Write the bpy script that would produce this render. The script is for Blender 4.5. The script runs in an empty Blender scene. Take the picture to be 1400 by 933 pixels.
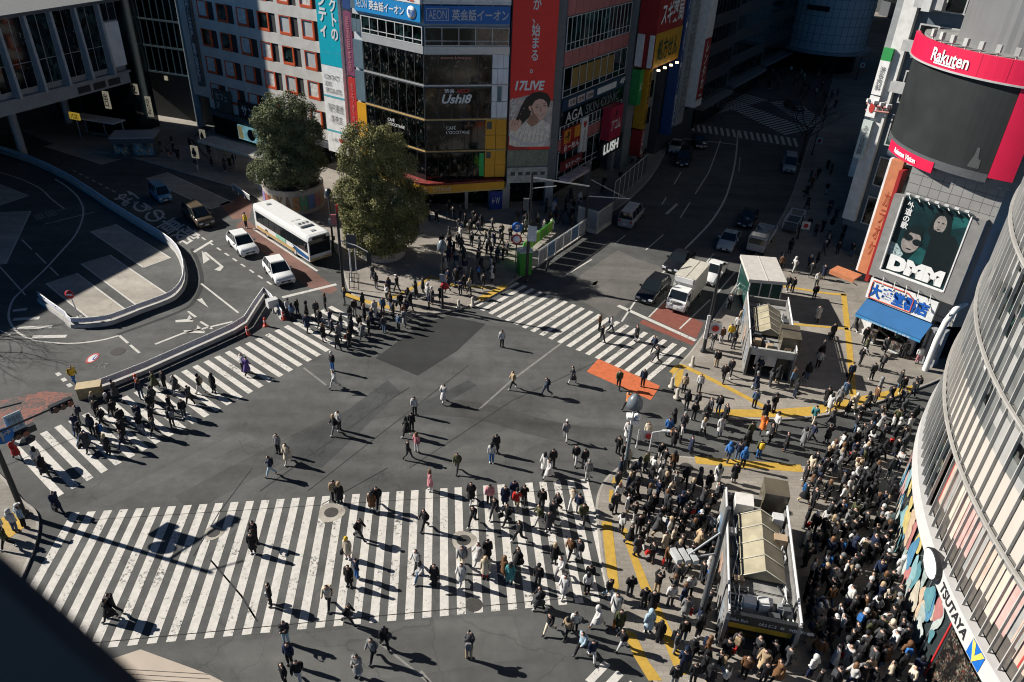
import bpy, bmesh, math, random
from mathutils import Vector, Matrix
random.seed(7)
S = bpy.context.scene
COL = S.collection
R = math.radians
# ---------------------------------------------------------------- camera
FPX, TH, RO, CH = 1036.46, .5559004, .0458826, 33.0
fw = Vector((0, math.cos(TH), -math.sin(TH)))
_rt = Vector((1, 0, 0)); _up = _rt.cross(fw)
cr = math.cos(RO)*_rt + math.sin(RO)*_up
cu = -math.sin(RO)*_rt + math.cos(RO)*_up
CAM = Vector((0, 0, CH))
def g(x, y, z=0.0):
    d = fw*FPX + (x-700)*cr - (y-466.5)*cu
    return CAM + d*((z-CH)/d.z)
def g2(x, y, z=0.0):
    p = g(x, y, z); return (p.x, p.y)
def pj(P):
    v = Vector(P)-CAM; w = v.dot(fw)
    return (700+FPX*v.dot(cr)/w, 466.5-FPX*v.dot(cu)/w)
def hgt(b, top):
    P = g(*b); lo, hi = 0, 31
    for _ in range(50):
        m = (lo+hi)/2
        if pj(P+Vector((0, 0, m)))[1] > top: lo = m
        else: hi = m
    return lo
cd = bpy.data.cameras.new('camera'); cam = bpy.data.objects.new('camera', cd); COL.objects.link(cam)
cam.matrix_world = Matrix(((cr.x, cu.x, -fw.x, 0), (cr.y, cu.y, -fw.y, 0), (cr.z, cu.z, -fw.z, CH), (0, 0, 0, 1)))
cd.sensor_width = 36; cd.lens = FPX/1400*36; cd.clip_end = 3000; cd.clip_start = .05
cd.dof.use_dof = True; cd.dof.focus_distance = 48; cd.dof.aperture_fstop = 1.3
S.camera = cam
# ---------------------------------------------------------------- sky and sun
SUN_EL, SUN_AZ = R(31.5), R(-16)      # shadows run along SUN_AZ
w = bpy.data.worlds.new("World"); S.world = w; w.use_nodes = True
nt = w.node_tree; bg = nt.nodes['Background']
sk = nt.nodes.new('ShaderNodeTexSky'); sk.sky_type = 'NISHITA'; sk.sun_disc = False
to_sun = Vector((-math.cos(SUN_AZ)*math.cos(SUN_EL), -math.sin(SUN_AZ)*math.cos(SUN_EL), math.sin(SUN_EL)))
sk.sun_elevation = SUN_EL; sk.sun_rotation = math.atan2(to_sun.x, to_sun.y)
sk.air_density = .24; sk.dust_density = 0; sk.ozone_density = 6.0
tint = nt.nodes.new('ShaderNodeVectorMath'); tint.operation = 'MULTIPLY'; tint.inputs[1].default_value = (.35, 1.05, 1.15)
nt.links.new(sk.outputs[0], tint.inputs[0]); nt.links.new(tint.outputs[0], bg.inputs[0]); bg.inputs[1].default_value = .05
sd = bpy.data.lights.new('sun', 'SUN'); sd.energy = 5.0; sd.angle = R(.53); sd.color = (1, .955, .885)
so = bpy.data.objects.new('sun', sd); COL.objects.link(so)
so.rotation_euler = (-to_sun).to_track_quat('-Z', 'Y').to_euler()
S.view_settings.view_transform = 'Standard'; S.view_settings.look = 'None'
S.view_settings.exposure = .72; S.view_settings.gamma = 1
S.cycles.max_bounces = 5; S.cycles.diffuse_bounces = 1; S.cycles.glossy_bounces = 3; S.cycles.transparent_max_bounces = 6
S.cycles.use_denoising = True; S.cycles.filter_width = 1.1
# ---------------------------------------------------------------- materials
MATS = {}
def M(name, col=(.5, .5, .5), rough=.7, nz=.12, sc=2.0, metal=0, spec=.4, emit=0, bump=0, objcol=False, fleck=0):
    if name in MATS: return MATS[name]
    m = bpy.data.materials.new(name); m.use_nodes = True; MATS[name] = m
    t = m.node_tree; N = t.nodes; L = t.links; b = N['Principled BSDF']
    b.inputs['Roughness'].default_value = rough; b.inputs['Metallic'].default_value = metal
    b.inputs['Specular IOR Level'].default_value = spec
    tc = N.new('ShaderNodeTexCoord'); n = N.new('ShaderNodeTexNoise'); n.inputs['Scale'].default_value = sc; n.inputs['Detail'].default_value = 5
    L.new(tc.outputs['Object'], n.inputs['Vector'])
    mr = N.new('ShaderNodeMapRange'); mr.inputs[1].default_value = .3; mr.inputs[2].default_value = .7
    mr.inputs[3].default_value = 1-nz; mr.inputs[4].default_value = 1+nz; L.new(n.outputs[0], mr.inputs[0])
    mx = N.new('ShaderNodeVectorMath'); mx.operation = 'SCALE'; L.new(mr.outputs[0], mx.inputs['Scale'])
    if objcol:
        oi = N.new('ShaderNodeObjectInfo'); L.new(oi.outputs['Color'], mx.inputs[0])
    else:
        mx.inputs[0].default_value = col
    L.new(mx.outputs[0], b.inputs['Base Color'])
    if emit:
        L.new(mx.outputs[0], b.inputs['Emission Color']); b.inputs['Emission Strength'].default_value = emit
    if bump:
        bp = N.new('ShaderNodeBump'); bp.inputs['Strength'].default_value = bump; bp.inputs['Distance'].default_value = .02
        n2 = N.new('ShaderNodeTexNoise'); n2.inputs['Scale'].default_value = sc*8; L.new(tc.outputs['Object'], n2.inputs['Vector'])
        L.new(n2.outputs[0], bp.inputs['Height']); L.new(bp.outputs[0], b.inputs['Normal'])
    return m
def ramp(N, L, src, stops):
    r = N.new('ShaderNodeValToRGB'); L.new(src, r.inputs[0]); e = r.color_ramp.elements
    while len(e) < len(stops): e.new(.5)
    for k, (p, c) in enumerate(stops): e[k].position = p; e[k].color = (*c, 1) if len(c) == 3 else c
    return r
def surface(name, base, var, crack=True, paint=None, wear=.5, rough=.85, tile=None, grain=.35):
    """asphalt, concrete or worn road paint: large stains, fine aggregate, cracks, worn paint"""
    if name in MATS: return MATS[name]
    m = bpy.data.materials.new(name); m.use_nodes = True; MATS[name] = m
    t = m.node_tree; N = t.nodes; L = t.links; b = N['Principled BSDF']; b.inputs['Roughness'].default_value = rough
    b.inputs['Specular IOR Level'].default_value = .3
    tc = N.new('ShaderNodeTexCoord'); P = tc.outputs['Object']
    def noise(sc, det=4, rg=.6):
        n = N.new('ShaderNodeTexNoise'); n.inputs['Scale'].default_value = sc; n.inputs['Detail'].default_value = det
        n.inputs['Roughness'].default_value = rg; L.new(P, n.inputs['Vector']); return n
    def mul(a, fac_socket, lo, hi, i0=.3, i1=.7):
        mr = N.new('ShaderNodeMapRange'); L.new(fac_socket, mr.inputs[0]); mr.inputs[1].default_value = i0; mr.inputs[2].default_value = i1
        mr.inputs[3].default_value = lo; mr.inputs[4].default_value = hi
        v = N.new('ShaderNodeVectorMath'); v.operation = 'SCALE'; L.new(mr.outputs[0], v.inputs['Scale'])
        if a is None: v.inputs[0].default_value = base
        else: L.new(a, v.inputs[0])
        return v.outputs[0]
    c = mul(None, noise(.13, 6, .65).outputs[0], 1-var, 1+var)
    c = mul(c, noise(1.1, 5, .7).outputs[0], 1-var*.55, 1+var*.55)
    c = mul(c, noise(26, 2, .8).outputs[0], 1-grain, 1+grain)
    # long tyre-polished streaks
    mp = N.new('ShaderNodeMapping'); mp.inputs['Rotation'].default_value = (0, 0, R(-40)); mp.inputs['Scale'].default_value = (.09, 1.0, 1)
    L.new(P, mp.inputs['Vector']); n = N.new('ShaderNodeTexNoise'); n.inputs['Scale'].default_value = .7; n.inputs['Detail'].default_value = 3
    L.new(mp.outputs[0], n.inputs['Vector']); c = mul(c, n.outputs[0], 1-var*.6, 1+var*.6)
    if crack:
        nw = noise(.5, 3); ad = N.new('ShaderNodeVectorMath'); ad.operation = 'MULTIPLY_ADD'
        L.new(nw.outputs['Color'], ad.inputs[0]); ad.inputs[1].default_value = (2.2, 2.2, 0); L.new(P, ad.inputs[2])
        v = N.new('ShaderNodeTexVoronoi'); v.feature = 'DISTANCE_TO_EDGE'; v.inputs['Scale'].default_value = .15; L.new(ad.outputs[0], v.inputs['Vector'])
        c = mul(c, v.outputs['Distance'], .72, 1, 0.0, .006)
    if tile:
        bt = N.new('ShaderNodeTexBrick'); L.new(P, bt.inputs['Vector']); bt.inputs['Scale'].default_value = 1
        bt.inputs['Brick Width'].default_value = tile[0]; bt.inputs['Row Height'].default_value = tile[1]; bt.inputs['Mortar Size'].default_value = tile[2]
        bt.inputs['Color1'].default_value = (1, 1, 1, 1); bt.inputs['Color2'].default_value = (.9, .9, .9, 1); bt.inputs['Mortar'].default_value = (.72, .72, .72, 1)
        mm = N.new('ShaderNodeVectorMath'); mm.operation = 'MULTIPLY'; L.new(c, mm.inputs[0]); L.new(bt.outputs[0], mm.inputs[1]); c = mm.outputs[0]
    if paint:
        n1 = noise(5, 6, .75); n2 = noise(.45, 3); a = N.new('ShaderNodeMath'); a.operation = 'MULTIPLY_ADD'
        L.new(n2.outputs[0], a.inputs[0]); a.inputs[1].default_value = .55; L.new(n1.outputs[0], a.inputs[2])
        r = ramp(N, L, a.outputs[0], [(wear, (0, 0, 0)), (wear+.1, (1, 1, 1))])
        pc = N.new('ShaderNodeVectorMath'); pc.operation = 'SCALE'; pc.inputs[0].default_value = paint
        mr = N.new('ShaderNodeMapRange'); L.new(noise(2.4, 5, .7).outputs[0], mr.inputs[0]); mr.inputs[1].default_value = .3; mr.inputs[2].default_value = .7
        mr.inputs[3].default_value = .78; mr.inputs[4].default_value = 1.08; L.new(mr.outputs[0], pc.inputs['Scale'])
        mx = N.new('ShaderNodeMix'); mx.data_type = 'RGBA'; L.new(r.outputs[0], mx.inputs[0]); L.new(c, mx.inputs[6]); L.new(pc.outputs[0], mx.inputs[7]); c = mx.outputs[2]
    L.new(c, b.inputs['Base Color'])
    bp = N.new('ShaderNodeBump'); bp.inputs['Strength'].default_value = .35; bp.inputs['Distance'].default_value = .01
    L.new(noise(18, 3).outputs[0], bp.inputs['Height']); L.new(bp.outputs[0], b.inputs['Normal'])
    return m
def shopglass(name, cols, sc=1.2, dens=.5, rough=.07):
    """dark window glass with a dim interior of shelves and goods behind it"""
    if name in MATS: return MATS[name]
    m = bpy.data.materials.new(name); m.use_nodes = True; MATS[name] = m
    t = m.node_tree; N = t.nodes; L = t.links; b = N['Principled BSDF']
    b.inputs['Roughness'].default_value = rough; b.inputs['Specular IOR Level'].default_value = .6
    tc = N.new('ShaderNodeTexCoord'); mp = N.new('ShaderNodeMapping'); mp.inputs['Scale'].default_value = (1.6, 1.6, 1.1); L.new(tc.outputs['Object'], mp.inputs[0])
    v = N.new('ShaderNodeTexVoronoi'); v.inputs['Scale'].default_value = sc*2.6; v.inputs['Randomness'].default_value = 1; L.new(mp.outputs[0], v.inputs['Vector'])
    sp = N.new('ShaderNodeSeparateColor'); L.new(v.outputs['Color'], sp.inputs[0])
    nz = N.new('ShaderNodeTexNoise'); nz.inputs['Scale'].default_value = sc*.45; nz.inputs['Detail'].default_value = 3; L.new(tc.outputs['Object'], nz.inputs[0])
    mr = N.new('ShaderNodeMapRange'); L.new(nz.outputs[0], mr.inputs[0]); mr.inputs[1].default_value = .42; mr.inputs[2].default_value = .68; mr.inputs[3].default_value = .06; mr.inputs[4].default_value = .9
    k = len(cols); rr = ramp(N, L, sp.outputs[0], [(0, (.004, .007, .008))] + [(dens + (1-dens)*i/k, c) for i, c in enumerate(cols)])
    rr.color_ramp.interpolation = 'CONSTANT'
    r = N.new('ShaderNodeVectorMath'); r.operation = 'SCALE'; L.new(rr.outputs[0], r.inputs[0]); L.new(mr.outputs[0], r.inputs['Scale'])
    L.new(r.outputs[0], b.inputs['Base Color'])
    return m
# ---------------------------------------------------------------- objects
def tag(o, label=None, cat=None, group=None, kind=None):
    if label: o['label'] = label
    if cat: o['category'] = cat
    if group: o['group'] = group
    if kind: o['kind'] = kind
    return o
def empty(name, loc=(0, 0, 0), rz=0, label=None, cat=None, group=None):
    o = bpy.data.objects.new(name, None); COL.objects.link(o); o.empty_display_size = .3
    o.location = loc; o.rotation_euler = (0, 0, rz)
    return tag(o, label, cat, group)
def wloc(o):
    v = Vector((0, 0, 0))
    while o is not None: v = v + Vector(o.location); o = o.parent
    return v
class MB:
    def __init__(s): s.v = []; s.f = []; s.m = []; s.sm = []
    def add(s, vs, fs, mi=0, smooth=False):
        n = len(s.v); s.v += [tuple(v) for v in vs]
        for f in fs: s.f.append(tuple(n+i for i in f)); s.m.append(mi); s.sm.append(smooth)
        return s
    def obox(s, o, ex, ey, ez, mi=0):
        o = Vector(o); ex = Vector(ex); ey = Vector(ey); ez = Vector(ez)
        vs = [o, o+ex, o+ex+ey, o+ey, o+ez, o+ex+ez, o+ex+ey+ez, o+ey+ez]
        fs = [(3, 2, 1, 0), (4, 5, 6, 7), (0, 1, 5, 4), (1, 2, 6, 5), (2, 3, 7, 6), (3, 0, 4, 7)]
        if ex.cross(ey).dot(ez) < 0: fs = [f[::-1] for f in fs]
        return s.add(vs, fs, mi)
    def box(s, c, d, rz=0, mi=0):
        c = Vector(c); a = Vector((math.cos(rz), math.sin(rz), 0)); b = Vector((-math.sin(rz), math.cos(rz), 0))
        return s.obox(c-a*d[0]/2-b*d[1]/2-Vector((0, 0, d[2]/2)), a*d[0], b*d[1], Vector((0, 0, d[2])), mi)
    def prism(s, poly, z0, z1, mi=0, top=None):
        A = sum(poly[i][0]*poly[(i+1) % len(poly)][1]-poly[(i+1) % len(poly)][0]*poly[i][1] for i in range(len(poly)))
        if A < 0: poly = poly[::-1]
        n = len(poly); vs = [(p[0], p[1], z0) for p in poly]+[(p[0], p[1], z1) for p in poly]
        s.add(vs, [tuple(range(n-1, -1, -1))], mi); 
        s.add(vs, [tuple(range(n, 2*n))], mi if top is None else top)
        s.add(vs, [(i, (i+1) % n, n+(i+1) % n, n+i) for i in range(n)], mi)
        return s
    def tube(s, pts, r, n=6, mi=0, caps=True):
        pts = [Vector(p) for p in pts]; rs = r if isinstance(r, (list, tuple)) else [r]*len(pts)
        vs = []; u = None
        for i, p in enumerate(pts):
            t = (pts[min(i+1, len(pts)-1)]-pts[max(i-1, 0)]).normalized()
            if u is None: u = t.orthogonal().normalized()
            else:
                u = u - t*u.dot(t)
                u = u.normalized() if u.length > 1e-6 else t.orthogonal().normalized()
            q = t.cross(u)
            vs += [p+(u*math.cos(2*math.pi*k/n)+q*math.sin(2*math.pi*k/n))*rs[i] for k in range(n)]
        fs = [(i*n+k, i*n+(k+1) % n, (i+1)*n+(k+1) % n, (i+1)*n+k) for i in range(len(pts)-1) for k in range(n)]
        s.add(vs, fs, mi, True)
        if caps: s.add(vs, [tuple(range(n-1, -1, -1)), tuple((len(pts)-1)*n+k for k in range(n))], mi)
        return s
    def lathe(s, prof, n=16, c=(0, 0, 0), mi=0, smooth=True, sx=1, sy=1):
        vs = [(c[0]+r*sx*math.cos(2*math.pi*k/n), c[1]+r*sy*math.sin(2*math.pi*k/n), c[2]+z) for r, z in prof for k in range(n)]
        fs = [(i*n+k, i*n+(k+1) % n, (i+1)*n+(k+1) % n, (i+1)*n+k) for i in range(len(prof)-1) for k in range(n)]
        s.add(vs, fs, mi, smooth); m = len(prof)-1
        if prof[0][0] > 1e-4: s.add(vs, [tuple(range(n-1, -1, -1))], mi)
        if prof[m][0] > 1e-4: s.add(vs, [tuple(m*n+k for k in range(n))], mi)
        return s
    def loft(s, secs, mi=0, smooth=True, cap=True):
        n = len(secs[0]); vs = [v for c in secs for v in c]
        fs = [(i*n+k, i*n+(k+1) % n, (i+1)*n+(k+1) % n, (i+1)*n+k) for i in range(len(secs)-1) for k in range(n)]
        s.add(vs, fs, mi, smooth)
        if cap: s.add(vs, [tuple(range(n-1, -1, -1)), tuple((len(secs)-1)*n+k for k in range(n))], mi)
        return s
    def mesh(s, name, mats):
        me = bpy.data.meshes.new(name); me.from_pydata(s.v, [], s.f)
        for m in (mats if isinstance(mats, (list, tuple)) else [mats]): me.materials.append(m)
        me.polygons.foreach_set('material_index', s.m); me.polygons.foreach_set('use_smooth', s.sm); me.update()
        return me
    def build(s, name, mats, parent=None, world=False):
        if world and parent is not None:
            o = wloc(parent); s.v = [(v[0]-o.x, v[1]-o.y, v[2]-o.z) for v in s.v]
        ob = bpy.data.objects.new(name, s.mesh(name, mats)); COL.objects.link(ob); ob.parent = parent
        return ob
def obj(name, me, parent=None, loc=None, rz=None):
    o = bpy.data.objects.new(name, me); COL.objects.link(o); o.parent = parent
    if loc is not None: o.location = loc
    if rz is not None: o.rotation_euler = (0, 0, rz)
    return o
KIDS = {}
def dup(o, parent=None):
    c = o.copy(); COL.objects.link(c)
    if parent is not None: c.parent = parent
    for ch in list(o.children): dup(ch, c)
    return c
# flat lettering turned into a thin mesh: fitted into the box (P, ex*w, ey*h)
_fc = bpy.data.curves.new('lettering', 'FONT'); _fo = bpy.data.objects.new('lettering', _fc); COL.objects.link(_fo)
def txt(parent, s, P, ex, ey, w, h, m, bold=0, vert=False, th=.02, shear=0, name='lettering'):
    _fc.body = '\n'.join(s) if vert else s; _fc.extrude = 0; _fc.offset = bold; _fc.shear = shear; _fc.space_line = .95 if vert else 1
    _fc.align_x = 'CENTER' if vert else 'LEFT'; _fc.resolution_u = 3
    me = bpy.data.meshes.new_from_object(_fo.evaluated_get(bpy.context.evaluated_depsgraph_get()))
    vs = [v.co.copy() for v in me.vertices]; fs = [tuple(p.vertices) for p in me.polygons]; bpy.data.meshes.remove(me)
    if not vs: return None
    x0 = min(v.x for v in vs); x1 = max(v.x for v in vs); y0 = min(v.y for v in vs); y1 = max(v.y for v in vs)
    ex = Vector(ex); ey = Vector(ey); nn = ex.cross(ey).normalized()*th; P = Vector(P)
    mb = MB(); mb.add([P+ex*((v.x-x0)/(x1-x0)*w)+ey*((v.y-y0)/(y1-y0)*h)+nn for v in vs], fs)
    return mb.build(name, m, parent, world=True)
# common paints and materials
white = M('white_paint', (.72, .71, .69), .5); black = M('black_metal', (.02, .022, .025), .45); grey = M('grey_metal', (.3, .31, .32), .5)
lgrey = M('light_grey_metal', (.55, .55, .54), .5); dgrey = M('dark_grey', (.07, .075, .08), .6); red = M('red_paint', (.5, .03, .03), .5)
yel = M('yellow_paint', (.62, .38, .03), .6); blue = M('blue_paint', (.02, .12, .42), .5); glassd = M('dark_glass', (.008, .012, .014), .06, spec=.7)
steel = M('brushed_steel', (.45, .46, .47), .35, metal=.7); conc = M('concrete', (.36, .35, .33), .85, .18, 1.5, bump=.3)
rubber = M('rubber', (.015, .015, .016), .8); green = M('green_paint', (.05, .4, .06), .5); orange = M('orange_paint', (.75, .16, .04), .6)
# ---------------------------------------------------------------- the ground
ASPH = surface('asphalt', (.082, .083, .079), .30)
ASPH2 = surface('new_asphalt', (.03, .031, .031), .2, crack=False)
PAVE = surface('pavement_stone', (.27, .243, .208), .22, crack=False, tile=(.6, .3, .012), grain=.2)
KERB = surface('kerb_stone', (.34, .315, .28), .2, crack=False, grain=.2)
BAYC = surface('bay_concrete', (.34, .31, .265), .25, crack=True, grain=.2)
BRICK = surface('red_brown_asphalt', (.17, .09, .07), .25, crack=False)
WORN = surface('worn_white_paint', (.082, .083, .079), .3, crack=True, paint=(.6, .57, .52), wear=.6)
WLINE = surface('white_line_paint', (.082, .083, .079), .3, crack=False, paint=(.54, .52, .48), wear=.55)
FLINE = surface('faded_line_paint', (.082, .083, .079), .3, crack=False, paint=(.22, .215, .2), wear=.62)
TACT = surface('yellow_tactile_paving', (.2, .14, .05), .2, crack=False, paint=(.5, .315, .055), wear=.48, tile=(.3, .3, .012))
ORNG = surface('orange_road_paint', (.06, .058, .055), .2, crack=False, paint=(.55, .14, .055), wear=.44)
REDP = surface('red_road_paint', (.06, .058, .055), .2, crack=False, paint=(.22, .075, .055), wear=.52)
SALM = surface('salmon_road_paint', (.082, .083, .079), .25, crack=True, paint=(.26, .105, .08), wear=.72)
def struct(o, label, cat='ground'): return tag(o, label, cat, kind='structure')
def W(px): return [g2(*p) for p in px]
mb = MB(); mb.prism([(-700, -60), (700, -60), (700, 1500), (-700, 1500)], -1, 0)
struct(mb.build('asphalt_ground', ASPH), 'grey cracked asphalt of the crossing and the roads around it', 'road')
def sheet(name, polys, lay, m, label, cat='road marking', px=True, z=0.0):
    mb = MB()
    for p in polys:
        q = W(p) if px else list(p)
        A = sum(q[i][0]*q[(i+1) % len(q)][1]-q[(i+1) % len(q)][0]*q[i][1] for i in range(len(q)))
        if A < 0: q = q[::-1]
        mb.add([(x, y, z+.004*lay) for x, y in q], [tuple(range(len(q)))])
    return struct(mb.build(name, m), label, cat)
def band(px, wd, closed=False, world=False, off=0):
    """a painted line of constant width along a pixel polyline -> list of quads in world xy"""
    P = [Vector(p) for p in (px if world else W(px))]; out = []
    L_, R_ = [], []
    for i, p in enumerate(P):
        t = (P[min(i+1, len(P)-1)]-P[max(i-1, 0)]).normalized(); n = Vector((-t.y, t.x))
        L_.append(p+n*(wd/2+off)); R_.append(p-n*(wd/2-off))
    for i in range(len(P)-1): out.append([tuple(R_[i]), tuple(R_[i+1]), tuple(L_[i+1]), tuple(L_[i])])
    return out
def dashes(px, wd, on, off):
    P = [Vector(p) for p in W(px)]; out = []; s = 0
    for a, b in zip(P, P[1:]):
        L = (b-a).length; t = (b-a)/L; d = 0
        while d < L:
            e = min(d+on, L); out += band([tuple(a+t*d), tuple(a+t*e)], wd, world=True); d += on+off
    return out
def smooth(px, k=4):
    out = []
    for i in range(len(px)-1):
        p0 = px[max(i-1, 0)]; p1 = px[i]; p2 = px[i+1]; p3 = px[min(i+2, len(px)-1)]
        for j in range(k):
            t = j/k
            out.append(tuple(.5*(2*p1[c]+(p2[c]-p0[c])*t+(2*p0[c]-5*p1[c]+4*p2[c]-p3[c])*t*t+(3*p1[c]-p0[c]-3*p2[c]+p3[c])*t**3) for c in (0, 1)))
    return out+[px[-1]]
# pavements: raised slabs with a kerb
kC = smooth([(318, 256), (335, 262), (400, 303), (458, 342), (470, 372), (480, 401), (505, 418), (545, 430), (592, 430), (640, 419), (672, 404), (700, 386), (745, 357), (790, 327), (822, 300), (850, 281), (880, 254), (898, 230), (916, 195), (930, 165), (938, 128), (932, 90), (925, 60)])
kR = smooth([(1128, 60), (1140, 100), (1122, 160), (1106, 195), (1086, 260), (1062, 310), (1032, 350), (1004, 395), (975, 440), (946, 481), (926, 505), (921, 528), (936, 552), (962, 566), (1000, 573), (1080, 574), (1165, 561), (1256, 531), (1300, 512)])
kL = smooth([(1290, 600), (1200, 628), (1110, 641), (1000, 633), (915, 626), (866, 632), (838, 648), (822, 668), (816, 695), (820, 740), (828, 790), (845, 845), (870, 890), (902, 945), (940, 1010), (1000, 1100)])
kB = smooth([(-120, 560), (-30, 625), (8, 660), (30, 686), (47, 700), (52, 716), (48, 742), (34, 780), (8, 830), (-60, 930), (-100, 1000)])
kS = smooth([(-160, 130), (0, 168), (75, 197), (170, 214), (215, 226), (262, 240), (318, 256)])
def slab(name, kerb, back, label, z=.13):
    e = empty(name); struct(e, label, 'pavement')
    q = W(kerb)+back
    top = MB(); top.prism(q, -.3, z); top.build('paving', PAVE, e)
    kb = MB()
    for a in band(W(kerb), .16, world=True, off=0): kb.prism(a, -.3, z+.006)
    kb.build('kerb', KERB, e); return e
slab('pavement', kC, [(70, 400), (-20, 300), (-40, 130), (-45, 101)], 'stone pavement around the two planter trees and the corner shops')
slab('pavement', kR, [(90, 60), (120, 200), (90, 330)], 'pavement of the plaza around the far subway entrance')
slab('pavement', kL, [(60, -30), (70, 40)], 'crowded pavement around the near subway entrance and under the curved glass building')
slab('pavement', kB, [(-60, 10), (-70, 40)], 'pavement corner at the lower left behind the traffic signal pole')
slab('pavement', kS, [(-45, 101.5), (-50, 150), (-140, 170)], 'shaded pavement under the raised station building')
Z1 = .13
# near zebra crossing, stripes fitted to the photograph's own geometry
def line2(a, b): return Vector(a), (Vector(b)-Vector(a)).normalized()
def isect(p, d, q, e):
    den = d.x*e.y-d.y*e.x; t = ((q.x-p.x)*e.y-(q.y-p.y)*e.x)/den; return p+d*t
def zebra(name, phi, o, P, ks, top, bot, wd, label, m=WORN, lay=2):
    n = Vector((math.cos(phi), math.sin(phi))); t = Vector((-n.y, n.x)); qs = []
    tl = line2(g2(*top[0]), g2(*top[1])); bl = line2(g2(*bot[0]), g2(*bot[1]))
    for k in ks:
        r = n*(o+k*P); l = n*(o+k*P-wd)
        qs.append([tuple(isect(r, t, *tl)), tuple(isect(l, t, *tl)), tuple(isect(l, t, *bl)), tuple(isect(r, t, *bl))])
    return sheet(name, qs, lay, m, label, 'zebra crossing', px=False)
PP = .0271684*33
zebra('zebra_crossing', .1025532, -.6511361*33, PP, range(0, 35), ((326.8, 686.4), (688.6, 662.5)), ((266.8, 874.6), (707.9, 833.1)), .46, 'wide white zebra crossing nearest the camera with long upright stripes')
zebra('zebra_crossing', 4.0319926, -.9017003*33, PP*1.0179, range(-5, 24), ((1.5, 616.6), (390.7, 446)), ((56.4, 692), (446.4, 481)), .44, 'white zebra crossing along the white barrier on the left')
zebra('zebra_crossing', -.6486076, -1.1219844*33, PP*1.0173, range(-5, 19), ((722.5, 392.4), (939, 476.5)), ((660, 425), (888.6, 521)), .42, 'white zebra crossing in front of the stopped box truck')
def zpx(a, b, c, d, n, fill=.5):
    """n stripes between edge a-b and edge d-c (pixel corners)"""
    A, B, C_, D_ = [Vector(p) for p in W([a, b, c, d])]; out = []
    for i in range(n):
        t0 = i/n; t1 = (i+fill)/n
        out.append([tuple(A.lerp(B, t0)), tuple(A.lerp(B, t1)), tuple(D_.lerp(C_, t1)), tuple(D_.lerp(C_, t0))])
    return out
sheet('zebra_crossing', zpx((937, 112), (1014, 120), (1020, 129), (938, 121), 11), 2, WLINE, 'farthest white zebra crossing across the shaded street', 'zebra crossing', px=False)
sheet('zebra_crossing', zpx((944, 169), (1092, 190), (1096, 202), (946, 179), 18), 2, WLINE, 'zebra crossing on the near side of the shaded far junction', 'zebra crossing', px=False)
sheet('zebra_crossing', zpx((942, 121), (1075, 186), (1110, 178), (952, 117), 32), 3, WLINE, 'diagonal zebra crossing of the far junction descending to the right', 'zebra crossing', px=False)
sheet('zebra_crossing', zpx((940, 158), (1020, 128), (1052, 137), (952, 163), 20), 3, WLINE, 'diagonal zebra crossing of the far junction rising to the right', 'zebra crossing', px=False)
sheet('zebra_crossing', zpx((1052, 140), (1112, 178), (1138, 172), (1085, 138), 16), 3, WLINE, 'zebra crossing on the right side of the far junction by the bare tree', 'zebra crossing', px=False)
sheet('zebra_crossing', zpx((800, 930), (858, 968), (880, 945), (826, 903), 3), 2, WORN, 'short zebra stripes at the bottom edge beside the yellow paving', 'zebra crossing', px=False)
# yellow tactile strips on the pavements
tz = Z1
def tact(px, wd, label): sheet('tactile_strip', band(px, wd), 2, TACT, label, 'tactile paving', px=False, z=tz)
def zoff(px): return px
tact(smooth([(918, 512), (928, 503), (941, 506), (1000, 535), (1058, 566)]), .45, 'thin yellow tactile line slanting across the plaza from the far zebra crossing')
sheet('tactile_strip', [[(919, 512), (935, 506), (931, 524), (926, 533), (919, 526)]], 1, TACT, 'small yellow tactile block at the plaza kerb corner', 'tactile paving', z=tz)
sheet('tactile_strip', [[(975, 562), (1056, 562), (1110, 558), (1168, 546), (1246, 529), (1254, 536), (1170, 557), (1105, 571), (1040, 573), (985, 571)]], 2, TACT, 'broad yellow tactile strip along the plaza kerb under walking people', 'tactile paving', z=tz)
tact([(1153, 404), (1160, 470), (1166, 545)], .5, 'yellow tactile line running away from the plaza past the bookshop')
tact([(1062, 392), (1100, 398), (1130, 403), (1156, 405)], .4, 'yellow tactile line crossing behind the far subway entrance')
tact([(1084, 445), (1160, 452)], .35, 'short yellow tactile branch beside the far subway entrance')
tact([(950, 631), (1020, 637), (1096, 643)], .75, 'yellow tactile strip along the kerb above the near subway entrance')
sheet('tactile_strip', [[(822, 715), (836, 715), (846, 805), (842, 812), (830, 790)], [(848, 726), (856, 724), (886, 800), (920, 870), (938, 925), (925, 925), (903, 870), (876, 808)], [(850, 862), (868, 868), (885, 905), (905, 933), (886, 933), (866, 900)]], 2, TACT, 'long yellow tactile strips along the kerb at the near zebra crossing', 'tactile paving', z=tz)
sheet('tactile_strip', [[(838, 655), (850, 655), (849, 664), (836, 664)], [(833, 672), (838, 672), (838, 690), (832, 688)]], 2, TACT, 'two small yellow tactile blocks beside the silver lamp post', 'tactile paving', z=tz)
sheet('tactile_strip', [[(985, 858), (1010, 866), (1085, 885), (1080, 893), (1010, 882), (985, 872)]], 2, TACT, 'yellow strip under the front of the near subway entrance', 'tactile paving', z=tz)
sheet('tactile_strip', band([(472, 404), (500, 414), (540, 424)], .5)+band([(520, 416), (556, 400), (590, 380), (620, 392), (672, 396)], .4)+band([(655, 412), (692, 392)], .7), 2, TACT, 'yellow tactile line along the shaded corner pavement by the trees', 'tactile paving', px=False, z=tz)
sheet('tactile_strip', [[(0, 712), (24, 700), (36, 722), (12, 740)]], 2, TACT, 'pale yellow tactile block at the lower left pavement corner', 'tactile paving', z=tz)
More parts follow.
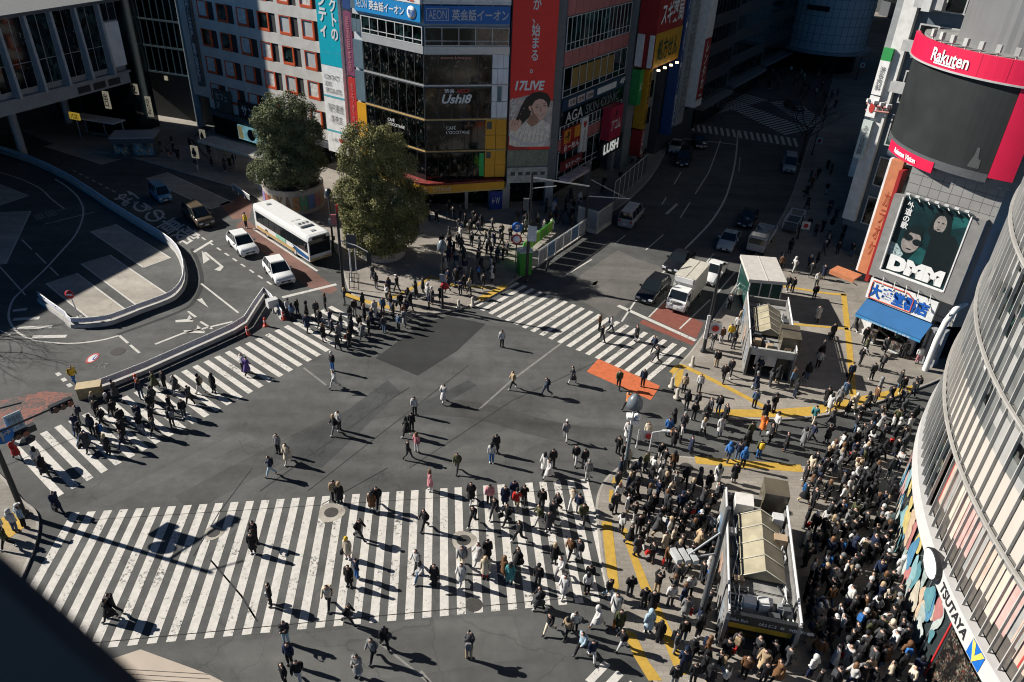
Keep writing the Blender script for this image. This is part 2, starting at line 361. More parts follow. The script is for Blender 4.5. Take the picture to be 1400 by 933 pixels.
# asphalt repairs and coloured surfacing
sheet('asphalt_patch', [[(513, 490), (577, 443), (612, 432), (664, 443), (625, 480), (571, 514)]], 1, ASPH2, 'dark rectangular asphalt repair in the middle of the crossing', 'road')
sheet('asphalt_patch', [[(365, 625), (395, 603), (470, 565), (530, 520), (548, 536), (495, 588), (440, 640)], [(560, 560), (640, 520), (652, 527), (575, 570)]], 1.3, surface('patched_asphalt', (.052, .054, .053), .3), 'long darker band of patched asphalt across the crossing', 'road')
TRED = surface('tyre_darkened_asphalt', (.064, .064, .06), .35, crack=False); TREL = surface('sun_bleached_asphalt', (.096, .096, .09), .25, crack=True)
sheet('asphalt_patch', band(smooth([(250, 690), (420, 600), (520, 560), (640, 560), (760, 590), (860, 600)]), 2.0), .6, TRED, 'tyre darkened tracks sweeping over the middle of the crossing', 'road', px=False)
sheet('asphalt_patch', [[(120, 690), (330, 590), (352, 600), (150, 692)], [(560, 640), (760, 560), (800, 575), (640, 655)], [(300, 880), (560, 850), (700, 842), (720, 900), (500, 933), (330, 933)]], .3, TREL, 'paler bleached rectangles of older asphalt on the crossing', 'road')
SEAM = surface('tar_seam', (.03, .03, .031), .2, crack=False)
sheet('tar_seam', band([(355, 672), (520, 555), (560, 530)], .07)+band([(440, 690), (530, 640)], .06)+band([(420, 672), (640, 500)], .05)+band([(0, 640), (200, 560)], .05)+band([(120, 880), (840, 812)], .05)+band([(110, 712), (800, 668)], .04)+band([(265, 760), (300, 700), (345, 640)], .06)+band([(288, 766), (330, 815), (352, 850)], .09)+band([(560, 640), (700, 548), (870, 470)], .05), 2, SEAM, 'thin dark tar seams between asphalt lanes of the crossing', 'road', px=False)
sheet('road_surface', [[(845, 342), (869, 354), (917, 369), (895, 395), (862, 412), (838, 436), (770, 397), (800, 372)]], 1, surface('pale_asphalt', (.12, .114, .104), .2), 'pale concrete-like road surface before the far zebra crossing', 'road')
sheet('lane_surface', [[(334, 298), (352, 312), (462, 396), (452, 402), (418, 392), (340, 330), (322, 310)], [(330, 268), (345, 280), (341, 300), (318, 300), (300, 280)]], 1, BRICK, 'reddish brown surfacing of the bus lane beside the bus', 'road')
sheet('lane_surface', [[(0, 548), (60, 535), (100, 538), (93, 548), (60, 560), (40, 580), (0, 592)]], 1, SALM, 'worn salmon road surfacing under the signal arm', 'road')
sheet('lane_surface', [[(802, 508.6), (818, 491), (902.5, 528), (889.6, 547.6)]], 3, ORNG, 'bright orange painted rectangle beside the far zebra crossing', 'road marking')
sheet('lane_surface', [[(887, 434), (906, 414), (962, 442), (952, 463)], [(879, 437), (950, 467), (947, 473), (874, 442)], [(812, 386), (818, 384), (815, 390), (809, 390)]], 1, REDP, 'brick red lane surfacing under the white box truck', 'road marking')
# white lines of the street on the right
q = band([(845, 418), (951, 466)], .42)+band(smooth([(1009, 180), (1006, 215), (1000, 245), (990, 275), (970, 306), (939, 338)]), .22)
q += band([(850, 440), (868, 413), (913, 366), (939, 338)], .17)+band(smooth([(1130, 240), (1075, 300), (976, 348)]), .01)
q += band([(976, 347), (959, 367)], .14)+band([(971, 410), (929, 450)], .14)+band([(887, 434), (910, 410)], .14)+band([(1005, 372), (980, 402)], .14)
q += dashes([(931, 236), (905, 280)], .14, 5, 5)+dashes([(969, 236), (930, 298)], .14, 9, 3)+band([(907, 321), (883, 342)], .14)+band([(855, 322), (841, 333)], .14)+band([(809, 355), (771, 378)], .16)
q += band([(926, 279), (911, 293)], .3)+band([(936, 190), (1008, 198)], .3)+dashes(smooth([(945, 0), (955, 30), (975, 85), (978, 112)]), .3, 60, .1)+dashes([(932, 30), (944, 80), (956, 112)], .3, 6, 6)
q += dashes(smooth([(985, 192), (977, 215), (969, 236)]), .14, 6, 4)+band([(1010, 235), (1012, 215)], .1)
sheet('lane_line', q, 2, WLINE, 'white lane lines and stop lines of the street on the right', px=False)
# lines of the bus rotary on the left
q = band(smooth([(75, 245), (92, 256), (108, 272), (114, 292), (104, 320), (82, 346), (60, 370), (34, 394), (18, 410), (12, 428), (14, 441), (24, 454), (46, 465), (92, 470), (135, 466), (163, 459)]), .18)
q += dashes(smooth([(0, 236), (28, 245), (55, 258), (70, 272), (88, 286)]), .14, 5, .3)+band([(60, 307), (130, 290)], .12)+dashes([(30, 328), (80, 377)], .12, 3, 1)+band([(0, 365), (35, 404)], .13)+dashes([(163, 459), (178, 472), (192, 484)], .2, 1.6, .5)
q += band([(275, 388), (326, 428)], .18)+band([(212, 471), (250, 456), (318, 440)], .22)+band([(257, 426), (268, 434)], .2)+band([(274, 440), (290, 450)], .2)
q += band([(346, 313), (434, 371)], .25)+dashes([(276, 325), (372, 390)], .18, .8, .8)+dashes([(100, 233), (200, 285), (276, 325)], .16, .8, .8)+band([(386, 407), (460, 389)], .4)
q += band([(18, 425), (37, 423)], .45)+band([(18, 437), (54, 435)], .45)+band([(24, 449), (71, 447)], .45)+band([(44, 461), (91, 460)], .45)+band([(452, 372), (432, 362)], .01)
q += dashes([(78, 510), (100, 532)], .3, .5, .5)+band([(0, 452), (14, 458)], .1)
q += [[g2(*p) for p in ((277, 345), (282, 345), (306, 365), (301, 371), (293, 369), (301, 364))], [g2(*p) for p in ((276, 343), (287, 355), (278, 361))]]
q += [[g2(*p) for p in ((269, 410), (276, 408), (285, 421))]]+[[g2(*p) for p in ((240, 438), (263, 436), (264, 440), (240, 441))], [g2(*p) for p in ((256, 436), (259, 431), (265, 439))], [g2(*p) for p in ((251, 452), (278, 452), (280, 456), (252, 455))], [g2(*p) for p in ((268, 452), (270, 445), (281, 454))]]
sheet('lane_line', q, 2, WLINE, 'white lane lines and arrows of the bus rotary on the left', px=False)
q = band([(230, 560), (0, 700)], .01)
q = band([(596, 463), (720, 470)], .01)+band([(580, 520), (770, 466)], .01)
sheet('lane_line', band([(520, 880), (586, 933)], .12)+band([(415, 503), (446, 527)], .16)+band([(575, 918), (592, 938)], .16)+band([(700, 520), (767, 470)], .2)+band([(655, 560), (700, 520)], .16), 2, FLINE, 'faint old white lines crossing the middle of the junction', px=False)
# pale concrete parking bays in the rotary, each with its white outline
for i, (b, lab) in enumerate([([(124, 317), (158, 307), (233, 353), (196, 366)], 'upper long concrete parking bay, half in sunlight'),
        ([(111, 361), (150, 349), (228, 402), (187, 418)], 'middle concrete parking bay with a sunlit end'), ([(63, 388), (105, 374), (176, 427), (132, 444)], 'lowest concrete parking bay beside the no-entry sign'),
        ([(-40, 292), (42, 289), (8, 361), (-40, 366)], 'dark concrete bay at the left edge of the rotary'), ([(-20, 244), (39, 268), (-20, 288)], 'pointed concrete bay at the far left edge'),
        ([(200, 244), (228, 236), (318, 277), (288, 286)], 'shaded concrete bus bay behind the blue van'), ([(60, 200), (80, 196), (172, 216), (140, 225)], 'shaded concrete bay in front of the raised station building')]):
    e = empty('parking_bay'); struct(e, lab, 'parking bay')
    q = W(b); mb = MB(); A = q if sum(q[k][0]*q[(k+1) % len(q)][1]-q[(k+1) % len(q)][0]*q[k][1] for k in range(len(q))) > 0 else q[::-1]
    mb.add([(x, y, .004) for x, y in A], [tuple(range(len(A)))]); mb.build('concrete', BAYC, e)
    ml = MB()
    for a in band(A+[A[0]], .15, world=True): ml.add([(x, y, .012) for x, y in a], [(0, 1, 2, 3)])
    ml.build('outline', WLINE, e)
# road lettering and the painted round sign
def roadtxt(s, a, b, c, label, m=WLINE, vert=False):
    """lettering painted on the road: a = lower left pixel, b = lower right, c = upper left"""
    A = g(*a, .012); B = g(*b, .012); C_ = g(*c, .012); e = empty('road_lettering', A); struct(e, label, 'road marking')
    txt(e, s, A, (B-A).normalized(), (C_-A).normalized(), (B-A).length, (C_-A).length, m, vert=vert, th=0, bold=.015)
roadtxt('一般車のりば', (178, 260), (152, 272), (292, 330), 'white Japanese lettering painted along the shaded lane by the median', vert=True)
roadtxt('一般車', (95, 289), (50, 303), (88, 281), 'faint lettering painted in the shaded rotary', FLINE)
e = empty('road_lettering', g(126, 491)); struct(e, 'round red and blue no-U-turn sign painted on the asphalt', 'road marking')
c0 = g(126.5, 490)
def disc(r0, r1, z, m, nm):
    mb = MB(); n = 28; vs = []
    for k in range(n):
        a = 2*math.pi*k/n
        for r in (r0, r1): vs.append((c0.x+r*math.cos(a)*.95, c0.y+r*math.sin(a)*1.75, z))
    mb.add(vs, [(2*k, 2*k+1, (2*k+3) % (2*n), (2*k+2) % (2*n)) for k in range(n)]); mb.build(nm, m, e, world=True)
disc(.0, .42, .008, M('sign_white_road', (.55, .55, .55)), 'disc'); disc(.3, .42, .012, M('sign_red_road', (.4, .07, .06)), 'ring')
txt(e, 'U', g(125, 492.5, .016), (1, 0, 0), (0, 1, 0), .24, .7, M('sign_blue_road', (.03, .06, .25)), th=0, bold=.03, name='symbol')
txt(e, 'バス', g(126, 504, .014), (1, 0, 0), (0, 1, 0), .9, .9, FLINE, th=0)
# manhole covers, with pale worn rings
def manhole(x, y, r, ring, lab):
    c = g(x, y, .0); z = Z1 if y in (482, 641.5) else 0; e = empty('manhole_cover', (c.x, c.y, z)); tag(e, lab, 'manhole')
    mb = MB(); mb.lathe([(r, .0), (r, .016), (0, .018)], 24, smooth=False); mb.build('lid', M('cast_iron', (.05, .047, .043), .6, .3, 9), e)
    if ring:
        mb = MB(); n = 24; vs = []
        for k in range(n):
            a = 2*math.pi*k/n; rr = ring*(1+.08*math.sin(3*a+1))
            vs += [(r*math.cos(a), r*math.sin(a), .014), (rr*math.cos(a), rr*math.sin(a), .014)]
        mb.add(vs, [(2*k, 2*k+1, (2*k+3) % (2*n), (2*k+2) % (2*n)) for k in range(n)]); mb.build('ring', BAYC, e)
manhole(453, 701, .42, .78, 'iron manhole cover with a pale ring among the middle zebra stripes')
manhole(634, 739, .42, .72, 'iron manhole cover with a pale ring on the right half of the near zebra')
manhole(292, 729, .36, .55, 'manhole cover in the signal shadow on the near zebra crossing')
manhole(648, 827, .45, 0, 'dark iron manhole cover at the lower edge of the near zebra crossing')
manhole(161, 481, .55, 0, 'dark manhole cover in the rotary road by the white barrier')
manhole(970, 482, .4, 0, 'manhole cover on the pavement below the black banner pole')
manhole(938, 641.5, .45, 0, 'dark oval manhole cover beside the yellow strip near the lamp post')
# ---------------------------------------------------------------- buildings
class Fac:
    """a facade plane: ground point P0, horizontal direction ang; u along, z up, o outward (towards the viewer)"""
    def __init__(s, P0, ang):
        s.P = Vector(P0); s.P.z = 0; a = R(ang); s.d = Vector((math.cos(a), math.sin(a), 0)); s.n = Vector((s.d.y, -s.d.x, 0))
        if s.n.dot(-s.P) < 0: s.n = -s.n
    def uz(s, x, y):
        r = (g(x, y)-CAM); t = (s.P-CAM).dot(s.n)/r.dot(s.n); q = CAM+r*t
        return (q-s.P).dot(s.d), q.z
    def pt(s, u, z, o=0): return s.P+s.d*u+s.n*o+Vector((0, 0, z))
    def box(s, mb, u0, u1, z0, z1, o0=0, o1=.1, mi=0):
        return mb.obox(s.pt(u0, z0, o0), s.d*(u1-u0), s.n*(o1-o0), Vector((0, 0, z1-z0)), mi)
    def rect(s, a, b):
        (u0, z0), (u1, z1) = s.uz(*a), s.uz(*b); return min(u0, u1), max(u0, u1), min(z0, z1), max(z0, z1)
    def text(s, par, t, u0, u1, z0, z1, o, m, **k):
        # reading direction: to the viewer's right
        ex = s.d if s.d.cross(Vector((0, 0, 1))).dot(s.n) > 0 else -s.d
        P = s.pt(u0 if ex == s.d else u1, z0, o)
        return txt(par, t, P, ex, (0, 0, 1), u1-u0, z1-z0, m, **k)
def building(name, label, P, cat='building', group=None):
    return empty(name, (P[0], P[1], 0), 0, label, cat, group)
def sign(name, label, fac, u0, u1, z0, z1, o0, o1, m, cat='sign', group=None):
    c = fac.pt((u0+u1)/2, z0, (o0+o1)/2); e = empty(name, c, 0, label, cat, group)
    mb = MB(); fac.box(mb, u0, u1, z0, z1, o0, o1); mb.build('panel', m, e, world=True); return e
def winrow(fac, par, u0, u1, z0, z1, n, fm, gm, o=.06, fw_=.07, mid=None, name='window'):
    """a band of n panes in one frame: a part with its panes as sub-part"""
    mb = MB(); fac.box(mb, u0, u1, z0, z0+fw_, .003, o); fac.box(mb, u0, u1, z1-fw_, z1, .003, o)
    for i in range(n+1):
        u = u0+(u1-u0-fw_)*i/n; fac.box(mb, u, u+fw_, z0+fw_, z1-fw_, .003, o)
    if mid: fac.box(mb, u0, u1, z0+(z1-z0)*mid, z0+(z1-z0)*mid+fw_*.8, .004, o*.9)
    f = mb.build(name, fm, par, world=True)
    mb = MB(); fac.box(mb, u0+.02, u1-.02, z0+.02, z1-.02, .002, o*.45); mb.build('pane', gm, f, world=True)
    return f
INT1 = shopglass('shop_interior_glass', [(.02, .02, .019), (.04, .037, .033), (.07, .063, .055), (.015, .03, .022), (.16, .145, .13)], 1.5, .7)
OFFG = shopglass('office_window_glass', [(.02, .05, .05), (.03, .07, .07), (.05, .09, .085)], .6, .3)
TEALG = shopglass('teal_window_glass', [(.03, .09, .09), (.05, .13, .125), (.02, .06, .06)], .7, .15)
BLIND = M('window_blind', (.42, .44, .43), .7, .1, 1.2); CURT = M('window_curtain', (.6, .58, .53), .8, .25, 3)
panelg = M('grey_cladding_panel', (.5, .52, .53), .55, .1, .7); panelw = M('pale_cladding_panel', (.72, .73, .74), .5, .1, .7)
ochre = M('ochre_panel', (.62, .3, .015), .45, .1, .6); gold = M('gold_trim', (.5, .34, .14), .4, .1); bluep = M('blue_grey_panel', (.09, .14, .17), .5, .15, .6)
silver = M('silver_trim', (.5, .5, .49), .35, .08, metal=.3)
txw = M('white_lettering', (.75, .75, .73), .5, .03); txk = M('black_lettering', (.02, .02, .022), .5, .05); txg = M('grey_lettering', (.2, .2, .2), .5, .05)
roofm = M('roof_membrane', (.22, .22, .21), .85, .25, .8, bump=.2)
# ---- corner shop building with the glass corner -------------------------------------------------
CP = g(584, 291); FR = Fac(CP, 12.5); FL = Fac(CP, 142.7)
HB = 35.0; uR = 8.75; uL = 10.6; uG = 6.95
B = building('corner_shop_building', 'corner building of dark glass floors with pale panels and ochre lower storeys', CP)
zs = [3.25, 6.95, 10.32, 13.82, 17.1, 19.8]
back = [FR.pt(0, 0, -.35), FR.pt(uR, 0, -.35), FR.pt(uR, 0, -14), FL.pt(uL, 0, -14), FL.pt(uL, 0, -.35)]
i0 = FR.pt(0, 0, -.35); 
mb = MB(); mb.prism([(FR.pt(.1, 0, -.4)+FL.n*0)[:2], FR.pt(uR, 0, -.3)[:2], FR.pt(uR, 0, -14)[:2], FL.pt(uL, 0, -12)[:2], FL.pt(uL, 0, -.3)[:2]], 4.0, HB); mb.build('wall', [panelg], B, world=True)
mb = MB(); mb.prism([FR.pt(1.2, 0, -2.2)[:2], FR.pt(uR, 0, -2.2)[:2], FR.pt(uR, 0, -13)[:2], FL.pt(uL, 0, -11)[:2], FL.pt(uL, 0, -2.2)[:2]], 0, 4.0); mb.build('ground_floor_wall', INT1, B, world=True)
# storey glass, right face then left face
for k in range(1, 5):
    z0, z1 = zs[k-1]+(.35 if k == 1 else .16), zs[k]-.14
    if k == 4: z1 = 16.9
    if k > 1 or True:
        winrow(FR, B, .03, uG-(.0 if k > 1 else .6), z0, z1, 5, black if k < 3 else dgrey, INT1, .05, .04)
        winrow(FL, B, .03, 9.0 if k > 1 else 8.2, z0, z1, 7, black if k < 3 else dgrey, INT1, .05, .04)
for k, (z, m, h) in enumerate([(6.95, gold, .14), (10.32, gold, .16), (13.82, silver, .16), (17.25, silver, .7)]):
    mb = MB(); FR.box(mb, -.02, uR, z-.03 if k < 3 else 16.93, z+h-.03 if k < 3 else 17.7, -.2, .1); FL.box(mb, .0, 9.05, z-.03 if k < 3 else 16.95, z+h-.03 if k < 3 else 17.72, -.2, .11)
    mb.build('storey_band', m, B, world=True)
# pale panels right of the glass, ochre below
mb = MB()
for k, (z0, z1) in enumerate([(10.5, 12.15), (12.2, 13.78), (14.0, 15.5), (15.55, 16.9)]):
    for j in range(3): FR.box(mb, uG+.06+j*.58, uG+.06+j*.58+.55, z0, z1, -.2, .06)
mb.build('cladding', panelw, B, world=True)
mb = MB(); FR.box(mb, uG+.66, uG+1.1, 12.2, 13.75, .06, .075); mb.build('vent_panel', bluep, B, world=True)
mb = MB()
for k, (z0, z1) in enumerate([(3.95, 5.3), (5.34, 6.88), (7.12, 8.6), (8.64, 10.25)]):
    for j in range(2): FR.box(mb, uG-.55+j*1.15+.02, uG-.55+j*1.15+1.12, z0, z1, -.2, .055)
    FR.box(mb, uG+1.78, uR, z0, z1, -.2, .054)
mb.build('ochre_cladding', ochre, B, world=True)
mb = MB()
for z0, z1 in [(3.95, 6.88), (7.12, 10.25)]: FL.box(mb, 9.1, uL, z0, z1, -.2, .05)
mb.build('ochre_side_cladding', ochre, B, world=True)
mb = MB(); FR.box(mb, uG-.4, uG+.15, 9.3, 10.1, .055, .07); FR.box(mb, uG-.4, uG+.1, 6.1, 6.8, .055, .07); mb.build('grille', dgrey, B, world=True)
mb = MB(); FR.box(mb, uG-1.15, uG-.62, 4.1, 6.7, .06, .09); mb.build('green_poster', M('green_poster', (.02, .36, .09), .5), B, world=True)
mb = MB()
for z0, z1 in [(10.5, 13.7), (14, 16.9), (17.7, 19), (20, 24)]: FL.box(mb, 9.1, uL, z0, z1, -.2, .045)
mb.build('side_panel', bluep, B, world=True)
# office floors above
for f in range(6):
    z0 = 17.75+f*3.4
    if z0+3.2 > HB: break
    winrow(FR, B, .1, uR-.1, z0, z0+(1.75 if f == 0 else 2.5), 5, lgrey, OFFG, .12, .07, .25)
    winrow(FL, B, .1, 9.0, z0, z0+(1.75 if f == 0 else 2.5), 7, lgrey, OFFG, .12, .08, .25)
    winrow(FL, B, 9.2, uL-.1, z0, z0+1.75, 2, dgrey, OFFG, .05, .05)
mb = MB(); FR.box(mb, .05, uR, 21.6, 22.2, -.2, .1); FL.box(mb, .05, 9, 21.6, 22.2, -.2, .1); mb.build('spandrel', white, B, world=True)
# ground floor: fascia, pillars, doors
mb = MB()
arc = [(FL.pt(6.5, 0, 1.0))[:2], FL.pt(3, 0, 1.1)[:2], (CP+(FR.n+FL.n).normalized()*1.35+FL.d*.6)[:2], (CP+(FR.n+FL.n).normalized()*1.35+FR.d*.6)[:2], FR.pt(2.6, 0, 1.1)[:2], FR.pt(4.4, 0, .9)[:2], FR.pt(uR, 0, .5)[:2], FR.pt(uR, 0, -2)[:2], FL.pt(uL, 0, -2)[:2], FL.pt(uL, 0, .8)[:2]]
mb.prism(arc, 2.62, 2.78, 0); mb.build('canopy', gold, B, world=True)
mb = MB(); mb.prism([Vector(p)*.985+Vector(CP[:2])*.015 for p in arc], 2.782, 3.55); fas = mb.build('fascia', ochre, B, world=True)
mb = MB(); mb.prism([Vector(p)*.97+Vector(CP[:2])*.03 for p in arc], 3.552, 3.8); mb.build('planting_ledge', M('dark_red_ledge', (.16, .02, .015), .6, .5, 3), B, world=True)
mb = MB()
for u, o in [(4.3, -.6), (7.0, -1), (8.55, -.4)]: FR.box(mb, u, u+.35, 0, 2.7, o, o+.35)
for u in (2.5, 5.5, 9): FL.box(mb, u, u+.4, 0, 2.7, -1, -.6)
mb.build('pillar', grey, B, world=True)
mb = MB(); FR.box(mb, 4.8, 7.0, .12, 2.5, -2.15, -2.05); FL.box(mb, 1, 5, .12, 2.5, -2.15, -2.05); mb.build('shop_window', INT1, B, world=True)
mb = MB(); mb.prism([p[:2] for p in (FR.pt(.3, 0, -.8), FR.pt(uR-.3, 0, -.8), FR.pt(uR-.3, 0, -13), FL.pt(uL-.3, 0, -11), FL.pt(uL-.3, 0, -.8))], HB+.003, HB+.25); mb.build('roof', roofm, B, world=True)
for t, f, u0, u1, z0, z1 in [("L'OCCITANE", FR, -.8, 2.6, 2.9, 3.4), ("CAFÉ\nL'OCCITANE", FR, 2.2, 4.7, 8.85, 9.75), ("CAFÉ\nL'OCCITANE", FL, 3.0, 5.6, 8.75, 9.6)]:
    o = 1.16 if t[0] == 'L' else .09; f.text(B, t, u0, u1, z0, z1, o, M('cream_lettering', (.62, .55, .42), .5, .05) if o > 1 else txw, bold=.01)
FR.text(B, 'Ushi8', 1.75, 4.9, 12.05, 13.0, .09, txw, bold=.03, shear=.3); FR.text(B, '渋谷', 2.0, 3.1, 13.1, 13.55, .09, txw, bold=.02)
FR.text(B, 'BEEF', 3.4, 4.7, 13.15, 13.5, .09, M('red_lettering', (.45, .04, .03), .5), bold=.02); FR.text(B, 'moto kitchen', 1.7, 4.8, 16.5, 16.75, .09, M('salmon_lettering', (.5, .2, .15), .5), bold=.02)
sgb = M('sign_blue', (.012, .13, .42), .45, .05); sgb_lit = M('sign_blue_lit', (.01, .24, .55), .45, .05); teal = M('sign_teal', (.0, .4, .5), .45, .04)  # one sign blue, sunlit copy brighter: light on the left face painted in
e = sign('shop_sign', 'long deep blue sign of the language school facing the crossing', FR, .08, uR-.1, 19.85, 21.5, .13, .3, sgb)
FR.text(e, '英会話イーオン', 2.8, 8.5, 20.15, 21.2, .32, M('pale_lettering', (.5, .53, .55), .5), bold=.02); FR.text(e, 'AEON', .5, 2.3, 20.3, 21.1, .32, M('pale_lettering'), bold=.0)
mb = MB(); FR.box(mb, .3, 2.5, 20.15, 20.2, .3, .32); FR.box(mb, .3, 2.5, 21.2, 21.25, .3, .32); FR.box(mb, .3, .35, 20.2, 21.2, .3, .32); FR.box(mb, 2.45, 2.5, 20.2, 21.2, .3, .32); mb.build('border', M('pale_lettering'), e, world=True)
e = sign('shop_sign', 'sunlit bright blue sign of the language school on the left face', FL, .1, 9.6, 19.9, 21.5, .13, .3, sgb_lit)
FL.text(e, '英会話イーオン', 2.3, 7.4, 20.25, 21.15, .32, txw, bold=.02); FL.text(e, 'AEON', 7.7, 9.4, 20.3, 21.1, .32, M('pale_lettering'))
mb = MB(); c = FL.pt(1.25, 20.7, .33); mb.lathe([(.0, 0), (.62, 0), (.62, .02), (0, .02)], 20)
mb.v = [tuple(c+FL.d*v[0]+Vector((0, 0, v[1]))+FL.n*v[2]) for v in mb.v]; mb.build('logo_disc', txw, e, world=True)
FL.text(e, '駅前', .8, 1.7, 20.4, 21.0, .37, sgb, bold=.02)
e = sign('poster_board', 'white board of orange-red lettering above the sunlit blue sign', FL, .1, 6.8, 21.55, 24, .12, .3, white)
FL.text(e, '進学塾校', .6, 6.5, 21.7, 23.8, .32, M('vermilion_lettering', (.6, .1, .05), .5), bold=.05)
# blue board at the corner shop entrance
e = sign('entrance_board', 'dark blue board with a white emblem at the shop entrance', FR, 7.05, 8.5, .15, 2.3, .1, .18, M('deep_blue', (.01, .035, .25), .5)); FR.text(e, '←W', 7.3, 8.2, .8, 1.6, .2, txw)
# ---- advertisement tower -----------------------------------------------------------------------
TP = FR.pt(uR+.12, 0); FT = Fac(TP, 12.5); tw = 4.75
FS = Fac(FT.pt(tw+.95, 0), 59.2)
B = building('advert_tower_building', 'tall grey tower with pink striped office floors along the shaded street', FT.pt(3, 0))
mb = MB(); mb.prism([FT.pt(0, 0, -.1)[:2], FT.pt(tw+.9, 0, -.1)[:2], FS.pt(16.2, 0, -.1)[:2], FS.pt(16.2, 0, -9)[:2], FT.pt(0, 0, -13.7)[:2]], 3.2, 32.5); mb.build('wall', M('dark_tower_wall', (.12, .13, .135), .6), B, world=True)
mb = MB(); mb.prism([FT.pt(.5, 0, -2)[:2], FT.pt(tw, 0, -2)[:2], FS.pt(16, 0, -2)[:2], FS.pt(16, 0, -9)[:2], FT.pt(0.5, 0, -13)[:2]], 0, 3.2); mb.build('ground_floor_wall', INT1, B, world=True)
mb = MB(); FT.box(mb, 0, .5, 0, 3.2, -.6, -.1); FT.box(mb, tw-.1, tw+.8, 0, 3.2, -.9, -.1); FS.box(mb, 9, 9.6, 0, 3.2, -.8, -.2); FS.box(mb, 15.5, 16.2, 0, 3.2, -.8, -.2); mb.build('pillar', grey, B, world=True)
mb = MB(); FT.box(mb, .05, tw-.1, 3.25, 5.0, -.1, .25); mb.build('balcony', M('weathered_white', (.4, .4, .38), .7, .3, 2), B, world=True)
mb = MB()
for k in range(5): FT.box(mb, .45+k*.85, .95+k*.85, 4.1, 4.5, .25, .27)
mb.build('vent_slot', dgrey, B, world=True)
mb = MB(); FT.box(mb, .05, tw-.1, 5.05, 6.9, -.1, .0); mb.build('louvre', M('grey_green_louvre', (.2, .22, .17), .6, .3, 3), B, world=True)
# advert banner: photograph stand-in painted with simple shapes
z0, z1 = 7.0, 30.0
e = sign('advert_banner', 'huge red banner advertisement with a smiling woman on the tower', FT, .06, tw, z0, z1, -.05, .22, M('banner_red', (.74, .028, .02), .5, .04), 'advertisement')
def flat(par, name, fac, pts, o, m):
    n = Vector((0, 0, 0)); q = [fac.pt(u, z, o) for u, z in pts]
    nn = (q[1]-q[0]).cross(q[2]-q[0])
    A = sum(pts[i][0]*pts[(i+1) % len(pts)][1]-pts[(i+1) % len(pts)][0]*pts[i][1] for i in range(len(pts)))
    mb = MB(); ok = fac.d.cross(Vector((0, 0, 1))).dot(fac.n)*A > 0
    mb.add(q, [tuple(range(len(q))) if ok else tuple(range(len(q)-1, -1, -1))]); return mb.build(name, m, par, world=True)
def ell(cu_, cz, a, b, n=18, rot=0, t0=0, t1=360):
    return [(cu_+a*math.cos(R(t))*math.cos(rot)-b*math.sin(R(t))*math.sin(rot), cz+a*math.cos(R(t))*math.sin(rot)+b*math.sin(R(t))*math.cos(rot)) for t in [t0+(t1-t0)*i/n for i in range(n)]]
skinp = M('printed_skin', (.72, .45, .34), .5, .1, 2); hairp = M('printed_hair', (.015, .01, .01), .5); shirtp = M('printed_shirt', (.78, .7, .61), .5, .22, 3)
flat(e, 'backdrop', FT, [(.06, 7.3), (tw, 7.3), (tw, 12.2), (3.5, 12.6), (2.2, 12.9), (.06, 12.4)], .225, M('printed_backdrop', (.5, .42, .38), .5, .3, 1.2))
flat(e, 'printed_red_corner', FT, [(.06, 7.0), (2.6, 7.0), (1.2, 7.6), (.06, 8.6)], .232, M('printed_dark_red', (.4, .03, .03), .5))
flat(e, 'printed_hair_shape', FT, [(.5, 9.9), (.9, 9.3), (2.3, 10.6), (2.5, 11.6), (4.35, 11.6), (4.5, 12.4), (4.1, 13.0), (3.3, 13.25), (2.5, 13.1), (1.8, 12.6), (1.3, 11.7), (.95, 10.7)], .24, hairp)
flat(e, 'printed_neck', FT, [(2.35, 10.9), (3.1, 10.5), (3.4, 9.8), (2.6, 9.5), (2.0, 10.0)], .246, M('printed_shade', (.38, .2, .13), .5, .2, 2))
flat(e, 'printed_body', FT, [(.15, 7.6), (.9, 7.35), (3.9, 7.35), (4.6, 8.4), (4.6, 9.8), (3.7, 10.25), (3.0, 9.7), (2.5, 9.5), (1.9, 10.1), (1.2, 9.4), (.2, 9.2)], .25, shirtp)
flat(e, 'printed_collar', FT, [(1.95, 10.1), (2.5, 9.5), (2.75, 9.0), (2.3, 9.2)], .2525, M('printed_pale')) if 'printed_pale' in MATS else None
flat(e, 'printed_ear', FT, ell(2.3, 11.5, .16, .3, 10, .3), .251, skinp)
flat(e, 'printed_face', FT, [(2.4, 11.9), (2.38, 11.3), (2.6, 10.8), (2.95, 10.4), (3.35, 10.2), (3.7, 10.3), (3.98, 10.7), (4.14, 11.2), (4.18, 11.75), (4.05, 12.2), (3.6, 12.55), (3.0, 12.6), (2.6, 12.35)], .2515, skinp)
flat(e, 'printed_cheek', FT, [(2.4, 11.7), (2.38, 11.3), (2.6, 10.8), (2.95, 10.4), (3.35, 10.2), (3.1, 10.6), (2.75, 11.0), (2.6, 11.5)], .2525, M('printed_shade'))
flat(e, 'printed_fringe', FT, [(2.3, 11.6), (2.45, 12.4), (3.0, 12.95), (3.8, 12.85), (4.3, 12.3), (4.3, 11.6), (4.12, 12.05), (3.7, 12.4), (3.25, 12.5), (2.75, 12.25), (2.5, 11.8)], .2535, hairp)
flat(e, 'printed_hand', FT, [(.15, 9.2), (.9, 9.0), (1.3, 9.6), (1.45, 10.1), (1.2, 10.35), (.9, 10.2), (.75, 10.45), (.5, 10.5), (.2, 10.3), (.06, 9.8)], .262, skinp)
for k in range(3): flat(e, 'printed_finger', FT, [(.3+k*.3, 9.75), (.38+k*.3, 9.72), (.55+k*.3, 10.3), (.48+k*.3, 10.33)], .2635, M('printed_shade'))
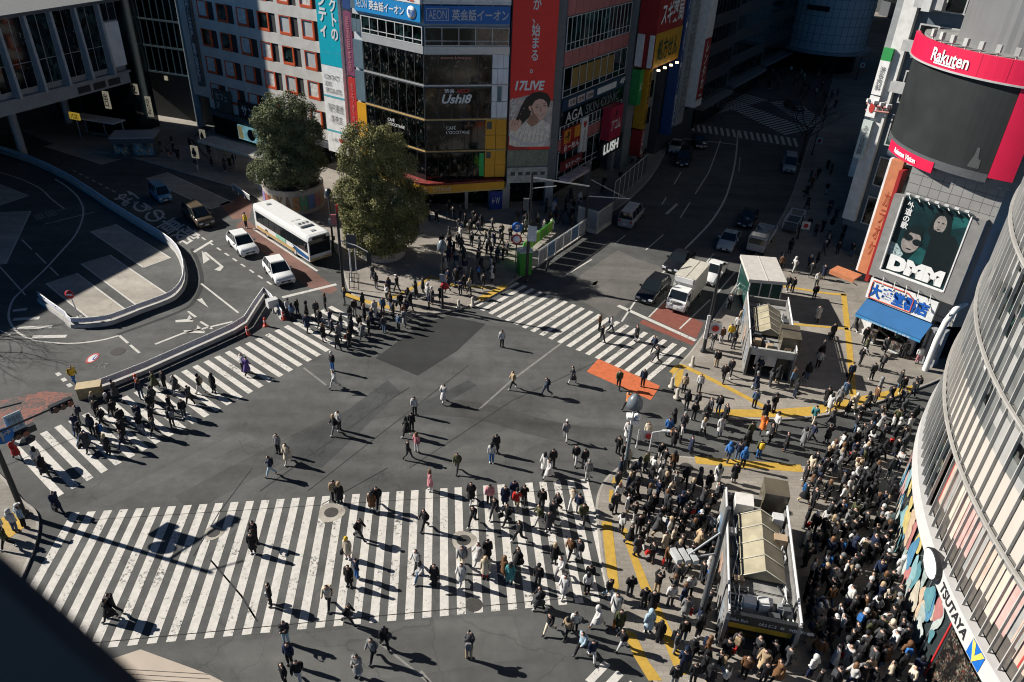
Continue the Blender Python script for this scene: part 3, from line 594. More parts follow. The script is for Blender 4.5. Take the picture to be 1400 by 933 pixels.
for cx_, cz_ in ((3.0, 11.6), (3.85, 11.75)):
    flat(e, 'printed_eye', FT, ell(cx_, cz_, .16, .055, 10, .15), .2545, M('printed_lash', (.03, .02, .018), .5)); flat(e, 'printed_brow', FT, [(cx_-.22, cz_+.2), (cx_, cz_+.29), (cx_+.2, cz_+.24), (cx_, cz_+.24)], .2545, M('printed_lash'))
flat(e, 'printed_nose', FT, [(3.42, 11.6), (3.5, 11.6), (3.62, 11.2), (3.46, 11.13), (3.34, 11.2)], .2545, M('printed_nose_tone', (.45, .25, .17), .5))
flat(e, 'printed_lips', FT, [(3.0, 10.9), (3.25, 10.75), (3.5, 10.7), (3.75, 10.82), (3.9, 11.0), (3.7, 10.93), (3.45, 10.9), (3.2, 10.92)], .2545, M('printed_lip', (.5, .14, .12), .5))
flat(e, 'printed_smile', FT, [(3.12, 10.88), (3.3, 10.8), (3.5, 10.77), (3.78, 10.94), (3.5, 10.89)], .2555, M('printed_teeth', (.75, .7, .68), .5))
for k in range(9): flat(e, 'printed_confetti', FT, ell(.3+(k*.83) % 1.5, 10.9+(k*.57) % 1.7, .09, .05, 6, k), .2455, M('printed_confetti_%d' % (k % 3), [(.55, .2, .35), (.3, .35, .55), (.6, .5, .3)][k % 3], .5))
for k in range(7): flat(e, 'printed_pleat', FT, [(.9+k*.5, 7.5), (.96+k*.5, 7.5), (1.5+k*.42, 9.4), (1.46+k*.42, 9.4)], .2505+k*.0002, M('printed_fold', (.44, .36, .28), .5))
flat(e, 'printed_ribbon', FT, [(.1, 8.5), (1.5, 7.6), (3, 7.45), (4.6, 7.9), (4.6, 8.15), (3, 7.75), (1.5, 7.95), (.1, 8.9)], .264, M('printed_pale', (.6, .58, .56), .5, .2, 5))
FT.text(e, 'シブヤ', .1, .75, 10.3, 12.6, .25, txw, vert=True, bold=.02)
FT.text(e, '私が、始まる。', 2.05, 2.95, 15.1, 23.6, .24, txw, vert=True, bold=.015); FT.text(e, '17LIVE', .55, 3.75, 13.35, 14.35, .24, txw, bold=.035, shear=.2)
# pink and teal office floors of the street side
pink = M('pink_spandrel', (.42, .15, .14), .6, .12, .7)
def rowz(a, b): return FS.uz(*a)[1], FS.uz(*b)[1]
uS = 15.9
for z0, z1, m in [(20.6, 22.1, pink), (15.6, 17.1, pink), (25.4, 26.9, pink), (30.2, 31.7, pink), (6.6, 7.8, pink)]:
    mb = MB(); n = 10
    for j in range(n): FS.box(mb, .15+j*uS/n, .12+(j+1)*uS/n-.06, z0, z1, -.1, .06)
    mb.build('spandrel', m, B, world=True)
for z0, z1, m, n in [(17.15, 20.5, TEALG, 16), (22.15, 25.3, TEALG, 16), (27, 30.1, TEALG, 16), (12.4, 15.5, OFFG, 9), (3.4, 6.5, OFFG, 9), (7.9, 9.3, TEALG, 16)]:
    winrow(FS, B, .15, uS, z0, z1, n, lgrey, m, .09, .07, .22)
mb = MB()
for j in range(1, 7): FS.box(mb, .25+j*uS/9, .05+(j+1)*uS/9-.1, 13.2, 15.2, .046, .06)
mb.build('window_film', M('ochre_window_film', (.26, .17, .05), .6), B, world=True)
e = sign('shop_sign', 'dark blue shop fascia with white panels and a 4F mark on the street side', FS, .2, uS, 11.0, 12.3, .1, .3, M('dark_blue_fascia', (.02, .05, .09), .5))
for k in range(3): mb = MB(); FS.box(mb, 1.2+k*2.1, 2.9+k*2.1, 11.3, 12.1, .3, .33); mb.build('name_panel', M('pale_pink_panel', (.55, .45, .42), .5), e, world=True); FS.text(e, '宝飾', 1.4+k*2.1, 2.7+k*2.1, 11.45, 11.95, .345, txk)
mb = MB(); FS.box(mb, 8.2, 13.2, 11.3, 12.0, .3, .33); mb.build('white_panel', white, e, world=True); FS.text(e, '4F', 14.1, 15.7, 11.4, 12.1, .33, txw, bold=.02)
e = sign('shop_sign', 'row of large letters along the glass band of the street side', FS, .2, uS, 9.4, 10.9, .1, .2, OFFG)
FS.text(e, 'AGA', .9, 5.0, 9.55, 10.75, .24, M('grey_white_lettering', (.5, .52, .5), .5), bold=.02); FS.text(e, 'SKIN CLINIC', 5.6, 14.5, 9.6, 10.7, .24, M('dim_grey_lettering', (.14, .16, .16), .5), bold=.02)
e = sign('shop_sign', 'orange and red restaurant sign board on the pink building', FS, .6, 4.6, 6.3, 8.9, .1, .35, M('dark_red_board', (.3, .02, .02), .5))
mb = MB(); FS.box(mb, .7, 2.2, 7.3, 8.8, .35, .37); FS.box(mb, 3.1, 4.5, 7.5, 8.8, .35, .37); mb.build('orange_panel', M('orange_panel', (.6, .25, .03), .5), e, world=True); FS.text(e, '一味', .9, 2.0, 7.45, 8.65, .385, txk, bold=.03); FS.text(e, 'らーめん', .8, 4.4, 6.45, 7.15, .37, txw, bold=.03)
e = sign('shop_sign', 'narrow white vertical sign with a red ribbon beside the orange board', FS, 4.75, 6.3, 5.2, 9.3, .1, .4, white); FS.text(e, '♥', 5.1, 5.9, 8.1, 8.9, .42, M('red_lettering')); FS.text(e, '美容外科', 5.25, 5.8, 5.4, 7.9, .42, txg, vert=True)
e = sign('shop_sign', 'large glossy red sign with white lettering jutting over the street', FS, 10.2, 13.6, 5.6, 9.5, .3, 1.4, M('glossy_red_board', (.42, .03, .06), .3)); FS.text(e, 'アコム', 10.6, 13.2, 6.7, 8.0, 1.42, txw, bold=.03); FS.text(e, 'J', 11.2, 11.9, 8.3, 9.1, 1.42, txk, bold=.04)
e = sign('shop_sign', 'black fascia with bold white lit lettering over the shaded shopfront', FS, 10, 15.9, 3.3, 5.3, .3, .7, black); FS.text(e, 'LUSH', 10.6, 14.8, 3.6, 4.9, .72, M('lit_white_lettering', (.8, .8, .76), .5, emit=.25), bold=.05)
e = sign('shop_sign', 'dark red fascia with gold brand lettering near the tower corner', FS, .3, 5.2, 4.3, 5.4, .3, .6, M('maroon_board', (.16, .02, .02), .5)); FS.text(e, 'モスバーガー', 1, 4.8, 4.5, 5.1, .62, txw, bold=.02)
e = sign('shop_awning', 'pale striped awning with red edge under the maroon fascia', FS, .3, 5.6, 3.2, 3.6, .3, 1.6, M('striped_awning', (.5, .4, .4), .6, .4, 4), 'awning')
# ---- yellow and red drug store beyond ------------------------------------------------------------
FD = Fac(FS.pt(16.6, 0, .6), 59.2)
B = building('drug_store_building', 'narrow building with yellow and dark red drug store signs', FD.pt(4, 0))
mb = MB(); mb.prism([FD.pt(0, 0)[:2], FD.pt(8.5, 0)[:2], FD.pt(8.5, 0, -10)[:2], FD.pt(0, 0, -10)[:2]], 0, 36); mb.build('wall', M('grey_concrete_wall', (.2, .22, .22), .7), B, world=True)
for z in (4.5, 8, 22, 25.5, 29): winrow(FD, B, 2, 8, z, z+2.4, 5, grey, OFFG)
e = sign('billboard', 'dark red and yellow billboard of the drug store, lamps along its foot', FD, .1, 8.4, 13.2, 21.5, .2, 2.6, M('dark_red_board'), 'billboard')
mb = MB(); FD.box(mb, .12, 8.38, 13.3, 17.2, 2.6, 2.65); mb.build('yellow_half', M('amber_board', (.5, .27, .02), .5), e, world=True)
mb = MB(); FD.box(mb, -.06, .09, 13.3, 17.0, .3, 1.2); FD.box(mb, -.07, .08, 13.3, 17.0, 1.9, 2.5); mb.build('white_stripe', white, e, world=True)
FD.text(e, 'スギ薬局', .8, 7.8, 18.0, 20.6, 2.68, txw, bold=.02); FD.text(e, '処方せん', .9, 7.4, 13.9, 16.5, 2.68, M('dark_green_lettering', (.02, .06, .03), .5), bold=.02)
for u in (1, 3, 5, 7):
    mb = MB(); c = FD.pt(u, 13.0, 3.1); mb.box(c, (.35, .35, .2)); mb.build('floodlight', M('floodlight_glow', (1, .75, .4), .5, emit=2.5), e, world=True)
e = sign('shop_sign', 'amber vertical sign with black characters under the billboard', FD, 2.2, 3.2, 5.2, 12.6, .1, 1.5, M('amber_board')); FD.text(e, '処方せん可', 2.35, 3.05, 5.5, 12.4, 1.53, txk, vert=True, bold=.02)
e = sign('shop_sign', 'maroon vertical sign with white characters close to the street', FD, 2.2, 3.2, 1.6, 5.0, .1, 1.5, M('dark_red_board')); FD.text(e, 'スギ薬局', 2.35, 3.05, 1.8, 4.9, 1.53, txw, vert=True, bold=.02)
e = sign('shop_sign', 'plain green vertical sign at the edge of the drug store', FD, .1, 1.2, 8.6, 12.9, .1, 1.2, M('mid_green_board', (.03, .28, .07), .5)); FD.text(e, '31', .3, 1.0, 10.4, 11.2, 1.22, txw)
# ---- vertical sign buildings further along the street --------------------------------------------
FV = Fac(FD.pt(9, 0, 1), 59.2)
B = building('sign_clad_building', 'dark narrow building clad in tall vertical sign strips', FV.pt(5, 0))
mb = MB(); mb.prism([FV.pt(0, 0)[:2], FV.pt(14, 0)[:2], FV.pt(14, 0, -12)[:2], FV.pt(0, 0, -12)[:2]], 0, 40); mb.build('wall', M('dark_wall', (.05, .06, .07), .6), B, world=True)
for z in range(4, 38, 4): winrow(FV, B, 5, 13.5, z, z+2.4, 7, dgrey, OFFG)
for lab, u0, u1, z0, z1, o, m, t, tm in [('tall dark blue vertical sign strip beside the drug store', .3, 1.4, 3, 30, 1.6, M('navy_board', (.02, .06, .2), .5), 'カラオケ館', txw),
        ('tall grey vertical sign strip with blue circle mark', 1.8, 4.4, 4, 26, 1.8, M('grey_sign_board', (.34, .37, .39), .5), '◎渋谷眼科医院', txg),
        ('white vertical tax-free sign strip with red panels over the dark street', 5, 7.6, 6, 34, 3.0, white, '', txw)]:
    e = sign('vertical_sign', lab, FV, u0, u1, z0, z1, .2, o, m)
    if t: FV.text(e, t, u0+.25, u1-.25, z0+1, z1-2, o+.02, tm, vert=True, bold=.02)
    else:
        for a, b, s_ in [(7, 15, 'レンタカー'), (22, 33, 'Tax-Free')]:
            mb = MB(); FV.box(mb, 5.05, 7.55, a, b, o, o+.03); mb.build('red_panel', M('dark_red_board'), e, world=True)
            FV.text(e, s_, 5.7, 6.9, a+.4, b-.4, o+.05, txw, vert=True, bold=.03)
# farther row on the left of the street
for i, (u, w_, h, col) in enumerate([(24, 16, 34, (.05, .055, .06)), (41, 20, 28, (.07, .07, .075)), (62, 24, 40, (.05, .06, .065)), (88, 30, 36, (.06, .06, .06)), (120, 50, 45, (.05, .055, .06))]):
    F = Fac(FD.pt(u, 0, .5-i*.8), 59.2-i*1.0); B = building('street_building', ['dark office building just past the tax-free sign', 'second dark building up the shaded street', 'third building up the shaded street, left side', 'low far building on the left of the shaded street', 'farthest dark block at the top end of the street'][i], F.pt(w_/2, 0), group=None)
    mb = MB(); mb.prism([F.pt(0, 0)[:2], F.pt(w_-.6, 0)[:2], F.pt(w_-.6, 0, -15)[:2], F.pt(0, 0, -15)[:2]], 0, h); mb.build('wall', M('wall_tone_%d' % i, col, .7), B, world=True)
    for z in range(4, h-3, 4): winrow(F, B, 1, w_-1.5, z, z+2.3, 8, dgrey, OFFG)
    mb = MB(); F.box(mb, .5, w_-1, .2, 3, .02, .3); mb.build('shopfront', INT1, B, world=True)
    mb = MB(); F.box(mb, .5, w_-1, 3.05, 3.5, .02, 1.4); mb.build('awning', M('dull_awning', (.16, .17, .17), .6), B, world=True)
# ---- white office building with orange window frames ----------------------------------------------
WP = g(475, 240); FW = Fac(WP, -33)
B = building('white_office_building', 'white office building with rows of orange framed windows', FW.pt(-9, 0))
wallw = M('white_tile_wall', (.55, .53, .49), .7, .1, .8); orf = M('orange_window_frame', (.55, .085, .022), .5, .1); drk = M('dark_recess', (.03, .03, .03), .7)
UW0 = -25.5
mb = MB(); mb.prism([FW.pt(UW0, 0, -.25)[:2], FW.pt(2.6, 0, -.25)[:2], FW.pt(2.6, 0, -12)[:2], FW.pt(UW0, 0, -12)[:2]], 0, 31); mb.build('wall', wallw, B, world=True)
# piers and spandrels stand proud, the windows sit in the recess between them
px_ = 3.85; fl = 3.42; zb = 5.0
mb = MB()
for f in range(7): FW.box(mb, UW0+.01, 1.2, zb+f*fl-1.22, zb+f*fl+.02, -.2, 0)
for i in range(8):
    u = -2.4-i*px_; FW.box(mb, max(u, UW0+.02), u+.62 if i else 1.19, zb+.03, zb+6*fl, -.2, -.015)
mb.build('facade_grid', wallw, B, world=True)
for f in range(6):
    for i in range(7):
        u1 = -2.45-i*px_; u0 = u1-(px_-.62)+.05; z0 = zb+f*fl+.03; z1 = z0+fl-1.27
        if u0 < UW0: continue
        rnd = random.random()
        mb = MB(); b = u0+1.95
        FW.box(mb, u0+.1, b, z0, z0+.3, -.2, .02); FW.box(mb, b-.14, b+.06, z0, z1-.02, -.2, .03); FW.box(mb, u0+.1, b, z1-.1, z1-.02, -.2, .0); FW.box(mb, u0+.02, u0+.12, z0, z1-.02, -.2, .0)
        o = mb.build('window', orf, B, world=True)
        mb = MB(); FW.box(mb, u0+.13, b-.15, z0+.31, z1-.11, -.2, -.1); mb.build('pane', CURT if rnd < .38 else (BLIND if rnd < .6 else OFFG), o, world=True)
        mb = MB(); FW.box(mb, b+.07, u1-.02, z0+.02, z1-.02, -.2, -.12); mb.build('louvre', drk, o, world=True)
mb = MB(); FW.box(mb, UW0+.05, 1.1, 2.9, 3.6, -.2, .35); mb.build('shop_canopy', dgrey, B, world=True)
mb = MB(); FW.box(mb, UW0+.05, 1.1, .2, 2.85, -.22, -.05); mb.build('shopfront', INT1, B, world=True)
mb = MB(); mb.prism([FW.pt(UW0+.4, 0, -.7)[:2], FW.pt(2.2, 0, -.7)[:2], FW.pt(2.2, 0, -11.6)[:2], FW.pt(UW0+.4, 0, -11.6)[:2]], 31.003, 31.3); mb.build('roof', roofm, B, world=True)
u0, u1 = -2.35, 1.05
e = sign('contact_lens_sign', 'tall teal and white contact lens sign on the white office building', FW, u0, u1, 2.8, 27, .05, .5, M('sign_bright_white', (.82, .82, .8), .5))
mb = MB(); FW.box(mb, u0+.004, u1-.004, 13.05, 26.98, .5, .52); mb.build('teal_panel', teal, e, world=True)
FW.text(e, 'コンタクトの', -.25, .85, 15.9, 24.6, .54, txw, vert=True, bold=.03); FW.text(e, 'アイシティ', -2.0, -.75, 16.1, 23.9, .54, txw, vert=True, bold=.04)
FW.text(e, 'CONTACT\nLENS\nSPECIALISTS', -1.95, .65, 9.95, 12.0, .52, txg, bold=.0)
mb = MB()
for z in (9.4, 5.3): FW.box(mb, u0+.01, u1-.01, z, z+.22, .5, .515)
for uu, zz in ((-1.8, 14.4), (-.1, 14.5)): FW.box(mb, uu, uu+1.2, zz, zz+.05, .52, .53)
mb.build('stripe', M('stripe_teal', (.1, .42, .5), .5), e, world=True)
FW.text(e, '隠形眼鏡', -1.7, .7, 7.7, 8.7, .52, txg, bold=-.005); FW.text(e, '専売店', -1.4, .4, 6.4, 7.35, .52, txg, bold=-.005)
FW.text(e, '♥♥', -.4, .9, 4.1, 4.7, .52, M('red_lettering')); FW.text(e, 'い和', -1.6, -.6, 4.15, 4.6, .52, txg); FW.text(e, '♥', -.2, .1, 3.2, 3.45, .52, M('red_lettering'))
for lab, u0, u1, z0, z1, m, t in [('dark blue vertical sign right of the contact lens sign', 1.9, 3.0, 19.5, 26, M('navy_board'), ''), ('faded purple vertical sign between two buildings', 1.9, 3.0, 12.5, 19.2, M('purple_board', (.22, .06, .12), .5), '居酒屋本店'), ('narrow red vertical sign low between the two buildings', 1.95, 3.0, 6.5, 12.2, M('bright_red_board', (.5, .03, .03), .5), 'カラオケ')]:
    e = sign('vertical_sign', lab, FW, u0, u1, z0, z1, .3, .6, m)
    if t: FW.text(e, t, u0+.3, u1-.3, z0+.5, z1-.5, .62, M('pale_red_lettering', (.5, .2, .2), .5), vert=True)
e = empty('drain_pipe', FW.pt(3.3, 0, .4), 0, 'white vertical pipe down the gap beside the corner building', 'pipe'); mb = MB(); mb.tube([FW.pt(3.3, 4, .4), FW.pt(3.3, 26, .4)], .12); mb.build('pipe', white, e, world=True)
e = sign('vertical_sign', 'tall white-lettered vertical sign at the left edge of the white office building', FW, UW0-1.3, UW0-.2, 6.5, 27, -.2, .4, dgrey)
FW.text(e, '渋谷駅前会館法律事務所', UW0-1.15, UW0-.35, 7, 25.5, .42, M('pale_lettering'), vert=True, bold=.03)
e = sign('shop_sign', 'black shop fascia with white sandwich shop lettering behind the left tree', FW, -19, -10.5, 3.65, 5.9, .1, .4, black); FW.text(e, 'サンドラッグ', -18.3, -11, 4.1, 5.5, .42, txw, bold=.02)
e = sign('video_screen', 'lit screen showing an animated face beside the left tree', FW, -19.5, -14.5, .8, 2.7, .4, .6, M('screen_glow', (.2, .42, .46), .4, .35, 1.2, emit=.35), 'screen')
mb = MB(); c = FW.pt(-16.8, 1.75, .62); flat(e, 'picture', FW, ell(-16.8, 1.75, .8, .75), .61, M('screen_dark', (.03, .04, .05), .4)); flat(e, 'picture_side', FW, [(-19.4, .9), (-18.4, .9), (-18.6, 2.6), (-19.4, 2.6)], .61, M('screen_sand', (.4, .33, .15), .5, .3, 2, emit=.2))
e = sign('shop_sign', 'small framed sign boards at the left end of the white building', FW, -24, -20.5, 3.7, 6.6, .1, .35, M('dark_green_board', (.04, .06, .055), .6)); FW.text(e, 'カフェ\n2F', -23.6, -21, 4.2, 6.2, .37, M('pale_lettering'))
# ---- raised station building on the left (its roof shades the rotary) -----------------------------
SP = g(178, 112, 7); SP.z = 0; FN = Fac(SP, 70.0)
B = building('station_building', 'raised grey station building with vertical fins over dark windows', FN.pt(-20, 0))
conp = M('grey_concrete_panel', (.27, .28, .285), .75, .12, .6); UN = -50
mb = MB(); mb.prism([FN.pt(UN, 0)[:2], FN.pt(.1, 0)[:2], FN.pt(.1, 0, -22)[:2], FN.pt(UN, 0, -22)[:2]], 6.9, 8.4); mb.prism([FN.pt(UN, 0, -.3)[:2], FN.pt(.1, 0, -.3)[:2], FN.pt(.1, 0, -22)[:2], FN.pt(UN, 0, -22)[:2]], 8.4, 17.0); mb.build('wall', conp, B, world=True)
mb = MB(); FN.box(mb, UN, .15, 8.3, 8.55, -.2, .35); 
for i in range(14):
    u = -1.6-i*3.5
    FN.box(mb, u-1.75, u-1.7, 7.0, 8.3, 0, .012)
mb.build('ledge', conp, B, world=True)
mb = MB(); mb.prism([FN.pt(UN, 0, .9)[:2], FN.pt(.3, 0, .9)[:2], FN.pt(.3, 0, -22.3)[:2], FN.pt(UN, 0, -22.3)[:2]], 17.0, 17.35); mb.build('roof', M('pale_roof_slab', (.1, .105, .11), .8, .1), B, world=True)
for i in range(14):
    u = -3.0-i*3.45
    mb = MB(); mb.add([FN.pt(u, 8.55, .95), FN.pt(u+.34, 8.55, .95), FN.pt(u+.34, 8.55, -.3), FN.pt(u, 8.55, -.3), FN.pt(u, 17.0, .55), FN.pt(u+.34, 17.0, .55), FN.pt(u+.34, 17.0, -.3), FN.pt(u, 17.0, -.3)], [(3, 2, 1, 0), (4, 5, 6, 7), (0, 1, 5, 4), (1, 2, 6, 5), (2, 3, 7, 6), (3, 0, 4, 7)]); mb.build('fin', M('fin_concrete', (.36, .37, .375), .7), B, world=True)
    winrow(FN, B, u+.42-3.45 if i < 13 else u-2, u-.06, 9.2, 16.9, 2, grey, INT1 if i % 2 else OFFG, .03, .08, .36)
mb = MB(); FN.box(mb, -2.5, .1, 9.2, 14.6, -.28, .05); mb.build('pale_panels', M('pale_cladding_panel'), B, world=True)
winrow(FN, B, -2.45, .05, 14.7, 16.9, 2, grey, INT1, .03, .08)
mb = MB()
for k in range(3): FN.box(mb, -8.3+k*2.4, -6.4+k*2.4, 7.15, 7.95, 0, .04)
mb.build('vent_grille', drk, B, world=True)
mb = MB(); FN.box(mb, UN, 3, 0, 6.88, -22, -15); mb.build('undercroft_shade_wall', M('undercroft_shade_dark', (.03, .032, .034), .8), B, world=True)  # dark wall added to darken the bright space under the station
for u, o in [(-13.5, -6), (-26, -6), (-40, -6), (-1, -12), (-30, -16)]:
    c = FN.pt(u, 0, o); mb = MB(); mb.lathe([(.5, .1), (.5, 6.9)], 14, c); mb.build('column', grey, B, world=True)
mb = MB(); FN.box(mb, .12, 3.7, .1, 52, -30, -.2); mb.build('shade_tower', glz_ if False else shopglass('dark_teal_curtain_glass', [(.012, .03, .035), (.02, .045, .05), (.008, .02, .024)], .35, .25), B, world=True)  # block added for its shadow on the white office facade, rising out of frame
e = empty('hanging_sign', g(146, 137, 5.5), 0, 'pale lit hanging sign under the raised station building', 'sign')
# glass block with tube columns
colb = g(276, 173); GP = g(172.6, 49.3, 13.5); GP.z = 0
FG = Fac((colb.x, colb.y, 0), 180-19.4)
B = building('glass_station_block', 'dark glass block with tubular columns beside the fin building', FG.pt(5, 0))
glz = shopglass('dark_teal_curtain_glass', [(.012, .03, .035), (.02, .045, .05), (.008, .02, .024)], .35, .25)
mb = MB(); mb.prism([FG.pt(-.2, 0, -.5)[:2], FG.pt(13, 0, -.5)[:2], FG.pt(13, 0, -15)[:2], FG.pt(-.2, 0, -15)[:2]], 6.5, 33); mb.build('wall', glz, B, world=True)
mb = MB(); FG.box(mb, -3, 14, .1, 6.4, -14, -1.2); mb.build('ground_floor_wall', M('undercroft_shade_dark'), B, world=True)  # dark wall added to stop sunlight passing under the glass block
for k in range(7):
    winrow(FG, B, -.1, 12.9, 6.6+k*3.6, 10.1+k*3.6, 8, M('teal_frame', (.06, .1, .115), .5), glz, -.38+.0, .08, .5) if False else None
mb = MB()
for k in range(8): FG.box(mb, -.2, 13, 6.6+k*3.5, 6.85+k*3.5, -.5, -.36)
for k in range(12): FG.box(mb, -.15+k*1.15, -.07+k*1.15, 6.85, 33, -.5, -.38)
mb.build('mullions', M('teal_frame', (.08, .13, .15), .5), B, world=True)
for u, o in [(0, .1), (8.8, -2)]: mb = MB(); mb.lathe([(.55, .1), (.55, 33)], 16, FG.pt(u, 0, o)); mb.build('column', M('teal_grey_column', (.22, .27, .29), .5), B, world=True)
# bus shelter, kiosk and signs under the station
def lit_sign(x, y, z, w_, h, m, lab, t=None, tm=None, name='hanging_sign', pole=True):
    c = g(x, y, z); e = empty(name, (c.x, c.y, 0 if pole else z), 0, lab, 'sign'); mb = MB(); mb.box((c.x, c.y, z), (w_, .18, h), R(-20)); mb.build('panel', m, e, world=True)
    if pole: mb = MB(); mb.tube([(c.x, c.y+.2, 0), (c.x, c.y+.2, z+h/2)], .05); mb.build('pole', grey, e, world=True)
    if t:
        ex = Vector((math.cos(R(-20)), math.sin(R(-20)), 0)); n = Vector((ex.y, -ex.x, 0)); txt(e, t, c-ex*w_*.36+n*.1-Vector((0, 0, h*.38)), ex, (0, 0, 1), w_*.72, h*.76, tm, bold=.03, vert=len(t) > 1 and h > w_)
    return e
glow = M('warm_sign_glow', (.6, .53, .38), .5, emit=.16); bpy.data.objects.remove(bpy.data.objects['hanging_sign'])
lit_sign(146, 137, 5.6, .9, 2.2, glow, 'pale lit hanging sign under the station, left of the columns', '出口', txk, pole=False)
lit_sign(184, 122, 5.9, 1.1, 1.4, glow, 'small lit sign at the corner of the raised station building', '2', txk, pole=False)
lit_sign(204, 146, 5.0, .8, 2.6, glow, 'lit white hanging sign beside the inner tube column', 'のりば', txk, pole=False)
lit_sign(102, 159, 3.6, 1.7, .9, M('yellow_sign_glow', (.6, .4, .05), .5, emit=.25), 'yellow bus stop sign board over a dark red panel', 'バス', txk)
lit_sign(266, 208, 2.4, 1.0, 1.5, glow, 'white tilted sign board in the shade under the office building', '♣', txk)
lit_sign(277, 186, 2.6, .8, 1.6, glow, 'white sign board by the dark passage', '♠', txk)
lit_sign(227, 107, 6, .5, .6, glow, 'tiny lit sign on the dark glass block', None, None, pole=False)
e = empty('bus_shelter', g(140, 190), R(-18), 'dark bus shelter with a pale flat roof under the station', 'shelter')
mb = MB(); mb.box((0, 0, 2.7), (7.2, 2.2, .14)); mb.build('roof', lgrey, e)
for x in (-3.2, 0, 3.2): mb = MB(); mb.box((x, .8, 1.32), (.14, .14, 2.6)); mb.build('post', grey, e)
mb = MB(); mb.box((0, .85, 1.4), (6.2, .04, 1.9)); mb.build('back_panel', glassd, e)
mb = MB(); mb.box((0, .4, .45), (4, .4, .08)); mb.box((-1.6, .4, .2), (.1, .3, .42)); mb.box((1.6, .4, .2), (.1, .3, .42)); mb.build('bench', grey, e)
e = empty('ticket_kiosk', g(190, 212), R(12), 'small dark kiosk wrapped in a colourful cartoon-like mural band', 'kiosk')
mb = MB(); mb.box((0, 0, 1.3), (5, 3, 2.6)); mb.build('cabin', dgrey, e); mb = MB(); mb.box((0, 0, 2.68), (5.4, 3.4, .16)); mb.build('roof', grey, e)
mb = MB(); mb.box((0, -1.52, 1.2), (4.6, .03, 1.5)); mb.build('mural', shopglass('kiosk_mural', [(.1, .35, .5), (.5, .45, .35), (.12, .2, .3), (.45, .3, .05), (.1, .3, .42)], 1.6, .02, .6), e)
# bus stop canopy in front of the white building
e = empty('bus_stop_canopy', g(335, 235), R(-31), 'long flat bus stop canopy roof half in the sun behind the bus', 'shelter')
mb = MB(); mb.box((0, 0, 2.9), (13, 2.3, .18)); mb.build('roof', M('canopy_roof', (.28, .3, .3), .6, .2), e); mb = MB(); mb.box((0, -1.19, 2.85), (13.04, .08, .34)); mb.build('gutter', M('cream_trim', (.6, .54, .44), .5), e)
for x in (-5.5, -2, 1.5, 5): mb = MB(); mb.tube([(x, .3, .1), (x, .3, 2.8)], .07); mb.build('post', grey, e)
e = empty('ticket_booth', g(368, 262), R(-31), 'white ticket booth at the right end of the bus stop canopy', 'booth')
mb = MB(); mb.box((0, 0, 1.15), (2.4, 1.3, 2.3)); mb.build('cabin', lgrey, e); mb = MB(); mb.box((0, 0, 2.36), (2.6, 1.5, .12)); mb.build('roof', white, e); mb = MB(); mb.box((-.3, -.66, 1.5), (1.3, .03, .9)); mb.build('window', glassd, e)
# ---- bookshop building with curved red-banded screen ----------------------------------------------
BP = g(1178, 459); FB = Fac(BP, -46.2)
B = building('bookshop_building', 'grey tiled building with a curved dark screen under a crimson band', FB.pt(3, 0))
tile = M('grey_tile_wall', (.25, .245, .235), .6, .1, .6); uB = 7.2
crim = M('crimson_band', (.6, .013, .058), .4, .05, .5)
mb = MB(); mb.prism([FB.pt(.1, 0, -.9)[:2], FB.pt(uB-1.3, 0, -.9)[:2], FB.pt(uB+2, 0, -8)[:2], FB.pt(1.2, 0, -14)[:2]], 0, 3.8); mb.build('ground_floor_wall', INT1, B, world=True)
mb = MB(); mb.prism([FB.pt(-.35, 0, 0)[:2], FB.pt(uB-.9, 0, 0)[:2], FB.pt(uB+1.5, 0, -3)[:2], FB.pt(uB+2.5, 0, -9)[:2], FB.pt(1.2, 0, -14)[:2]], 3.8, 15.2); mb.build('wall', tile, B, world=True)
mb = MB()
for k in range(9): FB.box(mb, -.3, uB-.95, 13.0+k*.0+k*.72-.7 if k < 4 else 4.2+k*.01, 13.03+k*.72-.7 if k < 4 else 4.22+k*.01, 0, .004)
for k in range(8): FB.box(mb, .6+k*.75, .62+k*.75, 12.9, 15.1, 0, .005)
mb.build('tile_joints', drk, B, world=True)
# cylinder segment: screen 15.8-22.2, band 22.2-24
cc = Vector((38.6, 59.3, 0)); RC = 9.0; an = 195
def cyl(par, nm, r, a0, a1, z0, z1, m, n=24, th=.15):
    mb = MB(); vs = []
    for i in range(n+1):
        a = R(a0+(a1-a0)*i/n)
        for rr in (r, r-th):
            vs += [(cc.x+rr*math.cos(a), cc.y+rr*math.sin(a), z0), (cc.x+rr*math.cos(a), cc.y+rr*math.sin(a), z1)]
    fs = []
    for i in range(n):
        a = 4*i; b = a+4; fs += [(a, b, b+1, a+1), (a+2, a+3, b+3, b+2), (a+1, b+1, b+3, a+3), (a, a+2, b+2, b)]
    fs += [(0, 1, 3, 2), (4*n, 4*n+2, 4*n+3, 4*n+1)]
    mb.add(vs, fs, 0, False); return mb.build(nm, m, par, world=True)
mb = MB(); pr = [(cc.x+(RC-.3)*math.cos(R(an-50+i*116/24)), cc.y+(RC-.3)*math.sin(R(an-50+i*116/24))) for i in range(25)]+[tuple(FB.pt(uB+1, 0, -10)[:2]), tuple(FB.pt(.6, 0, -13)[:2])]
mb.prism(pr, 15.203, 23.5); mb.build('drum', M('drum_wall', (.2, .2, .2), .6), B, world=True)
scr = cyl(B, 'screen', RC, 158, 231, 16.1, 22.1, M('dark_led_screen', (.022, .025, .025), .5, .2, .5, spec=.25))
sf = MB(); sv = []
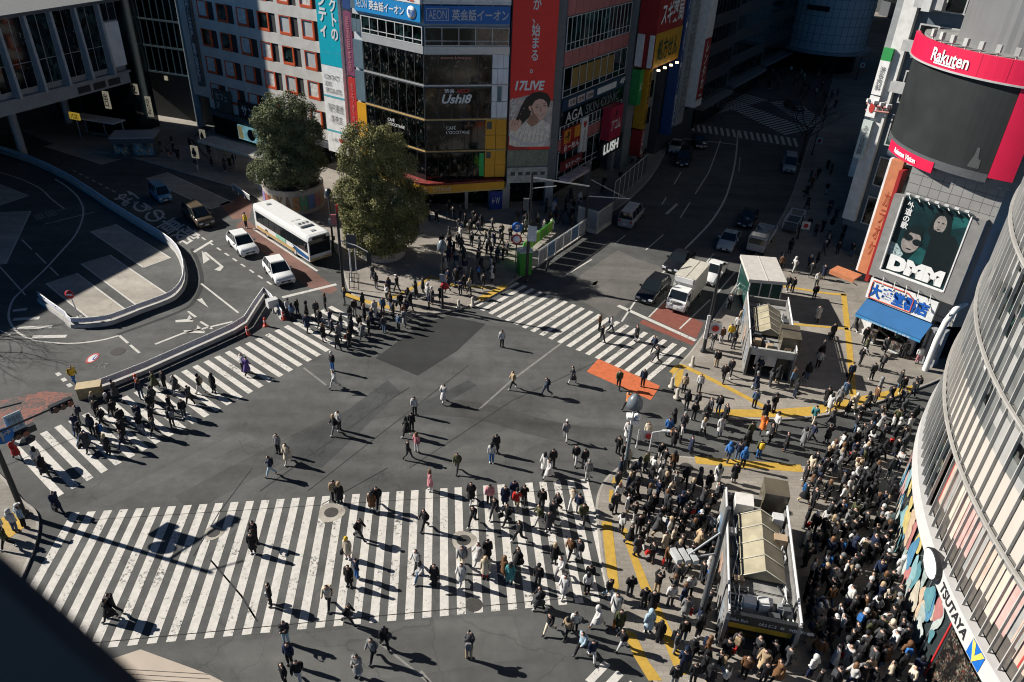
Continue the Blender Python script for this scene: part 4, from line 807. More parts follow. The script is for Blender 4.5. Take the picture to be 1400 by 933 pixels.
for a_, z_ in [(221.5, 16.3), (226.5, 16.3), (226.3, 16.9), (225, 17.0), (224.3, 17.7), (223.2, 17.75), (223, 17.2), (222.4, 16.9)]: sv.append((cc.x+(RC+.02)*math.cos(R(a_)), cc.y+(RC+.02)*math.sin(R(a_)), z_))
sf.add(sv, [tuple(range(8))]); sf.build('screen_figure', M('screen_pale', (.07, .075, .075), .5), B, world=True)
cyl(B, 'crimson_edge', RC+.12, 231.2, 241, 15.9, 22.1, crim, 6)
cyl(B, 'crimson_band', RC+.3, 156, 262, 22.2, 23.7, crim, 30, .3)
cyl(B, 'silver_rim', RC+.36, 156, 262, 22.08, 22.2, silver, 30, .3)
cyl(B, 'screen_foot', RC+.05, 158, 231, 15.5, 16.08, dgrey, 24)
lo = cyl(B, 'crimson_name_strip', RC+.1, 170, 207, 15.05, 15.85, crim, 12)
def arctext(par, s, r, a0, a1, z0, z1, m, **k):
    W_ = abs(R(a1-a0))*r; o = txt(par, s, (0, 0, 0), (1, 0, 0), (0, 0, 1), W_, z1-z0, m, th=0, **k); L = wloc(par)
    for v in o.data.vertices:
        p = v.co+L; a = R(a0)+(p.x/r if a1 > a0 else -p.x/r); v.co = Vector((cc.x+r*math.cos(a), cc.y+r*math.sin(a), z0+p.z))-L
    return o
for a_ in range(165, 262, 12): cyl(B, 'band_joint', RC+.305, a_-.08, a_+.08, 22.22, 23.68, M('joint_dark_crimson', (.3, .008, .04), .5), 1, .02)
arctext(B, 'Rakuten', RC+.36, 187.5, 208.5, 22.5, 23.4, txw, bold=.02); arctext(B, 'Rakuten Vision', RC+.16, 179, 197, 15.25, 15.65, txw, bold=.03)
cyl(B, 'letter_underline', RC+.36, 190, 203, 22.38, 22.47, txw, 8, .05)
for i in range(11):
    a = R(180+i*7.5); c = (cc.x+(RC+.0)*math.cos(a), cc.y+(RC)*math.sin(a)); mb = MB(); mb.box((c[0], c[1], 24.15), (.25, .32, .5), a); mb.tube([(c[0], c[1], 23.6), (c[0]+.1, c[1], 24.0)], .05); mb.build('floodlight', M('lamp_housing', (.4, .4, .38), .5), B, world=True)
flat(B, 'screen_logo', Fac((cc.x, cc.y, 0), -46.2), [(2.9, 16.2), (3.8, 16.2), (3.75, 16.9), (3.55, 17.0), (3.5, 17.6), (3.3, 17.7), (3.2, 17.0), (2.85, 16.8)], RC-.7, M('screen_pale', (.12, .125, .12), .5)) if False else None
mb = MB(); mb.prism([(x*1.0, y) for x, y in pr], 23.52, 23.65); mb.build('drum_roof', roofm, B, world=True)
# rooftop shaft: ribbed cylinder
mb = MB(); n = 120; sc_ = Vector((39.2, 58.6, 0))
vs = []
for k in range(n):
    r = 7.2*(1+.006*(k % 2))
    vs += [(sc_.x+r*math.cos(2*math.pi*k/n), sc_.y+r*math.sin(2*math.pi*k/n), 23.6), (sc_.x+r*math.cos(2*math.pi*k/n), sc_.y+r*math.sin(2*math.pi*k/n), 46)]
mb.add(vs, [(2*k, 2*((k+1) % n), 2*((k+1) % n)+1, 2*k+1) for k in range(n)], 0, False); mb.build('ribbed_shaft', M('ribbed_grey_metal', (.2, .2, .198), .42, .06, .5, metal=.35), B, world=True)
# poster board with its deep frame
fr = M('frame_grey', (.23, .225, .215), .6)
u0, u1, z0, z1 = -.05, 4.95, 6.55, 12.75
e = empty('poster_billboard', FB.pt(2.4, 5.5, .5), 0, 'dark teal film poster of two men above the bookshop', 'billboard')
mb = MB()
def slope(ua, za, oa, ub, zb_, ob, uc, zc, oc, ud, zd, od): mb.add([FB.pt(ua, za, oa), FB.pt(ub, zb_, ob), FB.pt(uc, zc, oc), FB.pt(ud, zd, od)], [(0, 1, 2, 3)])
FB.box(mb, u0-.75, u0-.02, z0-.75, z1+.02, .02, .62); FB.box(mb, u1+.02, u1+1.0, z0-.75, z1+.02, .02, .62); FB.box(mb, u0-.02, u1+.02, z0-.75, z0-.02, .02, .62)
mb.build('frame', fr, e, world=True)
mb = MB(); FB.box(mb, u0-.02, u1+.02, z0-.02, z1+.02, .02, .4); mb.build('backing', M('poster_teal', (.004, .022, .026), .4, .6, .5), e, world=True)
mb = MB(); FB.box(mb, u0-.06, u0+.04, z0, z1, .4, .66); FB.box(mb, u1-.04, u1+.06, z0, z1, .4, .66); FB.box(mb, u0+.04, u1-.04, z0-.06, z0+.04, .4, .66); mb.build('white_edge', white, e, world=True)
D1 = M('poster_dark', (.006, .012, .014), .4); SK1 = M('poster_skin_cool', (.27, .24, .22), .4, .25, 3); TL = M('poster_teal_light', (.012, .08, .08), .4, .4, .8)
flat(e, 'printed_streak', FB, [(3.6, 11.2), (4.9, 11.9), (4.9, 12.6), (3.4, 12.2)], .405, TL); flat(e, 'printed_glow', FB, [(1.6, 7.9), (3.0, 7.9), (3.2, 9.0), (2.2, 9.3)], .405, TL)
flat(e, 'printed_tall_body', FB, [(2.75, 7.9), (4.9, 7.0), (4.85, 10.2), (4.3, 10.9), (3.2, 10.9), (2.7, 10.2)], .41, D1)
flat(e, 'printed_hair_mass', FB, [(2.3, 10.7), (2.5, 12.2), (3.1, 12.7), (3.7, 12.3), (3.95, 11.0), (3.5, 10.4), (2.7, 10.3)], .415, D1)
flat(e, 'printed_tall_face', FB, ell(3.05, 11.45, .44, .72, 18), .42, SK1)
for a in (2.88, 3.22): flat(e, 'printed_eye', FB, ell(a, 11.6, .1, .05, 8), .425, D1)
flat(e, 'printed_mouth', FB, ell(3.05, 11.05, .14, .05, 8), .425, D1); flat(e, 'printed_beard', FB, [(2.75, 11.0), (2.85, 10.75), (3.2, 10.72), (3.35, 11.0), (3.05, 10.88)], .424, D1)
flat(e, 'printed_short_hair', FB, [(.8, 9.5), (.75, 10.3), (1.3, 10.8), (2.0, 10.6), (2.2, 9.9), (1.9, 10.2), (1.2, 10.2)], .43, D1)
flat(e, 'printed_short_face', FB, ell(1.45, 9.45, .68, .95, 18, -.2), .425, SK1)
flat(e, 'printed_sunglasses', FB, ell(1.15, 9.75, .36, .26, 12), .435, D1); flat(e, 'printed_sunglasses_right', FB, ell(1.9, 9.55, .36, .27, 12), .435, D1)
flat(e, 'printed_short_mouth', FB, ell(1.45, 8.85, .22, .06, 8), .435, D1); flat(e, 'printed_shoulder', FB, [(.0, 7.9), (.0, 9.0), (.5, 9.0), (1.2, 8.3), (1.0, 7.8)], .418, M('poster_stripe', (.3, .38, .38), .4, .8, 7))
FB.text(e, '外道の歌', .3, .85, 10.3, 12.5, .43, txw, vert=True, bold=.02); FB.text(e, 'DMM', .3, 4.6, 6.75, 8.05, .45, txw, bold=.09)
for i in range(7):
    u = .3+i*.72; mb = MB(); mb.tube([FB.pt(u, z1+.1, .3), FB.pt(u, z1+.4, .9), FB.pt(u+.3, z1+.1, 1.0)], .035, 5); mb.tube([FB.pt(u+.3, z1+.1, .3), FB.pt(u, z1+.4, .9)], .035, 5); mb.box(FB.pt(u, z1+.42, .95), (.3, .16, .14), R(-46)); mb.build('lamp_arm', lgrey, e, world=True)
# orange strip building edge on the left side
e = sign('vertical_sign', 'tall orange vertical sign strip along the left edge of the bookshop building', FB, -2.1, -1.15, 5.3, 15.0, -.9, -.3, M('orange_board', (.5, .19, .09), .5)); FB.text(e, 'カラオケ', -1.8, -1.35, 7, 12.5, -.28, M('dark_orange_lettering', (.35, .06, .03), .5), vert=True)
mb = MB(); FB.box(mb, -2.3, -2.12, 5.3, 15.0, -.9, -.4); mb.build('white_edge', white, e, world=True)
e = sign('vertical_sign', 'dark red vertical panel between the orange strip and the poster frame', FB, -1.1, -.82, 5, 14.5, -.9, .3, M('dark_red_board'))
e = empty('orange_awning', FB.pt(-2.4, 4, .6), 0, 'flat orange awning sign jutting left from the bookshop building', 'awning')
mb = MB(); FB.box(mb, -3.9, -1.7, 4.9, 5.05, -.5, .9); mb.build('cover', M('orange_board'), e, world=True); mb = MB(); FB.box(mb, -3.9, -1.7, 4.7, 4.89, .8, .9); mb.build('valance', M('orange_board'), e, world=True); mb = MB(); mb.tube([FB.pt(-1.7, 4.1, -.2), FB.pt(-3.2, 4.88, .4)], .05); mb.build('bracket', grey, e, world=True)
e = sign('bookshop_sign', 'white bookshop sign with large blue characters and a red outline', FB, -.55, 4.9, 3.75, 5.55, .15, .5, M('sign_white', (.72, .72, .7), .5))
FB.text(e, '大盛堂書店', -1.0+.6, 4.4, 3.95, 5.2, .52, M('cobalt_lettering', (.01, .1, .42), .5), bold=.04)
mb = MB()
for a, b in [((-.3, 3.85), (-.3, 5.3)), ((-.3, 5.4), (2.6, 5.4)), ((2.6, 5.4), (3.15, 5.0)), ((3.15, 5.0), (3.15, 3.95)), ((3.15, 3.9), (-.3, 3.85))]: mb.tube([FB.pt(a[0], a[1], .53), FB.pt(b[0], b[1], .53)], .05, 5)
mb.build('red_outline', M('vermilion_lettering'), e, world=True)
for i in range(5): mb = MB(); mb.tube([FB.pt(.4+i*.95, 5.9, .3), FB.pt(.5+i*.95, 6.1, .9), FB.pt(.7+i*.95, 5.5, 1.2)], .03, 5); mb.box(FB.pt(.7+i*.95, 5.5, 1.2), (.2, .14, .12), 0); mb.build('lamp_arm', lgrey, e, world=True)
e = empty('blue_awning', FB.pt(2, 2.6, .9), 0, 'blue fabric awning over the bookshop entrance', 'awning')
aw = M('blue_awning_fabric', (.02, .11, .27), .7, .1, 1)
mb = MB(); mb.add([FB.pt(-.4, 3.7, .2), FB.pt(5.0, 3.7, .2), FB.pt(5.0, 2.75, 1.9), FB.pt(-.4, 2.75, 1.9), FB.pt(-.4, 3.62, .2), FB.pt(5.0, 3.62, .2), FB.pt(5.0, 2.67, 1.9), FB.pt(-.4, 2.67, 1.9)], [(3, 2, 1, 0), (4, 5, 6, 7), (0, 1, 5, 4), (2, 3, 7, 6), (1, 2, 6, 5), (3, 0, 4, 7)]); mb.build('cover', aw, e, world=True)
mb = MB(); FB.box(mb, -.4, 5.0, 2.45, 2.66, 1.86, 1.9); mb.build('valance', M('blue_valance', (.05, .25, .5), .7), e, world=True); FB.text(e, 'TAISEIDO BOOKS 大盛堂', .6, 4.2, 2.48, 2.62, 1.92, txw)
for u in (-.3, 2.3, 4.9): mb = MB(); mb.tube([FB.pt(u, 3.0, .1), FB.pt(u, 2.7, 1.8)], .03, 5); mb.build('arm', lgrey, e, world=True)
mb = MB(); FB.box(mb, -.5, .5, .13, 2.4, -.6, .1); FB.box(mb, 3.6, 4.2, .13, 2.4, -.6, .1); mb.build('entrance_pier', white, B, world=True)
for lab, u, w_, m in [('low display rack of magazines left of the bookshop door', .9, .9, INT1), ('stack of book carts right of the bookshop door', 3.0, 1.1, INT1)]:
    e = empty('book_rack', FB.pt(u, .13, .7), 0, lab, 'display rack'); mb = MB(); FB.box(mb, u-w_/2, u+w_/2, .35, 1.3, .45, .9); mb.build('shelves', shopglass('magazine_covers', [(.5, .45, .4), (.3, .08, .07), (.1, .2, .35), (.55, .5, .2)], 5, .2, .5), e, world=True)
    mb = MB(); FB.box(mb, u-w_/2, u+w_/2, .14, .34, .5, .85); mb.build('base', lgrey, e, world=True)
e = empty('shutter_pillar', FB.pt(5.4, 0, .4), 0, 'grey metal shutter housing at the right end of the bookshop', 'shutter')
mb = MB(); FB.box(mb, 4.9, 6.2, .13, 3.4, -.4, .6); mb.build('housing', grey, e, world=True)
mb = MB()
for k in range(3): FB.box(mb, 5.1+k*.36, 5.25+k*.36, .3, 3.3, .6, .64)
mb.build('ribs', dgrey, e, world=True)
e = sign('vertical_sign', 'blue sign with rows of white characters in the gap by the curved glass building', Fac(FB.pt(7.0, 0, -.2), -46.2), .1, 1.1, 7.2, 12.0, -.4, .5, M('sign_blue'));
F_ = Fac(FB.pt(7.0, 0, -.2), -46.2); F_.text(e, '珈琲喫茶室', .15, .5, 7.5, 11.8, .52, txw, vert=True, bold=.03); F_.text(e, '営業中二階', .65, 1.05, 7.5, 11.8, .52, txw, vert=True, bold=.03)
# white arched street gate in the gap
e = empty('street_gate', g(1262, 540), 0, 'white arched tubular street gate beside the curved glass building', 'gate')
ga = g(1264, 508); gb = g(1300, 495)
mb = MB(); pts = [ga, ga+Vector((0, 0, 3)), ga.lerp(gb, .08)+Vector((0, 0, 4.6)), ga.lerp(gb, .3)+Vector((0, 0, 5.6)), ga.lerp(gb, .7)+Vector((0, 0, 5.9)), gb+Vector((0, 0, 5.6))]
mb.tube(pts, .24, 10); mb.build('arch', M('gate_white', (.7, .69, .66), .4), e, world=True)
for k in range(6): mb = MB(); p = ga.lerp(gb, .1+.15*k); mb.tube([p+Vector((0, 0, 4.0)), p+Vector((0, 0, 5.4))], .05); mb.build('strut', lgrey, e, world=True)
# ---- narrow buildings behind the bookshop along the right side of the street ------------------------
FRr = Fac(g(1143, 330), 62)     # right street wall, faces left towards the road
rw = [(7.6, 9, 30, 'grey glass building with pale balconies beyond the white edged one', (.12, .14, .15)), (17.5, 13, 38, 'dark glazed tower farther along the right side of the street', (.03, .045, .055)), (31.5, 14, 30, 'dark block before the round tower', (.04, .05, .06))]
for i, (u, w_, h, lab, col) in enumerate(rw):
    F = Fac(FRr.pt(u, 0, -i*.5), 62); F.n = -F.n if F.n.x > 0 else F.n
    B = building('street_building', lab, F.pt(w_/2, 0))
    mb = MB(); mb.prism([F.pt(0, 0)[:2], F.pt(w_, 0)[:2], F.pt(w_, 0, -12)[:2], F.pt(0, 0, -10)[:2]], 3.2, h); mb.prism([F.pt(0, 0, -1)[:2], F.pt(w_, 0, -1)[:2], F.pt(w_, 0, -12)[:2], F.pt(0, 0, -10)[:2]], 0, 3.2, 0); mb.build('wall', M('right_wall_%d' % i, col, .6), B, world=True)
    for z in range(4, h-3, 4): winrow(F, B, .8, w_-.6, z, z+2.6, max(2, int(w_/2)), M('balcony_white', (.4, .4, .39), .5) if i < 2 else dgrey, OFFG)
    mb = MB(); F.box(mb, .4, w_-.4, .2, 3, -.98, -.8); mb.build('shopfront', INT1, B, world=True)
    if i == 0: mb = MB(); F.box(mb, -.3, .5, 5, h, 0, 1.2); mb.build('white_edge', M('edge_white', (.62, .61, .58), .5), B, world=True)
F = Fac(g(1138, 345), -46)
B = building('street_building', 'white edged narrow building behind the bookshop building, lit at its top', F.pt(3, 0))
mb = MB(); mb.prism([F.pt(0, 0, -.3)[:2], F.pt(7, 0, -.3)[:2], F.pt(7, 0, -9)[:2], F.pt(0, 0, -9)[:2]], 3.2, 40); mb.prism([F.pt(.3, 0, -1.2)[:2], F.pt(7, 0, -1.2)[:2], F.pt(7, 0, -9)[:2], F.pt(.3, 0, -9)[:2]], 0, 3.2); mb.build('wall', M('blue_grey_wall', (.1, .13, .15), .5), B, world=True)
mb = MB(); F.box(mb, .05, 1.35, 4, 40, -.29, .25); mb.build('white_edge', M('edge_white', (.5, .495, .475), .5), B, world=True)
for z in range(4, 38, 4): winrow(F, B, 1.9, 6.8, z, z+2.9, 3, M('balcony_white', (.5, .5, .49), .5), OFFG, -.1, .12)
for k in range(5): mb = MB(); F.box(mb, 1.2, 3.6, 17+k*3.6, 17.9+k*3.6, .26, .9); mb.build('balcony', M('balcony_white'), B, world=True)
for k in range(4): mb = MB(); F.box(mb, 2.0+.3*k, 2.7+.3*k, 24+k*3, 25.2+k*3, .3, 1.1); mb.build('air_unit', lgrey, B, world=True)
u0, zl = F.uz(1170, 214); u1 = F.uz(1183, 214)[0]
for lab, ya, yb, m, t, tm in [('green topped white vertical clinic sign over the right pavement', 82, 128, white, '渋谷内科', txg), ('white vertical sign with a red disc over the right pavement', 130, 158, white, '●', M('red_lettering')), ('pale vertical sign with dark characters lowest over the right pavement', 163, 214, M('pale_green_board', (.5, .56, .52), .5), 'みずほ相談', txg)]:
    z0, z1 = F.uz(1172+(214-yb)*.3, yb)[1], F.uz(1172+(214-ya)*.3, ya)[1]; e = empty('vertical_sign', F.pt(u0, z0, .6), 0, lab, 'sign')
    mb = MB(); F.box(mb, u0, u1, z0, z1, .3, .6); mb.build('panel', m, e, world=True); F.text(e, t, u0+.2, u1-.2, z0+.4, z1-.5 if len(t) > 1 else z0+1.4, .62, tm, vert=True, bold=.02)
    if 'topped' in lab: mb = MB(); F.box(mb, u0, u1, z1+.002, z1+1.1, .3, .6); mb.build('green_cap', M('mid_green_board'), e, world=True)
e = empty('lighting_bracket', F.pt(.5, 16, .3), 0, 'rusty red lighting bracket sticking out from the white edged building', 'bracket'); zb_ = F.uz(1205, 145)[1]
mb = MB(); mb.tube([F.pt(-.6, zb_, .3), F.pt(1.9, zb_+.2, 1.0)], .14); mb.tube([F.pt(-.6, zb_-.6, .3), F.pt(1.9, zb_-.2, 1.0)], .08); mb.tube([F.pt(.5, zb_-.5, .5), F.pt(.9, zb_+.2, .7), F.pt(1.3, zb_-.4, .8)], .06); mb.build('arm', M('rusty_red_metal', (.3, .12, .1), .6), e, world=True)
for k in range(4): mb = MB(); mb.box(F.pt(-.4+k*.7, zb_+.35, .5+k*.15), (.45, .3, .3), 0); mb.build('lamp', lgrey, e, world=True)
# round tiled tower at the far end
tc_ = g(1118, 92); B = building('round_tower', 'round tiled grey tower with dark slits at the far street end', (tc_.x, tc_.y)); B.location = (tc_.x, tc_.y, 0)
mb = MB(); mb.lathe([(8.2, 4.5), (8.2, 60)], 40); mb.build('drum', M('tower_tile', (.55, .56, .56), .6, .08, .4), B)
mb = MB()
for k in range(20): mb.lathe([(8.21, 6+k*1.6), (8.23, 6.03+k*1.6), (8.21, 6.06+k*1.6)], 40)
for k in range(40): a = 2*math.pi*k/40; mb.box((8.2*math.cos(a), 8.2*math.sin(a), 30), (.05, .06, 50), a)
mb.build('tile_joints', dgrey, B)
for z, a in [(12.3, 232), (16.8, 233), (21.5, 232)]: mb = MB(); mb.box((8.1*math.cos(R(a)), 8.1*math.sin(R(a)), z), (.6, 4.4, .9), R(a)); mb.build('slit', black, B)
mb = MB(); mb.lathe([(7, 0), (7, 4.5)], 30); mb.build('glass_base', INT1, B)
mb = MB(); mb.lathe([(9.4, 4.0), (9.4, 4.49)], 36); mb.build('base_canopy', grey, B)
cA = g(1060, 60); B = building('street_building', 'dark block with a big blue screen left of the round tower', (cA.x, cA.y)); mb = MB(); mb.box((cA.x+4, cA.y+12, 22), (22, 14, 44), R(10)); mb.build('wall', M('wall_tone_9', (.05, .06, .07), .6), B, world=True); mb = MB(); mb.box((cA.x+1, cA.y+5.0, 16), (9, .6, 8), R(10)); mb.build('screen', M('blue_screen', (.02, .09, .2), .4, .4, .6), B, world=True)
# end of the view: more blocks closing the street
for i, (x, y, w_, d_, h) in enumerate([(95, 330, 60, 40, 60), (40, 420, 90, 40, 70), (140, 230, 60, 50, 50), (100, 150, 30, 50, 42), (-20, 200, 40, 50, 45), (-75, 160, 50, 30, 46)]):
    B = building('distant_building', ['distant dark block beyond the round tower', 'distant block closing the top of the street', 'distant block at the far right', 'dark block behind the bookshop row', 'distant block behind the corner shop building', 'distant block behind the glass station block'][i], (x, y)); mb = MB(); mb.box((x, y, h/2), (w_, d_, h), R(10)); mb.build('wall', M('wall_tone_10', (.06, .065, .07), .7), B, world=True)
    mb = MB()
    for z in range(5, h-2, 4): mb.box((x, y, z), (w_+.1, d_+.1, 1.7), R(10))
    mb.build('window_bands', OFFG, B, world=True)
# ---- curved glass building on the right --------------------------------------------------------
QC = Vector((54.0, 20.7, 0)); QR = 33.0
B = building('curved_glass_building', 'curved glass building with fins, pale floor rings and a mural at its foot', (QC.x-20, QC.y))
def qp(a, r, z): return Vector((QC.x+r*math.cos(R(a)), QC.y+r*math.sin(R(a)), z))
A0, A1 = 128, 216
def ring(nm, r0, r1, z0, z1, m, a0=A0, a1=A1, n=60):
    mb = MB(); vs = []
    for i in range(n+1):
        a = a0+(a1-a0)*i/n; vs += [qp(a, r1, z0), qp(a, r1, z1), qp(a, r0, z1), qp(a, r0, z0)]
    fs = []
    for i in range(n):
        for k in range(4): fs.append((4*i+k, 4*i+(k+1) % 4, 4*i+4+(k+1) % 4, 4*i+4+k))
    fs += [(3, 2, 1, 0), (4*n, 4*n+1, 4*n+2, 4*n+3)]
    mb.add(vs, [f[::-1] for f in fs], 0, False); return mb.build(nm, m, B, world=True)
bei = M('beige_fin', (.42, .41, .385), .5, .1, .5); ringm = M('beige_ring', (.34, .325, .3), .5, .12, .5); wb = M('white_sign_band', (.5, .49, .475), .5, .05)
GL = M('bluish_glass', (.03, .04, .042), .04, .1, spec=.9)
zr = [4.3, 9.5, 14.3, 19.1, 23.9, 28.7, 33.5]
ring('sign_band', QR-.2, QR+.25, 4.3, 5.35, wb)
for z in zr[1:]:
    ring('floor_ring', QR-.5, QR-.02, z-.45, z+.02, M('ring_dark_grey', (.2, .195, .18), .6)); ring('ring_edge', QR+.06, QR+.2, z-.06, z+.06, ringm)  # floor ring in a darker grey than its beige edge
for i in range(60):
    a = A0+1+i*1.44
    mb = MB(); o = qp(a, QR-.05, 5.36); er = (qp(a, QR+.09, 0)-qp(a, QR-.05, 0)); et = Vector((-er.y, er.x, 0)).normalized()
    mb.obox(o-et*.025, et*.05, er, Vector((0, 0, 30))); mb.build('fin', bei, B, world=True)
# panes behind the fins: blinds, merchandise walls and dark glass, by tier
TI = [[M('peach_panel', (.5, .36, .29), .6, .18, 1), M('cream_panel', (.52, .45, .37), .6, .15, 1), M('rose_panel', (.48, .3, .27), .6, .2, 2)], [M('cream_blind', (.44, .4, .35), .7, .06, .6)], [M('pale_blind', (.3, .295, .28), .7, .15, .8), M('cream_blind')], [M('pale_blind'), OFFG], [OFFG, M('pale_blind')], [OFFG, M('pale_blind')]]
rr_ = random.Random(3)
GA = shopglass('greenish_shop_glass', [(.02, .08, .07), (.04, .05, .05), (.2, .17, .1), (.05, .12, .1), (.25, .24, .22)], .9, .45)
RG = M('reflective_grey_glass', (.17, .175, .168), .08, .3, .5, spec=.7); BRN = M('brown_floor_strip', (.085, .075, .065), .7, .3, 2)
STR = M('red_stripe', (.4, .05, .04), .6)
for t in range(6):
    z0 = zr[t]+(1.06 if t == 0 else .1); z1 = zr[t+1]-.46
    for sgm in range(15):
        mb = MB(); ms = [GA, OFFG, BRN, RG, STR]+[m for L in TI for m in L]+[M('bright_blind', (.55, .53, .49), .6, .06, .5)]; ix = {m.name: k for k, m in enumerate(ms)}
        def pane(a0, a1, r, za, zb_, m): mb.add([qp(a0, r, za), qp(a1, r, za), qp(a1, r, zb_), qp(a0, r, zb_)], [(3, 2, 1, 0)], ix[m.name])
        for i in range(sgm*4, sgm*4+4):
            a0 = A0+1+i*1.44; a1 = a0+1.44; mid = (a0+a1)/2; r = QR-.07
            if t == 0 and mid < 163.5: pane(a0, a1, r, z0, z1, GA)
            elif t == 0:
                r = QR-.25; m = TI[0][(i//2) % 3] if i % 5 else M('pale_blind'); zk = z0+.75+.25*((i*7) % 3)
                pane(a0, a1, r, z0, zk, BRN); pane(a0, a1, r, zk, z1, m); pane(mid-.06, mid+.1, r+.01, zk, z1, STR if i % 6 == 0 else TI[0][(i+1) % 3])
            else:
                zc = z0; k = rr_.random()
                lo = {1: .55, 2: .35, 3: .3}.get(t, .3)*(z1-z0); base = M('cream_blind') if t == 1 else (M('pale_blind') if k < .6 else RG)
                pane(a0, a1, r, z0, z0+lo, base)
                while zc < z1-.01:
                    if zc < z0+lo: zc = z0+lo
                    ze = min(z1, zc+rr_.choice([.5, .8, 1.2, 1.7])); q = rr_.random()
                    pane(a0, a1, r, zc, ze, RG if q < .42 else (M('pale_blind') if q < .68 else (GA if q < .9 else M('bright_blind')))); zc = ze
        mb.build('glazing', ms, B, world=True)
ring('floor_slab', QR-3, QR-.9, 5.36, 5.4, M('floor_dark', (.08, .08, .075), .7)); ring('inner_wall', QR-1.2, QR-1.0, 0, 33, M('inner_dark', (.03, .03, .03), .8))
# street level glass and its painted mural
ring('street_glass', QR-.15, QR-.05, .13, 4.28, GL)
mb = MB()
for i in range(32): a = A0+1+i*2.75; o = qp(a, QR-.04, .13); er = qp(a, QR+.03, 0)-qp(a, QR-.04, 0); et = Vector((-er.y, er.x, 0)).normalized(); mb.obox(o-et*.025, et*.05, er, Vector((0, 0, 4.15)))
mb.build('street_mullions', steel, B, world=True)
mur = empty('mural', (QC.x-33, QC.y, .2)); mur.parent = None; tag(mur, 'mural of pastel and blue rounded shapes on the street level glass', 'mural')
rm = random.Random(11); pal = [(.2, .34, .36), (.42, .38, .3), (.07, .19, .3), (.36, .15, .14), (.28, .33, .31), (.45, .34, .24), (.38, .42, .4), (.45, .36, .14), (.09, .22, .25), (.42, .28, .27)]
for k in range(64):
    a = 150+rm.random()*24; zc = .6+rm.random()*3.1; w_ = .3+rm.random()*.6; h_ = .4+rm.random()*.7; n = 16
    vs = []; ph = rm.random()*6
    for j in range(n):
        t = 2*math.pi*j/n; q = 1+.22*math.sin(3*t+ph)
        vs.append(qp(a+math.degrees(w_*.6*q*math.cos(t)/QR), QR+.012+k*.0012, min(max(zc+h_*q*math.sin(t), .2), 4.2)))
    mb = MB(); mb.add(vs, [tuple(range(n-1, -1, -1))]); c = pal[k % len(pal)]; mb.build('painted_shape', M('mural_%d' % (k % len(pal)), c, .5, .2, 2), mur, world=True)
# flower bed / dark mosaic panel and red line at the foot, near end
mb = MB(); vs = []
for i in range(13): a = 175.5+i*2.4; vs += [qp(a, QR+.08, .15), qp(a, QR+.08, 3.9)]
mb.add(vs, [(2*i, 2*i+1, 2*i+3, 2*i+2) for i in range(12)]); mb.build('mosaic_panel', shopglass('dark_mosaic', [(.1, .08, .05), (.2, .17, .12), (.15, .03, .02), (.05, .06, .05), (.25, .22, .18)], 3.5, .35, .5), mur, world=True)
mb = MB(); mb.tube([qp(175.2, QR+.12, .15), qp(175.2, QR+.12, 4.2)], .06); mb.build('red_edge', red, mur, world=True)
def qtext(s, a0, a1, z0, z1, m, **k):
    r = QR+.27; Wd = R(a1-a0)*r; o = txt(B, s, (0, 0, 0), (1, 0, 0), (0, 0, 1), Wd, z1-z0, m, th=0, **k); L = wloc(B)
    for v in o.data.vertices: p = v.co+L; v.co = qp(a0+math.degrees(p.x/r), r, z0+p.z)-L
qtext('TSUTAYA', 172.4, 177.4, 4.5, 5.1, txk, bold=.03, shear=.15)
for (nm, pts, m) in [('emblem_blue', [(178.1, 4.35), (179.9, 4.35), (179.9, 5.3), (178.1, 5.3)], M('emblem_blue', (.01, .12, .45), .5)), ('emblem_yellow', [(178.1, 5.28), (178.6, 5.28), (179.0, 4.75), (179.4, 5.28), (179.88, 5.28), (179.0, 4.36)], M('emblem_yellow', (.65, .5, .1), .5))]:
    mb = MB(); rz_ = .27 if 'blue' in nm else .285; mb.add([qp(a, QR+rz_, z) for a, z in pts], [tuple(range(len(pts)))]); o = mb.build(nm, m, B, world=True)
e = empty('oval_sign', qp(170.4, QR+.5, 4.2), 0, 'blank white oval sign with a dark rim on the glass building band', 'sign')
def oval(nm, r, a_, b_, m, th):
    mb = MB(); n = 24; vs = [qp(170.4+math.degrees(a_*math.cos(2*math.pi*j/n)/QR), r, 4.95+b_*math.sin(2*math.pi*j/n)) for j in range(n)]+[qp(170.4+math.degrees(a_*math.cos(2*math.pi*j/n)/QR), r+th, 4.95+b_*math.sin(2*math.pi*j/n)) for j in range(n)]
    mb.add(vs, [tuple(range(2*n-1, n-1, -1)), tuple(range(n))]+[(j, n+j, n+(j+1) % n, (j+1) % n) for j in range(n)]); mb.build(nm, m, e, world=True)
oval('rim', QR+.3, .92, .66, black, .22); oval('face', QR+.525, .85, .58, M('lightbox_white', (.8, .8, .8), .4, .02), .02)
